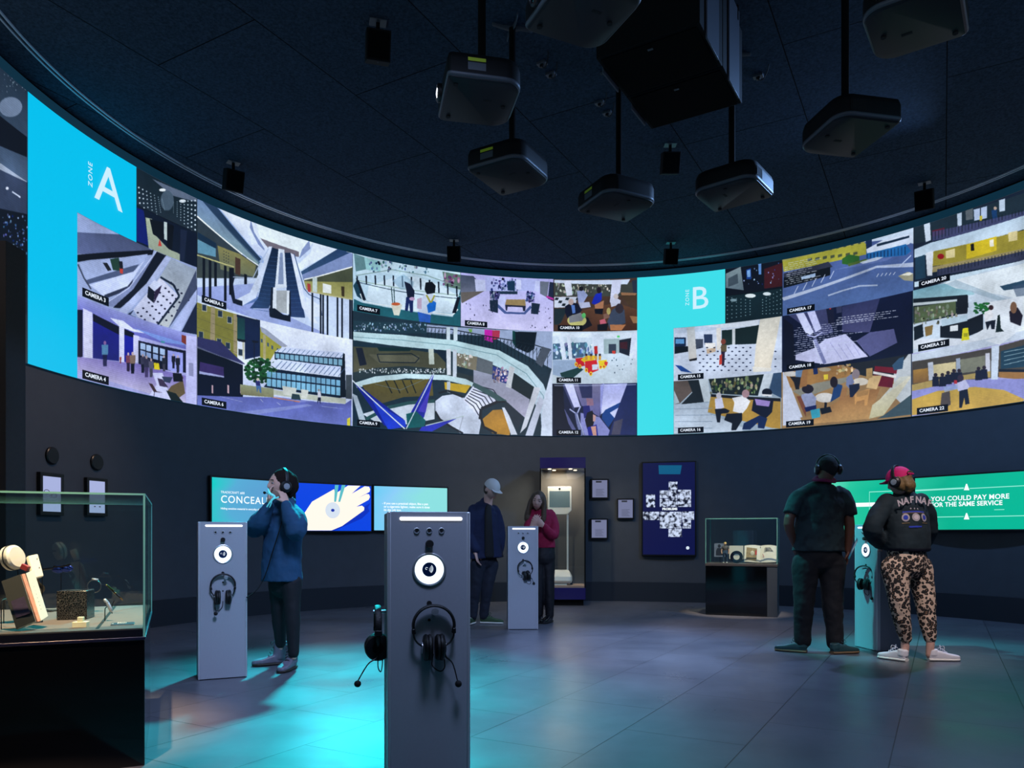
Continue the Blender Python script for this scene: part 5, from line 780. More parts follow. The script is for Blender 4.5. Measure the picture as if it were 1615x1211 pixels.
# cables
t = MB(); g2 = np.random.default_rng(3)
b0 = ondeck(82, 964)
for k in range(4): t.tube([b0+Vector((g2.uniform(-.07, .07), g2.uniform(-.08, .08), .004)) for _ in range(5)], .0022, 6, sub=4)
tag(t.build('cable_tangle', M['rubber']), 'loose tangle of thin black cables behind the books', 'cable')
# books on a wire stand
p = ondeck(25, 992); bt = thing('book', 'dark covered book tilted on a wire stand at the left of the near case', 'book', p, 0)
def W3(px, py, D): return W(px, py, D)-p
def quadbox(parent, q, thick, m, name):      # a slab whose face has the four given corners
    a_, b_, c_, d_ = q; d_ = (d_+a_+c_-b_)*.5; c_ = b_+d_-a_; n = (b_-a_).cross(d_-a_).normalized(); n = (n if n.y > 0 else -n)*thick
    return MB().add([a_, b_, c_, d_, a_+n, b_+n, c_+n, d_+n], [(0, 1, 2, 3), (7, 6, 5, 4), (0, 4, 5, 1), (1, 5, 6, 2), (2, 6, 7, 3), (3, 7, 4, 0)]).build(name, m, parent, smooth=False, bevel=.001)
k4 = lambda x, y: (x/6.46, 830+y/6.46)
D0 = 3.45
cov = [W3(*k4(12, 560), D0), W3(*k4(165, 1042), D0-.03), W3(*k4(375, 975), D0-.0), W3(*k4(195, 478), D0+.05)]
cvm = mat('dark_cover', (8, 10, 9), .7, noise=.8, nscale=25); quadbox(bt, cov, .004, cvm, 'cover')
nn = (cov[1]-cov[0]).cross(cov[3]-cov[0]).normalized(); inn = nn if nn.y > 0 else -nn
cp = quadbox(bt, [c+inn*.004+(cov[3]-cov[0]).normalized()*.0 for c in cov], .03, M['paper'], 'pages')
U_ = (cov[3]-cov[0]).normalized(); Vv = (cov[0]-cov[1]).normalized()
g = MB(); g.add([cov[1].lerp(cov[0], u_).lerp(cov[2].lerp(cov[3], u_), w_)-inn*.0012 for u_, w_ in ((.2, .15), (.2, .85), (.55, .85), (.55, .15))], [(0, 1, 2, 3)]); g.build('cover_picture', mat('cover_purple', (46, 34, 60), .4, noise=.7, nscale=60), bt)
bt2 = thing('book', 'white paperback leaning behind the dark book, its page edges facing right', 'book', p, 0)
q2 = [W3(*k4(262, 480), D0+.09), W3(*k4(412, 965), D0+.06), W3(*k4(486, 908), D0+.14), W3(*k4(332, 452), D0+.17)]
quadbox(bt2, q2, .004, M['paper'], 'cover'); quadbox(bt2, [W3(*k4(222, 486), D0+.07), W3(*k4(385, 972), D0+.05), W3(*k4(412, 965), D0+.06), W3(*k4(262, 480), D0+.09)], .012, mat('red_white_spine', (214, 150, 130), .5, noise=.5, nscale=30), 'spine')
g = MB()
for k in range(9): f_ = .15+k*.08; a_ = q2[0].lerp(q2[1], f_); b_ = q2[3].lerp(q2[2], f_); g.box(a_.lerp(b_, .4)+Vector((0, -.002, 0)), (.012, .001, .002))
g.build('cover_lines', M['ink'], bt2)
stem(bt, [W3(2, 992, 3.42), W3(2, 953, 3.42), W3(4, 946, 3.45), W3(12, 944, 3.5)]); stem(bt, [W3(6, 983, 3.6), W3(6.5, 950, 3.6), W3(12, 945, 3.55)])
stem(bt, [W3(30, 990, 3.55), W3(30, 960, 3.52)])
# smoke alarm, socket adaptor, resin block, camera glasses: each on a thin rod from the deck
def rod(parent, top, px, D):
    MB().tube([Vector((top.x, top.y+.02, NZ-p.z)), Vector((top.x, top.y+.02, top.z-.02)), top], .0022, 8, sub=3, rnd=False).build('stand', M['wire'], parent)
sm = thing('smoke_alarm', 'round white smoke alarm turned edge on, strapped to a thin stand', 'smoke alarm', p, 0)
c0 = W3(*k4(128, 320), 3.72); ax = Vector((1, -.12, .2)).normalized()
MB().lathe([(.040, -.022), (.060, -.020), (.062, -.006), (.056, -.004)], c0, ax, 36).build('base_plate', M['white'], sm); MB().lathe([(.056, -.004), (.060, .002), (.060, .018), (.050, .028), (.001, .030)], c0, ax, 36).build('cover', M['white'], sm)
MB().lathe([(.063, -.003), (.0635, .003)], c0, ax, 30).build('gap_ring', M['ink'], sm); rod(sm, c0+Vector((0, .02, -.05)), 0, 0)
MB().box(c0+Vector((-.02, -.02, 0)), (.06, .05, .012)).build('clamp', M['wire'], sm)
so = thing('socket_adaptor', 'cream mains socket adaptor with two outlets, tilted on its stand', 'adaptor', p, 0)
q = [W3(*k4(290, 297), 3.72), W3(*k4(352, 530), 3.68), W3(*k4(440, 482), 3.74), W3(*k4(400, 300), 3.78)]
quadbox(so, q, .022, mat('cream_plastic', (238, 226, 206), .4), 'body').modifiers['bevel'].width = .006
n_ = (q[1]-q[0]).cross(q[3]-q[0]).normalized(); out = -n_ if n_.y > 0 else n_
for f_ in (.25, .68):
    c_ = q[0].lerp(q[1], f_).lerp(q[3].lerp(q[2], f_), .5)+out*.001; g = MB()
    for dx, dz in ((-.010, .008), (.010, .008)): g.box(c_+Vector((dx, -.001, dz)), (.002, .003, .009))
    g.ball(c_+Vector((0, -.001, -.008)), .003, n=8, m=6); g.build('outlet_slots', M['ink'], so)
rod(so, q[0].lerp(q[2], .5)+Vector((0, .03, 0)), 0, 0)
re = tag(MB().box(W(40, 895, 3.6), (.036, .02, .026), Matrix.Rotation(R_(24), 3, 'Y')).build('resin_block', mat('pink_resin', (150, 56, 62), .3), bevel=.002), 'tiny pink ribbed block resting on top of the books', 'block')
gl = thing('camera_glasses', 'black glasses with mirrored blue lenses held out on a thin rod', 'glasses', p, 0)
g0 = W3(*k4(560, 440), 3.95); g1 = W3(*k4(712, 425), 3.95)
bl = mat('blue_mirror', (60, 80, 170), .12, metal=.9, noise=.8, nscale=60)
for f_ in (.22, .78):
    c_ = g0.lerp(g1, f_); MB().ball(c_, (.034, .010, .020), n=20, m=10).build('lens', bl, gl)
MB().tube([g0+Vector((-.002, -.005, .016)), g0.lerp(g1, .5)+Vector((0, -.008, .012)), g1+Vector((0, -.004, .018))], .0045, 8).build('frame', M['blkg'], gl)
MB().tube([g0+Vector((0, 0, .008)), g0+Vector((-.05, -.03, .0)), g0+Vector((-.10, -.06, -.018))], [.006, .005, .004], 8).build('temple', M['blkg'], gl)
MB().tube([W3(*k4(622, 840), 3.98)*1.0, W3(*k4(622, 480), 3.98)], .0016, 8, rnd=False).build('stand', M['wire'], gl)
MB().tube([g0+Vector((-.07, -.03, -.01)), g0+Vector((-.075, -.03, -.06)), g0+Vector((-.05, -.02, -.10)), g0+Vector((-.085, -.03, -.15)), g0+Vector((-.07, -.02, -.21))], [(.010, .004), (.012, .003), (.012, .003), (.01, .003), (.005, .003)], 8, sub=5).build('fabric_cord', mat('cord_brown', (40, 34, 26), .8), gl)
# far small case with doll, photo, record and open book
fr_, fl_ = Vector((3.447, 9.90, 0)), Vector((2.60, 10.24, 0)); fa = math.atan2(fr_.y-fl_.y, fr_.x-fl_.x); FL = (fr_-fl_).length
fc = thing('display_case', 'smaller glass topped case on a black base, holding a doll and open book', 'display case', fl_, fa)
MB().box2((0, 0, 0), (FL-.13, .5, .655)).build('base', M['blkg'], fc, bevel=.003); MB().box2((FL-.128, .0, 0), (FL, .5, .655)).build('side_panel', mat('slate_panel', (58, 66, 76), .5), fc, bevel=.002)
MB().box2((-.004, -.004, .657), (FL+.004, .505, .69)).build('deck', mat('dark_deck', (70, 66, 66), .5), fc, bevel=.002)
hood(fc, 0, FL, 0, .5, .69, 1.285); bars(fc, .003, FL-.003, .003, .497, .69, 1.288, .004)
Rf = Matrix.Rotation(fa, 3, 'Z')
def fcl(x, y, z=.69): v = fl_+Rf @ Vector((x, y, 0)); v.z = z; return v
ph = thing('photo_print', 'small grey blue photograph standing behind the doll', 'photograph', fcl(.15, .30), fa)
MB().box2((-.072, -.003, .08), (.072, .003, .265)).build('print', mat('grey_print', (120, 130, 150), .4, noise=.6, nscale=14), ph); MB().tube([(0, .004, .16), (0, .05, .0)], .003, 6).build('strut', M['wire'], ph)
g = MB(); g.ball((-.005, -.004, .23), (.02, .001, .025), n=12, m=8); g.prism([(-.05, .10), (.045, .10), (.05, .17), (.02, .2), (-.03, .2), (-.05, .16)], (0, -.0035, 0), (1, 0, 0), (0, 0, 1), .0005); g.build('printed_figure', mat('print_dark', (44, 50, 66), .5), ph)
dl = thing('doll', 'small blond action doll in a grey tee shirt and jeans', 'doll', fcl(.235, .20), fa)
b = MB()
for s in (-1, 1): b.tube([(s*.022, 0, .012), (s*.022, -.002, .07), (s*.018, 0, .14)], [.009, .011, .015], 10)
b.tube([(0, 0, .135), (0, 0, .17)], [(.03, .017), (.03, .017)], 12, (1, 0, 0)); b.build('jeans', mat('doll_jeans', (60, 84, 110), .8), dl)
b = MB().tube([(0, 0, .165), (0, 0, .2), (0, 0, .225)], [(.027, .016), (.034, .02), (.030, .016)], 12, (1, 0, 0))
for s in (-1, 1): b.tube([(s*.034, 0, .222), (s*.044, 0, .195)], [.012, .011], 8)
b.build('shirt', mat('doll_shirt', (92, 90, 92), .8), dl)
b = MB()
for s in (-1, 1): b.tube([(s*.044, 0, .196), (s*.048, -.004, .16), (s*.043, -.01, .128)], [.009, .008, .007], 8)
b.ball((0, 0, .258), (.017, .019, .023)); b.tube([(0, 0, .225), (0, 0, .245)], .009, 8)
b.build('body', mat('doll_skin', (204, 158, 130), .6), dl); MB().ball((0, .004, .266), (.0195, .0205, .019)).build('hair', mat('doll_hair', (196, 168, 96), .7), dl)
for s in (-1, 1): MB().ball((s*.022, -.008, .007), (.011, .02, .008), n=10, m=6).build('shoe', M['white'], dl)
rs = thing('record_sleeve', 'cream square record sleeve standing behind a black record', 'sleeve', fcl(.375, .24), fa); MB().box2((-.092, -.003, .055), (.092, .003, .235)).build('sleeve', M['paper'], rs); MB().tube([(0, .004, .12), (0, .05, .0)], .003, 6).build('strut', M['wire'], rs)
rc = thing('vinyl_record', 'black vinyl record with a white centre label', 'record', fcl(.385, .18), fa)
MB().lathe([(.002, -.002), (.083, -.002), (.083, .002), (.002, .002)], (0, 0, .085), (0, 1, -.12), 40).build('disc', M['blkg'], rc); MB().lathe([(.002, -.0032), (.040, -.0032), (.040, .003), (.002, .003)], (0, 0, .085), (0, 1, -.12), 32).build('label', M['paper'], rc)
ob = thing('open_book', 'open illustrated book propped up in the smaller case', 'book', fcl(.685, .20), fa)
b = MB(); 
for s in (-1, 1):
    rings = []
    for i in range(9):
        u = i/8; x = s*.205*u; y = -.02*math.sin(u*pi*.9)+.01; zt = .235+.012*math.sin(u*pi); zb = .012+.010*u
        rings.append([Vector((x, y, zb)), Vector((x, y+.016*(1-.2*u), zb)), Vector((x, y+.06+.016, zt)), Vector((x, y+.06, zt))])
    MB().loft(rings).build('page_block', M['paper'], ob)
MB().prism([(-.18, .055), (-.045, .04), (-.04, .2), (-.175, .215)], (0, -.016, 0), (1, 0, .0), (0, .27, 1), .002).build('portrait_plate', mat('portrait_print', (150, 130, 96), .6, noise=.75, nscale=30), ob)
MB().ball((-.10, .012, .135), (.026, .003, .034), n=14, m=8).build('printed_face', mat('printed_face', (236, 226, 200), .6), ob)
MB().prism([(-.062, .115), (-.042, .115), (-.042, .175), (-.062, .175)], (0, -.019, 0), (1, 0, .0), (0, .27, 1), .002).build('red_patch', mat('red_print', (180, 40, 50), .6), ob)
g = MB()
for k in range(4): g.prism([(.05+.01*(k % 2), .165+k*.014), (.165-.012*k, .165+k*.014), (.165-.012*k, .170+k*.014), (.05+.01*(k % 2), .170+k*.014)], (0, -.017, 0), (1, 0, 0), (0, .27, 1), .002)
g.build('page_text', M['ink'], ob); MB().prism([(.045, .09), (.052, .09), (.035, .125), (.028, .125)], (0, -.018, 0), (1, 0, 0), (0, .27, 1), .002).build('red_mark', mat('red_mark', (170, 50, 50), .6), ob)
MB().tube([(0, .06, .22), (0, .11, .0)], .004, 6).build('prop', M['wire'], ob)
# tall case with the telepresence robot
ta = R_(-3); tcx = W(887.5, 843, 11.55); tcx.z = 0
tc_ = thing('display_case', 'tall glass case by the wall with a white telepresence robot inside', 'display case', tcx, ta)
tw, td = .345, .58; indigo = mat('indigo_gloss', (24, 12, 92), .12)
MB().box2((-tw+.03, .03, 0), (tw-.03, td-.03, .09)).build('recessed_foot', M['black'], tc_); MB().box2((-tw, 0, .09), (tw, td, .27)).build('base', indigo, tc_, bevel=.003); MB().box2((-tw+.01, .004, .27), (tw-.01, td-.01, .30)).build('deck', mat('tan_deck', (170, 140, 116), .6), tc_)
MB().box2((-tw, 0, 2.08), (tw, td, 2.245)).build('light_box', indigo, tc_, bevel=.003)
for x, y in ((-.2, .12), (-.13, .36), (.12, .12), (.2, .36)):
    l_ = MB().lathe([(.026, .006), (.026, -.004), (.002, -.004)], (x, y, 2.08), (0, 0, 1), 20).build('downlight', emis('warm_lamp', (255, 226, 190), 6), tc_)
for a_, c_ in (((-tw, 0), (tw, .008)), ((-tw, .008), (-tw+.008, td)), ((tw-.008, .008), (tw, td))): MB().box2((a_[0], a_[1], .27), (c_[0], c_[1], 2.08)).build('glass_pane', M['glass'], tc_, smooth=False)
MB().box2((-tw, td-.02, .27), (tw, td, 2.08)).build('back_panel', mat('grey_back', (84, 80, 78), .7), tc_, smooth=False)
for x in (-tw+.008, tw-.008): MB().box2((x-.009, -.001, .27), (x+.009, .014, 2.08)).build('corner_post', M['black'], tc_)
cl = bpy.data.lights.new('case_light', 'AREA'); cl.energy = 16; cl.color = (1, .80, .62); cl.size = .4; clo = bpy.data.objects.new('case_light', cl); COL.objects.link(clo); clo.location = tcx+Vector((0, .26, 2.06))
rb = thing('telepresence_robot', 'white two poled telepresence robot with a grey screen head', 'robot', tcx+Vector((-.03, .28, .30)), ta)
rings = []
for z, wx, y0, y1 in ((.035, .185, -.17, .19), (.07, .198, -.19, .2), (.13, .195, -.17, .2), (.19, .165, -.06, .17), (.225, .14, .02, .14)):
    n = 28; rings.append([Vector(((wx)*math.copysign(abs(math.cos(a))**.45, math.cos(a)), (y0+y1)/2+(y1-y0)/2*math.copysign(abs(math.sin(a))**.45, math.sin(a)), z)) for a in [2*pi*i/n for i in range(n)]])
MB().loft(rings).build('base', M['white'], rb)
for x in (-.185, .185): MB().cyl((x-.018, .03, .05), (x+.018, .03, .05), .05, n=28).build('wheel', M['rubber'], rb)
MB().box((0, -.1, .012), (.22, .12, .024)).build('dock', M['paper'], rb)
for x in (-.125, .125): MB().box((x, .06, .64), (.028, .022, .9)).build('pole', M['white'], rb, bevel=.005)
pr = [(-.185, 1.52), (-.185, 1.13), (-.150, 1.085), (.125, 1.085), (.185, 1.15), (.185, 1.505), (.17, 1.52)]
MB().prism(pr, (0, .03, 0), (1, 0, 0), (0, 0, 1), .05).build('screen_housing', M['white'], rb, bevel=.008)
MB().box((0, -.021, 1.325), (.315, .003, .25)).build('screen', mat('robot_screen', (96, 112, 118), .3, emit=(70, 86, 92), es=.5), rb); MB().lathe([(.016, 0), (.016, -.006), (.001, -.007)], (0, -.02, 1.485), (0, 1, 0), 20).build('camera_lens', M['blkg'], rb)
# ------------------------------------------------------------------ people
SK = {'pale': mat('skin_pale', (214, 168, 150), .55), 'brown': mat('skin_brown', (98, 64, 50), .5)}
Z = Vector((0, 0, 1))
def head(mb, c, f, up=Z, s=1.0):
    f = Vector(f).normalized(); r = f.cross(up).normalized(); u = r.cross(f); n, m = 40, 30; rings = []
    for i in range(m+1):
        la = -pi/2+pi*min(max(i, .03), m-.03)/m; ring = []
        for j in range(n):
            lo = 2*pi*j/n; nx, ny, nz = math.cos(la)*math.sin(lo), math.cos(la)*math.cos(lo), math.sin(la)
            x, y, z = .077*nx, .096*ny, .116*nz
            if nz < 0: x *= 1-.34*(-nz)**1.4; y *= (1-.42*(-nz)) if ny < 0 else (1-.06*(-nz))
            if ny > 0: y *= 1-.06*abs(nx)
            G = lambda ax, az, sx, sz: math.exp(-((nx-ax)/sx)**2-((nz-az)/sz)**2) if ny > 0 else 0
            y += .021*G(0, -.24, .13, .13)+.011*G(0, -.06, .09, .16)-.011*(G(.38, .02, .2, .12)+G(-.38, .02, .2, .12))+.005*G(0, .2, .6, .1)+.007*G(0, -.55, .22, .06)+.006*G(0, -.66, .2, .05)+.010*G(0, -.9, .3, .14)
            ring.append(Vector(c)+(r*x+f*y+u*z)*s)
        rings.append(ring)
    mb.loft(rings)
    for k in (-1, 1): mb.ball(Vector(c)+(r*.077*k-f*.004-u*.012)*s, (.011, .02, .031), Matrix((r, f, u)).transposed(), 12, 8)
    return r, f, u
def hand(mb, w_, d, pn, th, curl=.6, s=1.0, grip=0):
    """palm and five fingers: wrist, direction, palm normal, thumb side"""
    w_ = Vector(w_); d = Vector(d).normalized(); pn = Vector(pn); pn = (pn-d*pn.dot(d)).normalized(); sd = d.cross(pn).normalized()*th
    mb.tube([w_-d*.02, w_+d*.02*s, w_+d*.06*s, w_+d*.092*s], [(.026, .019), (.033, .017), (.041, .015), (.040, .012)], 14, sd, 3)
    for k, (o, L_, c_) in enumerate(((.031, .066, .9), (.0105, .075, 1), (-.0105, .070, 1.1), (-.031, .055, 1.25))):
        b = w_+d*.088*s+sd*o*s; q = [b]; a = .25*curl*c_; dd = d+sd*o*3.0
        for seg in (.45, .32, .23):
            dd_ = (dd.normalized()*math.cos(a)+pn*math.sin(a)); q.append(q[-1]+dd_*L_*seg*s*1.05); a += .65*curl*c_
        mb.tube(q, [.0092*s, .0086*s, .0078*s, .0066*s], 8, None, 3)
    b = w_+d*.025*s+sd*.028*s
    mb.tube([b, b+(d*.5+sd*.55+pn*.35).normalized()*.038*s, b+(d*.5+sd*.55+pn*.35).normalized()*.038*s+(d*.9+sd*.1+pn*.4).normalized()*.036*s], [.0125*s, .0105*s, .008*s], 10, None, 4)
def remesh(o, v=.007, it=4, fold=0, fs=.12):
    r = o.modifiers.new('remesh', 'REMESH'); r.mode = 'VOXEL'; r.voxel_size = v; r.use_smooth_shade = True
    s = o.modifiers.new('smooth', 'SMOOTH'); s.factor = .5; s.iterations = it
    if fold:
        t = bpy.data.textures.new('folds', 'CLOUDS'); t.noise_scale = fs; t.noise_depth = 3
        d = o.modifiers.new('folds', 'DISPLACE'); d.texture = t; d.strength = fold; d.mid_level = .5; d.texture_coords = 'LOCAL'
    return o
class Person:
    def __init__(s, label, base, group=None): s.b = Vector(base); s.b.z = 0; s.t = thing('person', label, 'person', s.b, 0); s.M = Matrix.Translation(-s.b)
    def mb(s): return MB(s.M)
    def part(s, mb, name, m, v=.008, it=5, fold=0, fs=.12, parent=None):
        o = mb.build(name, m, parent or s.t); return remesh(o, v, it, fold, fs) if v else o
def shoe(P_, heel, dr, m, sole, L_=.27, kind='sneaker', lace=None, cuff=None):
    """one shoe: upper with sole, laces; boots get a shaft"""
    d = Vector(dr); d.z = 0; d.normalize(); r = Vector((d.y, -d.x, 0)); h0 = Vector(heel); h0.z = 0
    st = [(0, .030, .062), (.03, .037, .080), (.08, .038, .092), (.13, .041, .080), (.18, .047, .064), (.23, .046, .056), (.258, .037, .050), (.272, .024, .042), (.277, .010, .034)]
    def ring(y, w_, z0, z1, n=18, p=.55):
        return [h0+d*y*L_/.275+r*w_*math.copysign(abs(math.cos(a))**p, math.cos(a))+Z*((z0+z1)/2+(z1-z0)/2*math.copysign(abs(math.sin(a))**p, math.sin(a))) for a in [2*pi*i/n for i in range(n)]]
    b = P_.mb(); b.loft([ring(y, w_*.93, .012, z) for y, w_, z in st])
    if kind == 'boot': b.tube([h0+d*.045+Z*.05, h0+d*.042+Z*.11, h0+d*.035+Z*.195], [(.046, .052), (.048, .054), (.052, .056)], 16, r, 4, False)
    else: b.tube([h0+d*.035+Z*.05, h0+d*.03+Z*.098], [(.042, .048), (.038, .044)], 14, r, 3, False)
    o = P_.part(b, 'boot' if kind == 'boot' else 'shoe', m, .006, 3)
    b = P_.mb(); b.loft([ring(y-.003, w_+.004, .0, .026, p=.8) for y, w_, z in st]); b.build('sole', sole, o)
    b = P_.mb()
    for k in range(5 if kind == 'boot' else 4):
        y = .145-.018*k if kind != 'boot' else .13-.012*k; z = .078+.012*k if kind != 'boot' else .085+.022*k
        b.tube([h0+d*y+r*.024+Z*(z-.012), h0+d*(y+.006)+Z*z, h0+d*y-r*.024+Z*(z-.012)], .0028, 6, sub=3)
    tp = h0+d*(.098 if kind == 'boot' else .10)+Z*(.178 if kind == 'boot' else .118)
    for s in (-1, 1): b.tube([tp, tp+r*s*.03+Z*.012+d*.01, tp+r*s*.045-Z*.012+d*.012, tp+r*s*.012-Z*.012+d*.006], .0022, 6, sub=4)
    b.build('laces', lace or M['rubber'], o); return o
def hair(P_, c, f, m, k=1.07, back=.016, name='hair', extra=None, zc=.012, up=Z):
    f = Vector(f).normalized(); r = f.cross(up).normalized(); u = r.cross(f); b = P_.mb()
    b.ball(Vector(c)-f*back+u*zc, (.079*k, .093*k, .108*k), Matrix((r, f, u)).transposed(), 28, 20)
    if extra: extra(b, Vector(c), r, f, u)
    return P_.part(b, name, m, .007, 3, .006, .02)
def cap(P_, c, f, m, band=None, back_gap=False):
    f = Vector(f).normalized(); r = f.cross(Z).normalized(); u = r.cross(f); b = P_.mb(); c = Vector(c); R3 = Matrix((r, f, u)).transposed(); rings = []
    for i in range(12):
        a = -.12+(pi/2+.10)*i/11.5; rings.append([c+u*.028+r*(.087*math.cos(a)*math.cos(t))+f*(.106*math.cos(a)*math.sin(t)-.004)+u*(.100*math.sin(a)) for t in [2*pi*j/32 for j in range(32)]])
    b.loft(rings); o = b.build('cap', m, P_.t)
    b = P_.mb(); top = []; 
    for z in (.004, -.002):
        row = []
        for j in range(13): t = -1.15+2.3*j/12; row.append(c+u*(.030+z-.018*(1-math.cos(t)))+r*.080*math.sin(t)+f*(.080+.080*math.cos(t)**.8*1.0-.02*(1-math.cos(t))))
        row += [c+u*(.030+z)+r*.082*math.sin(t)+f*.06*math.cos(t) for t in (1.1, .55, 0, -.55, -1.1)]; top.append(row)
    b.loft(top); b.build('brim', m, o); P_.cap = o; return o, r, f, u
def worn(c, f, label, boom=None, up=Z, R_l=.088):
    """headset worn on a head"""
    f = Vector(f).normalized(); r = f.cross(up).normalized(); u = r.cross(f); c = Vector(c)
    t = thing('headset', label, 'headset', c, 0, None); A = np.linspace(-.12, pi+.12, 17)
    MB().tube([r*(R_l+.012)*math.cos(a)+u*(.010+.128*math.sin(a))-f*.010 for a in A], [(.014, .007)]*17, 10, f, 2).build('headband', M['lea'], t)
    for s in (-1, 1):
        k = MB().lathe([(.030, -.008), (.046, -.006), (.048, .004), (.046, .016), (.034, .026), (.001, .028)], r*s*R_l-u*.015-f*.008, r*s, 28).build('ear_cup', M['blk'], t)
        MB().lathe([(.026, .0255), (.024, .030), (.001, .031)], r*s*R_l-u*.015-f*.008, r*s, 20).build('cap_disc', M['chrome'], k)
    if boom:
        p0 = r*boom*(R_l+.02)-u*.025; e = f*.115-u*.075+r*boom*.03
        k = MB().tube([p0, p0+f*.05-u*.04+r*boom*.005, e], .0032, 8, sub=5).build('microphone_boom', M['blk'], t); MB().ball(e, .012, n=12, m=8).build('foam_windshield', M['rubber'], k)
    return t
def eyes(P_, c, r, f, u, s=1):
    for k in (-1, 1):
        e = P_.mb().ball(Vector(c)+r*.031*k+f*.0775+u*.006, .0088, n=12, m=8).build('eye', mat('eye_white', (150, 140, 138), .4), P_.t)
        P_.mb().ball(Vector(c)+r*.031*k+f*.0832+u*.006, .0045, n=10, m=6).build('iris', M['rubber'], e)
    P_.mb().tube([Vector(c)+r*x+f*(.0995-abs(x)*.22)-u*.064 for x in (-.024, -.01, 0, .01, .024)], [(.003, .002), (.005, .004), (.005, .004), (.005, .004), (.003, .002)], 8).build('lips', mat('lips', (150, 80, 80), .5), P_.t)
    for k in (-1, 1): P_.mb().tube([Vector(c)+r*k*x+f*(.098-abs(x)*.38)+u*(.026+.004*math.sin(x*60)) for x in (.014, .03, .046)], .0028, 6).build('eyebrow', mat('brow_brown', (44, 32, 26), .8), P_.t)
def J(*a): return W(*a)
# --- woman in the long blue jacket
p = Person('dark haired woman in a long blue button jacket, hands raised to her headset', W(450, 843, 6.17)); fc_ = Vector((-.80, -.60, .10)); hc = J(443, 765, 6.14)
blue = mat('jacket_blue', (26, 70, 104), .85, noise=.35, nscale=14, bump=.2); legg = mat('black_leggings', (9, 10, 18), .75); bootm = mat('worn_boot_leather', (112, 106, 120), .4, noise=.4, nscale=30)
b = p.mb(); r, f, u = head(b, hc, fc_); sR, sL = J(427, 806, 6.22), J(463, 806, 6.08)
b.tube([J(448, 800, 6.18), J(445, 785, 6.17), hc-u*.05-f*.02], [(.058, .055), (.052, .052), (.05, .055)], 16)
b.tube([J(447, 905, 6.17), J(447, 850, 6.17), J(447, 812, 6.17), J(448, 799, 6.17)], [(.13, .1), (.12, .09), (.14, .09), (.06, .05)], 16, (.86, -.5, 0))
wR, wL = J(423.5, 797, 5.98), J(452, 795, 5.94)
b.tube([J(400, 830, 6.08), wR], [.034, .024], 12); b.tube([J(466, 836, 5.93), wL], [.034, .024], 12)
hand(b, wR, (J(425, 776, 6.0)-wR), (.9, .3, 0), -1, .55); hand(b, wL, (J(445, 776, 5.99)-wL), (-.7, .5, .1), 1, .65)
for hp, kn, an in ((J(441, 905, 6.2), J(441, 965, 6.24), J(443, 1030, 6.30)), (J(457, 905, 6.12), J(460, 965, 6.09), J(463, 1036, 6.08))): b.tube([hp, kn, an], [.07, .042, .026], 14)
p.part(b, 'body', SK['pale'], .006, 2); eyes(p, hc, r, f, u)
def bun(b, c, r, f, u): b.tube([c-f*.08+u*.06, c-f*.105+u*.0, c-f*.085-u*.07], [.05, .045, .025], 12)
hair(p, hc, fc_, mat('dark_brown_hair', (34, 27, 25), .95, spec=.1), 1.08, .017, extra=bun, zc=.020)
b = p.mb(); b.tube([J(444, 916, 6.16), J(444, 885, 6.16), J(446, 850, 6.16), J(446, 820, 6.17), J(447, 803, 6.17), J(447, 796, 6.17)], [(.178, .150), (.172, .14), (.168, .135), (.172, .125), (.125, .095), (.07, .065)], 24, (.86, -.5, 0), 4, False)
b.tube([J(432, 806, 6.2), J(413, 820, 6.16), J(401, 833, 6.12), J(410, 824, 6.02), wR+Vector((0, 0, -.01))], [(.078, .078), (.082, .082), (.078, .078), (.075, .075), (.045, .045)], 16)
b.tube([J(458, 806, 6.1), J(468, 822, 6.0), J(466, 838, 5.93), J(460, 822, 5.92), wL+Vector((0, 0, -.01))], [(.078, .078), (.085, .085), (.082, .082), (.07, .07), (.045, .045)], 16)
b.tube([J(438, 794, 6.1), J(447, 792, 6.10), J(458, 792, 6.12), J(460, 790, 6.2), J(446, 788, 6.27), J(435, 790, 6.2), J(438, 794, 6.1)], .028, 10)
jk = p.part(b, 'jacket', blue, .009, 5, .022, .10)
b = p.mb(); b.tube([J(448, 885, 6.17), J(448, 908, 6.17), J(448, 922, 6.17)], [(.135, .11), (.14, .115), (.13, .11)], 18, (.86, -.5, 0))
for q_ in ((J(440, 918, 6.2), J(440, 965, 6.24), J(442.5, 1015, 6.29)), (J(459, 918, 6.12), J(461, 965, 6.09), J(463, 1030, 6.08))): b.tube(q_, [(.088, .088), (.062, .062), (.043, .043)], 16)
p.part(b, 'leggings', legg, .008, 4, .006, .06)
lc = mat('boot_laces', (40, 38, 40), .8); sl = mat('boot_sole', (44, 36, 26), .6)
hl = J(450, 1040, 6.33); shoe(p, hl, (-.85, -.40, 0), bootm, sl, .265, 'boot', lc); shoe(p, J(463.5, 1040, 6.16), (-.12, -.99, 0), bootm, sl, .265, 'boot', lc)
b = p.mb(); cy = mat('glint_cyan', (120, 235, 235), .4, emit=(90, 225, 225), es=.25)  # cyan light reflection by her hands, modelled as faintly glowing ribbons
b.tube([J(423, 771, 5.90), J(425, 778, 5.88), J(433, 783, 5.88), J(427, 790, 5.87), J(421, 799, 5.88)], [.005, .011, .009, .006, .005], 8); b.tube([J(439, 784, 5.88), J(430, 788, 5.87), J(427, 796, 5.87), J(425, 800, 5.88)], [.006, .004, .004, .003], 8); p.part(b, 'cyan_glint', cy, 0)
worn(hc, fc_, 'black headset worn by the woman in the long blue jacket', 1)
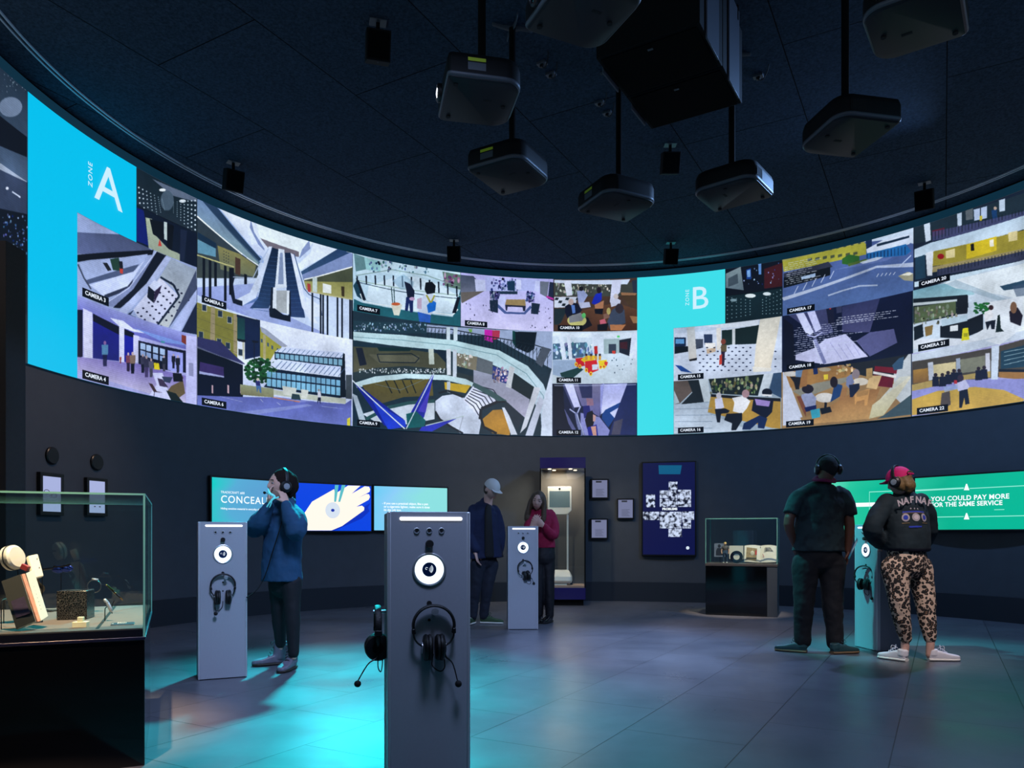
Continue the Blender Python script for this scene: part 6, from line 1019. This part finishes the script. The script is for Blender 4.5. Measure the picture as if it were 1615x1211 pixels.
tag(MB().tube([J(443, 786, 5.98), J(446, 815, 5.94), J(430, 870, 5.93), J(419, 905, 5.95), J(409, 925, 5.92), J(396, 938, 5.80), J(389, 942, 5.72), (mid.x+.17, mid.y+.16, .62)], .0045, 8, sub=6).build('headset_cable', M['wire']), 'dark cable running from the woman in blue to the console beside her', 'cable')
# --- man in the pale cap
p = Person('man in a pale baseball cap and open navy jacket, head bowed', W(764, 843, 9.2)); fc_ = Vector((.62, -.50, -.52)); hc = J(775, 771, 9.12)
navyj = mat('navy_jacket', (16, 28, 62), .85, noise=.3, nscale=12, bump=.2); jean = mat('dark_jeans', (24, 30, 44), .85, noise=.5, nscale=9, bump=.2)
sd_ = Vector((.85, .5, 0)); b = p.mb(); r, f, u = head(b, hc, fc_)
b.tube([J(768, 799, 9.2), J(770, 788, 9.19), hc-u*.045-f*.02], [(.062, .06), (.055, .055), (.05, .055)], 16)
b.tube([J(764, 880, 9.2), J(763, 840, 9.2), J(763, 808, 9.2), J(767, 797, 9.2)], [(.14, .1), (.13, .1), (.15, .1), (.06, .05)], 16, sd_)
wR = J(750, 872, 9.03); b.tube([J(742, 840, 9.1), wR], [.036, .026], 12); hand(b, wR, J(754, 888, 9.0)-wR, (.8, -.2, 0), -1, .5)
wL = J(788, 866, 9.28); b.tube([J(787, 836, 9.3), wL], [.036, .026], 12); hand(b, wL, (-.4, 0, -.9), (-.8, -.2, 0), 1, .6)
for q_ in ((J(755, 885, 9.15), J(750, 925, 9.13), J(745, 972, 9.15)), (J(773, 885, 9.25), J(768, 925, 9.2), J(763, 972, 9.22))): b.tube(q_, [.07, .042, .028], 14)
p.part(b, 'body', SK['pale'], .006, 2); eyes(p, hc, r, f, u)
hair(p, hc, fc_, mat('short_brown_hair', (70, 52, 40), .7), 1.02, .014); cap(p, hc, fc_, mat('cap_cream', (214, 210, 204), .8))
b = p.mb(); b.tube([J(766, 880, 9.2), J(765, 860, 9.2), J(763, 830, 9.2), J(762.5, 810, 9.2), J(765, 799, 9.2), J(767, 793, 9.2)], [(.235, .165), (.212, .15), (.19, .135), (.185, .125), (.13, .10), (.075, .07)], 24, sd_, 4, False)
b.tube([J(747, 805, 9.12), J(742, 822, 9.1), J(741, 845, 9.09), wR+Vector((0, 0, .04))], [.072, .070, .062, .050], 14); b.tube([J(779, 805, 9.3), J(785, 822, 9.32), J(789, 845, 9.3), wL+Vector((0, 0, .0))], [.072, .070, .066, .055], 14)
b.tube([J(762, 796, 9.10), J(761, 789, 9.18), J(767, 786, 9.28), J(776, 791, 9.25)], [.02, .024, .024, .02], 10)
p.part(b, 'jacket', navyj, .010, 5, .02, .10)
b = p.mb(); b.tube([J(772, 877, 9.06), J(771, 850, 9.055), J(770, 820, 9.06), J(770, 799, 9.12)], [(.065, .03), (.06, .03), (.05, .03), (.04, .03)], 14, sd_); p.part(b, 'tee_shirt', M['rubber'], .008)
b = p.mb(); b.tube([J(765, 866, 9.2), J(764, 884, 9.2)], [(.15, .12), (.16, .12)], 18, sd_)
for q_ in ((J(754, 890, 9.14), J(750, 925, 9.13), J(747, 950, 9.15), J(745.5, 971, 9.15)), (J(774, 890, 9.24), J(769, 925, 9.2), J(765, 950, 9.22), J(763, 971, 9.22))): b.tube(q_, [.098, .072, .062, .055], 16)
p.part(b, 'jeans', jean, .009, 4, .014, .06)
grn = mat('olive_canvas', (52, 78, 50), .8); shoe(p, J(747, 843, 9.22), (-.35, -.93, 0), grn, M['paper'], .28, lace=M['paper']); shoe(p, J(758.5, 843, 9.24), (.97, -.22, 0), grn, M['paper'], .28, lace=grn)
# --- woman in red
p = Person('long haired smiling woman in a crimson jumper, hands at her chest', W(856, 843, 9.35)); fc_ = Vector((-.22, -.97, -.08)); up_ = Vector((.16, 0, 1)); hc = J(848.5, 790, 9.3)
red = mat('crimson_knit', (150, 16, 60), .85, noise=.3, nscale=30, bump=.3); sd_ = Vector((.98, -.1, 0)); b = p.mb(); r, f, u = head(b, hc, fc_, up_, .97)
b.tube([J(853, 808, 9.36), J(851, 799, 9.36), hc-u*.05-f*.02], [(.05, .05), (.046, .046), (.045, .05)], 14)
b.tube([J(857, 880, 9.36), J(856, 845, 9.36), J(855, 815, 9.36), J(853, 804, 9.36)], [(.12, .09), (.11, .085), (.13, .085), (.055, .05)], 16, sd_)
wL, wR = J(857, 829, 9.12), J(839, 830, 9.12); b.tube([J(873, 842, 9.25), wL], [.032, .023], 12); b.tube([J(833, 845, 9.24), wR], [.032, .023], 12)
hand(b, wL, J(845, 818, 9.1)-wL, (-.2, .9, .2), 1, .35); hand(b, wR, J(848, 813, 9.1)-wR, (.2, .9, .0), -1, .4)
for q_ in ((J(851, 880, 9.35), J(850, 925, 9.33), J(850, 972, 9.36)), (J(864, 880, 9.35), J(865, 925, 9.33), J(867, 972, 9.34))): b.tube(q_, [.07, .042, .026], 14)
p.part(b, 'body', SK['pale'], .006, 2); eyes(p, hc, r, f, u)
def longh(b, c, r, f, u):
    for s in (-1, 1): b.tube([c+r*s*.045+u*.06, c+r*s*.084+f*.0-u*.01, c+r*s*.092+f*.02-u*.10, c+r*s*.100+f*.04-u*.19-Z*.02, c+r*s*.085+f*.055-u*.27], [(.04, .05), (.028, .05), (.032, .05), (.04, .04), (.02, .02)], 14)
    b.tube([c-f*.05+u*.04, c-f*.085-u*.08, c-f*.09-u*.22], [(.08, .05), (.10, .05), (.085, .04)], 16, r)
hair(p, hc, fc_, mat('light_brown_hair', (84, 66, 48), .6, noise=.4, nscale=60), 1.09, .017, extra=longh, up=up_)
b = p.mb(); b.tube([J(857, 864, 9.35), J(856.5, 846, 9.35), J(855.5, 825, 9.35), J(854.5, 812, 9.35), J(853, 804, 9.35)], [(.150, .125), (.142, .115), (.150, .12), (.150, .105), (.075, .07)], 22, sd_, 4, False)
b.tube([J(868, 811, 9.35), J(874, 828, 9.3), J(873, 844, 9.24), J(865, 838, 9.17), wL+Vector((.02, .01, -.01))], [.062, .064, .060, .052, .040], 14); b.tube([J(841, 811, 9.35), J(834, 828, 9.3), J(832, 845, 9.23), wR+Vector((-.01, .01, -.03))], [.062, .06, .056, .042], 14)
p.part(b, 'jumper', red, .009, 4, .012, .05)
b = p.mb(); b.tube([J(857, 858, 9.35), J(857, 880, 9.35)], [(.135, .115), (.15, .12)], 18, sd_)
for q_ in ((J(850.5, 885, 9.35), J(850, 925, 9.33), J(850.5, 968, 9.36)), (J(864, 885, 9.35), J(866, 925, 9.33), J(867, 970, 9.34))): b.tube(q_, [.09, .066, .052], 16)
p.part(b, 'trousers', mat('black_trousers', (12, 13, 20), .6), .009, 4, .008, .06)
pat = mat('patent_boot', (14, 18, 24), .12, coat=.6); shoe(p, J(851, 843, 9.42), (-.12, -.99, 0), pat, M['rubber'], .25, 'boot'); shoe(p, J(869, 843, 9.38), (-.45, -.89, 0), pat, M['rubber'], .25, 'boot')
# --- man seen from behind
p = Person('man seen from behind in a dark mottled tee shirt, wearing a headset', W(1293, 843, 6.98)); fc_ = Vector((.18, .88, -.42)); hc = J(1306, 739, 6.98)
camo = bpy.data.materials.new('mottled_tee'); camo.use_nodes = True; nt = camo.node_tree; bb = nt.nodes['Principled BSDF']; tc = nt.nodes.new('ShaderNodeTexCoord'); nz = nt.nodes.new('ShaderNodeTexNoise'); nz.inputs['Scale'].default_value = 7; rp = nt.nodes.new('ShaderNodeValToRGB'); rp.color_ramp.elements[0].position = .40; rp.color_ramp.elements[0].color = (.006, .012, .017, 1); rp.color_ramp.elements[1].position = .50; rp.color_ramp.elements[1].color = (.016, .036, .042, 1)
nt.links.new(tc.outputs['Object'], nz.inputs[0]); nt.links.new(nz.outputs[0], rp.inputs[0]); nt.links.new(rp.outputs[0], bb.inputs['Base Color']); bb.inputs['Roughness'].default_value = .85
sd_ = Vector((1, -.05, 0)); b = p.mb(); r, f, u = head(b, hc, fc_, s=1.03)
b.tube([J(1298, 775, 6.97), J(1300, 758, 6.96), J(1304, 744, 6.96)], [(.072, .068), (.066, .064), (.062, .064)], 18)
b.tube([J(1292, 870, 6.98), J(1293, 830, 6.98), J(1295, 790, 6.98), J(1298, 768, 6.98)], [(.17, .12), (.17, .12), (.19, .11), (.08, .06)], 18, sd_)
wL, wR = J(1253, 857, 7.02), J(1337, 868, 6.97)
b.tube([J(1252, 796, 6.97), J(1244, 826, 6.93), wL], [.048, .046, .030], 14); b.tube([J(1335, 796, 6.97), J(1340, 830, 6.96), wR], [.048, .046, .030], 14)
hand(b, wL, (.35, .35, -.8), (.8, .5, .2), 1, .4); hand(b, wR, (-.05, .1, -1), (-.9, .2, 0), -1, .7)
for q_ in ((J(1272, 880, 6.98), J(1268, 950, 6.95), J(1265, 1012, 6.97)), (J(1311, 880, 6.98), J(1313, 950, 6.95), J(1317, 1014, 6.95))): b.tube(q_, [.09, .055, .032], 14)
p.part(b, 'body', SK['brown'], .006, 2)
hair(p, hc, fc_, mat('cropped_black_hair', (22, 22, 26), .9), 1.045, .008, zc=.012)
b = p.mb(); b.tube([J(1291, 869, 6.98), J(1291.5, 850, 6.98), J(1293, 820, 6.98), J(1295, 795, 6.98), J(1296.5, 775, 6.98), J(1299, 762, 6.97)], [(.236, .155), (.226, .15), (.215, .145), (.222, .135), (.205, .105), (.085, .075)], 26, sd_, 4, False)
b.tube([J(1276, 779, 6.98), J(1262, 783, 6.97), J(1253, 794, 6.96), J(1247, 811, 6.94)], [(.085, .085), (.074, .074), (.070, .070), (.068, .068)], 16, None, 4, False); b.tube([J(1318, 779, 6.98), J(1329, 783, 6.98), J(1336, 794, 6.97), J(1340, 813, 6.97)], [(.085, .085), (.074, .074), (.070, .070), (.068, .068)], 16, None, 4, False)
p.part(b, 'tee_shirt', camo, .010, 5, .03, .13)
b = p.mb(); b.tube([J(1285, 757, 6.93), J(1289, 752, 6.98), J(1300, 750, 7.04), J(1313, 754, 6.99), J(1314, 759, 6.93), J(1300, 757, 6.87), J(1285, 757, 6.93)], [(.012, .03)]*7, 10); p.part(b, 'collar', mat('maroon_collar', (120, 16, 70), .8), .008, 3)
b = p.mb(); b.tube([J(1291, 860, 6.98), J(1291, 882, 6.98)], [(.20, .135), (.21, .14)], 20, sd_)
for q_ in ((J(1271, 890, 6.98), J(1268, 950, 6.95), J(1266, 990, 6.97), J(1266, 1010, 6.97)), (J(1312, 890, 6.98), J(1313, 950, 6.95), J(1316, 990, 6.95), J(1317, 1013, 6.95))): b.tube(q_, [.125, .092, .078, .076], 18)
p.part(b, 'jeans', mat('indigo_jeans', (7, 8, 16), .85, noise=.3, nscale=8), .010, 4, .016, .07)
tl = mat('dark_teal_suede', (30, 66, 70), .6); gum = mat('gum_sole', (110, 88, 62), .6); shoe(p, J(1272, 843, 6.93), (-.80, .5, 0), tl, gum, .28, lace=tl); shoe(p, J(1312, 843, 6.86), (.90, .25, 0), tl, gum, .28, lace=tl)
worn(hc, fc_, 'black headset worn by the man seen from behind', None, R_l=.09)
lf = tag(MB().box(J(1345, 866, 6.94), (.10, .004, .20), Matrix.Rotation(R_(24), 3, 'Y') @ Matrix.Rotation(R_(60), 3, 'Z')).build('leaflet', mat('blue_leaflet', (60, 110, 160), .4), bevel=.001), 'thin bluish leaflet held low in the right hand of the man seen from behind', 'leaflet')
# --- woman in leopard print trousers
p = Person('person seen from behind in a pink cap, dark bomber jacket and leopard print trousers', W(1438, 843, 6.55)); fc_ = Vector((-.58, .76, -.28)); hc = J(1418, 759, 6.5)
bom = mat('dark_green_wool', (16, 34, 42), .85, noise=.4, nscale=10, bump=.2); sd_ = Vector((.88, .45, 0)); b = p.mb(); r, f, u = head(b, hc, fc_, s=.98)
b.tube([J(1424, 785, 6.55), J(1423, 772, 6.54), J(1420, 765, 6.52)], [(.055, .055), (.05, .05), (.048, .05)], 16)
b.tube([J(1431, 880, 6.55), J(1430, 840, 6.55), J(1427, 805, 6.55), J(1425, 782, 6.55)], [(.15, .11), (.14, .11), (.16, .1), (.07, .05)], 18, sd_)
wL, wR = J(1394, 858, 6.68), J(1452, 858, 6.88); b.tube([J(1376, 832, 6.46), wL], [.034, .025], 12); b.tube([J(1464, 832, 6.7), wR], [.034, .025], 12); hand(b, wL, (.2, .9, -.2), (.5, 0, -.5), -1, .6); hand(b, wR, (-.5, .7, -.1), (-.5, 0, -.5), 1, .6)
for q_ in ((J(1415, 890, 6.52), J(1418, 950, 6.48), J(1427, 1000, 6.5), J(1427, 1030, 6.52)), (J(1446, 890, 6.6), J(1458, 950, 6.55), J(1467, 1000, 6.5), J(1466, 1032, 6.5))): b.tube(q_, [.09, .055, .036, .032], 14)
p.part(b, 'body', SK['pale'], .006, 2)
def bob(b, c, r, f, u):
    b.tube([c-f*.06+u*.02, c-f*.078-u*.06, c-f*.06-u*.10], [(.062, .04), (.066, .04), (.045, .03)], 14, r)
    for s in (-1, 1): b.tube([c+r*s*.06-f*.03+u*.01, c+r*s*.066-f*.03-u*.05, c+r*s*.05-f*.03-u*.085], [.03, .028, .018], 10)
hair(p, hc, fc_, mat('golden_brown_hair', (120, 92, 52), .6, noise=.5, nscale=70), 1.03, .014, extra=bob)
pk = mat('hot_pink_cap', (224, 14, 110), .75); o, r, f, u = cap(p, hc, fc_, pk); o.data.materials[0] = pk
p.mb().tube([hc-f*.108+u*(.050-.018*abs(x)*12)+r*x for x in (-.045, -.02, 0, .02, .045)], [(.010, .004)]*5, 8).build('cap_opening', mat('cap_gap_hair', (96, 74, 48), .7), o)
p.mb().tube([hc-f*.112+u*.030+r*x for x in (-.05, 0, .05)], [(.007, .003)]*3, 8).build('cap_strap', pk, o)
b = p.mb(); b.tube([J(1431, 868, 6.55), J(1431, 848, 6.55), J(1429.5, 822, 6.55), J(1427.5, 800, 6.55), J(1426, 788, 6.55), J(1424, 776, 6.55)], [(.205, .16), (.215, .165), (.215, .155), (.205, .13), (.165, .105), (.075, .07)], 26, sd_, 4, False)
b.tube([J(1399, 792, 6.52), J(1386, 812, 6.48), J(1376, 834, 6.46), J(1383, 850, 6.56), wL+Vector((-.02, -.03, 0))], [.078, .082, .080, .072, .05], 16); b.tube([J(1452, 792, 6.6), J(1461, 812, 6.66), J(1464, 834, 6.7), J(1460, 850, 6.8), wR+Vector((.03, -.03, 0))], [.078, .080, .078, .07, .05], 16)
jk = p.part(b, 'bomber_jacket', bom, .010, 5, .02, .11)
rib = mat('navy_rib', (8, 12, 34), .85, bump=.4, nscale=90); b = p.mb(); b.tube([J(1431, 880, 6.55), J(1431, 864, 6.55)], [(.192, .150), (.205, .16)], 26, sd_, 4, False); b.build('ribbed_hem', rib, jk)
b = p.mb(); b.tube([J(1424, 781, 6.55), J(1423.5, 770, 6.55)], [(.085, .08), (.068, .066)], 18, sd_, 4, False); b.build('ribbed_collar', rib, jk)
leo = bpy.data.materials.new('leopard_print'); leo.use_nodes = True; nt = leo.node_tree; bb = nt.nodes['Principled BSDF']; tc = nt.nodes.new('ShaderNodeTexCoord'); nz = nt.nodes.new('ShaderNodeTexNoise'); nz.inputs['Scale'].default_value = 34; vm = nt.nodes.new('ShaderNodeVectorMath'); vm.operation = 'MULTIPLY_ADD'; vm.inputs[1].default_value = (.026, .026, .026)
nt.links.new(tc.outputs['Object'], nz.inputs[0]); nt.links.new(nz.outputs['Color'], vm.inputs[0]); nt.links.new(tc.outputs['Object'], vm.inputs[2]); vo = nt.nodes.new('ShaderNodeTexVoronoi'); vo.inputs['Scale'].default_value = 33; vo.inputs['Randomness'].default_value = .85; nt.links.new(vm.outputs[0], vo.inputs['Vector'])
rp = nt.nodes.new('ShaderNodeValToRGB'); rp.color_ramp.interpolation = 'CONSTANT'; els = rp.color_ramp.elements; els[0].position = 0; els[0].color = (.20, .11, .06, 1); els[1].position = .20; els[1].color = (.012, .010, .010, 1); e = els.new(.56); e.color = (.64, .47, .35, 1)
nt.links.new(vo.outputs['Distance'], rp.inputs[0]); nt.links.new(rp.outputs[0], bb.inputs['Base Color']); bb.inputs['Roughness'].default_value = .8
b = p.mb(); b.tube([J(1430, 866, 6.55), J(1430, 888, 6.55)], [(.17, .14), (.195, .15)], 20, sd_)
for q_ in ((J(1412, 896, 6.52), J(1417, 940, 6.48), J(1422, 975, 6.48), J(1428, 1006, 6.5)), (J(1448, 896, 6.6), J(1458, 940, 6.56), J(1462, 975, 6.53), J(1467, 1006, 6.5))): b.tube(q_, [.118, .088, .072, .050], 18)
p.part(b, 'trousers', leo, .010, 4, .012, .06)
wh = mat('white_sneaker', (226, 222, 226), .5); shoe(p, J(1430, 843, 6.45), (-.55, .80, 0), wh, M['white'], .25, lace=wh); shoe(p, J(1464, 843, 6.50), (.98, -.05, 0), wh, M['white'], .26, lace=wh)
worn(hc+Vector((0, 0, .0)), fc_, 'black headset worn over the pink cap', None, R_l=.094)
# lettering and patches on the bomber's back
bk = Vector((sd_.y, -sd_.x, 0)).normalized(); bk = Vector((.22, -.975, 0)).normalized(); rr_ = Vector((.975, .22, 0)).normalized()
def decal(me_o, parent=jk):
    s = me_o.modifiers.new('onto_jacket', 'SHRINKWRAP'); s.target = jk; s.wrap_method = 'NEAREST_SURFACEPOINT'; s.wrap_mode = 'ABOVE_SURFACE'; s.offset = .005
ctr = J(1422, 822, 6.55)-p.b+bk*.15
def onback(x, z): return ctr+rr_*x+Z*z
bone = mat('grey_felt_letters', (205, 190, 194), .85); pb = mat('patch_blue', (40, 60, 170), .8); pw = mat('patch_white', (170, 160, 165), .8); pg = mat('patch_ochre', (120, 100, 70), .8)
Mb = Matrix((rr_, Z, bk)).transposed().to_4x4()
for k, ch in enumerate('NAFNAF'):
    x = -.135+.054*k+(.012 if k > 2 else 0); z = .150+.028*(1-((k-2.5)/2.5)**2)
    text(ch, .075, bone, jk, (0, 0, 0), (0, 0, 0), 'felt_letter', .001, .0025, 'CENTER', M=Matrix.Translation(onback(x, z-.0)) @ Mb @ Matrix.Rotation(-(k-2.5)*.11, 4, 'Z')); decal([c_ for c_ in jk.children][-1])
def disc(x, z, r_, m, nm):
    o = MB().loft([[onback(x, z)+bk*h+rr_*rr2*math.cos(a)+Z*rr2*math.sin(a) for a in [2*pi*i/24 for i in range(24)]] for rr2, h in ((r_, 0), (r_, .001), (r_*.5, .001))], cap=True).build(nm, m, jk); decal(o); return o
for k, (x, c2) in enumerate(((-.085, pb), (.005, bone), (.09, pb))):
    disc(x, .03, .035, pw, 'round_patch'); o = disc(x, .03, .020, c2, 'patch_emblem')
    for m_ in o.modifiers: m_.offset = .008
for k in range(3): disc(-.035+.035*k, .105, .007, pw, 'star')
for x0, x1, z, m_, nm in ((-.11, .11, .078, pb, 'blue_lettering'), (-.11, .11, .068, pg, 'underline'), (-.12, -.05, -.018, pg, 'small_lettering'), (.06, .13, -.018, pg, 'small_lettering'), (-.06, .05, -.05, pb, 'blue_lettering')):
    bm_ = MB(); n = 10; hh = .003 if nm != 'blue_lettering' else .006
    bm_.loft([[onback(x0+(x1-x0)*i/n, z-hh), onback(x0+(x1-x0)*i/n, z+hh), onback(x0+(x1-x0)*i/n, z+hh)+bk*.001, onback(x0+(x1-x0)*i/n, z-hh)+bk*.001] for i in range(n+1)]); o = bm_.build(nm, m_, jk, smooth=False); decal(o)
# ------------------------------------------------------------------ things hanging from the ceiling
def rrect(hx, hy, r4, n=7):
    """outline with its own radius at each corner: (+x+y, -x+y, -x-y, +x-y)"""
    out = []
    for (sx, sy, a0), r_ in zip(((1, 1, 0), (-1, 1, 90), (-1, -1, 180), (1, -1, 270)), r4):
        for i in range(n): a = math.radians(a0+90*i/(n-1)); out.append((sx*(hx-r_)+r_*math.cos(a), sy*(hy-r_)+r_*math.sin(a)))
    return out
def projector(x, y, lens_deg, label, zb=4.075, lit=None, sticker=True):
    t = thing('projector', label, 'projector', (x, y, ZC), R_(lens_deg), 'projectors hanging from the ceiling'); z0 = zb-ZC
    o1 = rrect(.255, .28, (.03, .12, .12, .03)); sc_ = lambda k: [(a*k, b_*k) for a, b_ in o1]
    MB().loft([[Vector((a, b_, z)) for a, b_ in sc_(k)] for k, z in ((1.0, z0+.035), (1.0, z0+.13), (.96, z0+.17), (.88, z0+.185))]).build('housing', M['projb'], t, sharp=50)
    MB().loft([[Vector((a, b_, z)) for a, b_ in sc_(k)] for k, z in ((.965, z0+.012), (1.0, z0+.022), (1.006, z0+.034), (1.0, z0+.04))]).build('rim', M['projrim'], t, sharp=60)
    un = MB().loft([[Vector((a, b_, z)) for a, b_ in sc_(k)] for k, z in ((.93, z0), (.968, z0+.008), (.968, z0+.016))]).build('underside', M['projbot'], t)
    g = MB()
    for a, b_ in ((.19, .2), (.19, -.2), (-.17, .0)): g.cyl((a, b_, z0+.002), (a, b_, z0-.008), .016, n=12)
    g.box((-.05, .05, z0-.0005), (.06, .02, .002)); g.build('feet', M['rubber'], un)
    ln = MB().lathe([(.062, -.03), (.062, .02), (.05, .03), (.046, .02)], (.255, -.10, z0+.10), (1, 0, 0), 24).build('lens_barrel', M['blk'], t)
    MB().ball((.272, -.10, z0+.10), (.014, .042, .042), n=18, m=10).build('lens_glass', lit or M['blkg'], ln)
    if sticker:
        MB().box((.06, .281, z0+.130), (.12, .002, .022)).build('warning_sticker', M['yellow'], t); MB().box((.06, .281, z0+.085), (.12, .002, .05)).build('rating_label', M['projrim'], t)
    v = MB()
    for k in range(9): v.box((-.05-.014*k, -.281, z0+.09), (.006, .002, .08))
    v.build('vent', M['rubber'], t)
    MB().ball((.24, .2, z0+.055), (.006, .006, .003), n=8, m=6).build('status_light', emis('status_blue', (40, 70, 255), 3), t)
    MB().cyl((-.02, 0, z0+.18), (-.02, 0, -.02), .028, n=16).build('pole', M['black'], t); MB().box((-.02, 0, z0+.195), (.2, .16, .03)).build('cradle', M['black'], t, bevel=.004)
    pl = MB()
    for s in (-1, 1):
        for q in (-1, 1): pl.tube([(-.02, 0, -.008), (-.02+s*.06, q*.045, -.008), (-.02+s*.12, q*.12, -.008)], [(.05, .006), (.03, .006), (.022, .006)], 10, None, 3)
    pl.build('ceiling_plate', M['projrim'], t); return t
wl = emis('lamp_white', (235, 242, 255), 14)
projector(-.23, 5.31, 192, 'projector with a glowing lens at its left side, nearest left of centre', lit=wl)
projector(-.015, 6.41, 150, 'projector with a yellow sticker hanging just below the glowing lens one')
projector(.97, 7.0, 117, 'projector in the middle of the cluster, over the narrow far console')
projector(1.955, 6.75, 52, 'projector with a small warm light at its right corner', lit=emis('lamp_warm', (255, 214, 150), 6), sticker=False)
projector(2.54, 5.77, 11, 'projector at right with a tiny blue light, below the cut off one', sticker=False)
projector(.42, 4.40, 205, 'projector cut off by the top edge, left of the twin loudspeakers', sticker=False)
projector(2.38, 4.50, -35, 'projector cut off by the top edge, at the upper right', lit=wl, sticker=False)
e1, e2 = Vector((.857, -.515, 0)), Vector((-.515, -.857, 0)); ang = math.atan2(e1.y, e1.x); A0 = Vector((1.23, 6.72, 0))
for k, lab in ((0, 'big black box loudspeaker, the farther of the joined pair overhead'), (1, 'big black box loudspeaker, the nearer of the joined pair overhead')):
    c_ = A0+e1*.395+e2*(.29+.585*k); t = thing('loudspeaker', lab, 'speaker', (c_.x, c_.y, ZC), ang, 'twin loudspeakers overhead')
    MB().box2((-.395, -.288, -.70), (.395, .288, -.10)).build('cabinet', M['subw'], t, bevel=.006); MB().box2((-.365, -.262, -.708), (.365, .262, -.699)).build('grille', M['grille'], t)
    MB().box((.0, -.2, -.710), (.04, .02, .004)).build('badge', M['projrim'], t)
    for s in (-1, 1): MB().box((s*.402, 0, -.38), (.012, .30, .70)).build('side_bracket', mat('bracket_grey', (70, 76, 90), .5), t, bevel=.002); MB().tube([(s*.402, .1, -.12), (s*.402, .1, -.004)], .012, 8, rnd=False).build('hanging_rod', M['black'], t)
def small_speaker(px, py, D, size, label, rz=0, tilt=R_(20), drop=.10):
    q = W(px, py, D); q.z = ZC; t = thing('ceiling_speaker', label, 'speaker', q, rz, 'small speakers hanging from the ceiling'); s = size
    MB().box((0, 0, -.004), (s*.7, s*.5, .008)).build('mounting_plate', M['projrim'], t, bevel=.001)
    MB().box((0, 0, -drop/2), (.03, .02, drop)).build('bracket', M['black'], t)
    Rt = Matrix.Rotation(tilt, 3, 'X'); MB().box((0, 0, -drop-s*.55), (s, s*.85, s*1.15), Rt).build('cabinet', M['subw'], t, bevel=.006)
    c_ = Vector((0, 0, -drop-s*.55)); MB().box(c_+Rt @ Vector((0, -s*.43, 0)), (s*.86, .006, s*1.0), Rt).build('grille', M['grille'], t)
    MB().ball(c_+Rt @ Vector((0, -s*.2, -s*.58)), .006, n=8, m=6).build('screw', M['projrim'], t)
small_speaker(1057, 228, 8.35, .19, 'small hanging speaker over the middle, between two projectors')
small_speaker(1058, 388, 11.15, .19, 'small hanging speaker above the zone B panel')
small_speaker(716, 384, 11.05, .19, 'small hanging speaker above the camera 7 picture')
small_speaker(368, 262, 8.75, .20, 'small hanging speaker at left, above the camera 5 picture', R_(35))
small_speaker(1458, 294, 9.25, .20, 'small hanging speaker at right, above the camera 20 picture', R_(-35))
small_speaker(596, 40, 6.35, .20, 'small hanging speaker high at left of the glowing lens projector', R_(15))
for px, py, D, lab in ((855, 98, 6.85, 'upper ceiling socket beside the second projector'), (869, 115, 7.0, 'lower ceiling socket beside the second projector'), (946, 160, 7.45, 'upper ceiling socket beside the loudspeaker pair'), (958, 176, 7.65, 'lower ceiling socket beside the loudspeaker pair'), (1196, 118, 7.05, 'ceiling socket right of the loudspeaker pair')):
    D = (ZC-EYE)*FPX/(HOR-py); q = W(px, py, D); t = thing('ceiling_socket', lab, 'socket', (q.x, q.y, ZC), R_(-30), 'cable sockets on the ceiling')
    MB().box((0, 0, -.012), (.09, .06, .024)).build('box', M['projrim'], t, bevel=.003); MB().box((0, 0, -.034), (.035, .03, .025)).build('plug', M['blk'], t, bevel=.003)
    MB().tube([(0, 0, -.045), (.05, -.03, -.07), (.10, -.08, -.03), (.12, -.12, -.004)], .005, 6).build('cable', M['rubber'], t)
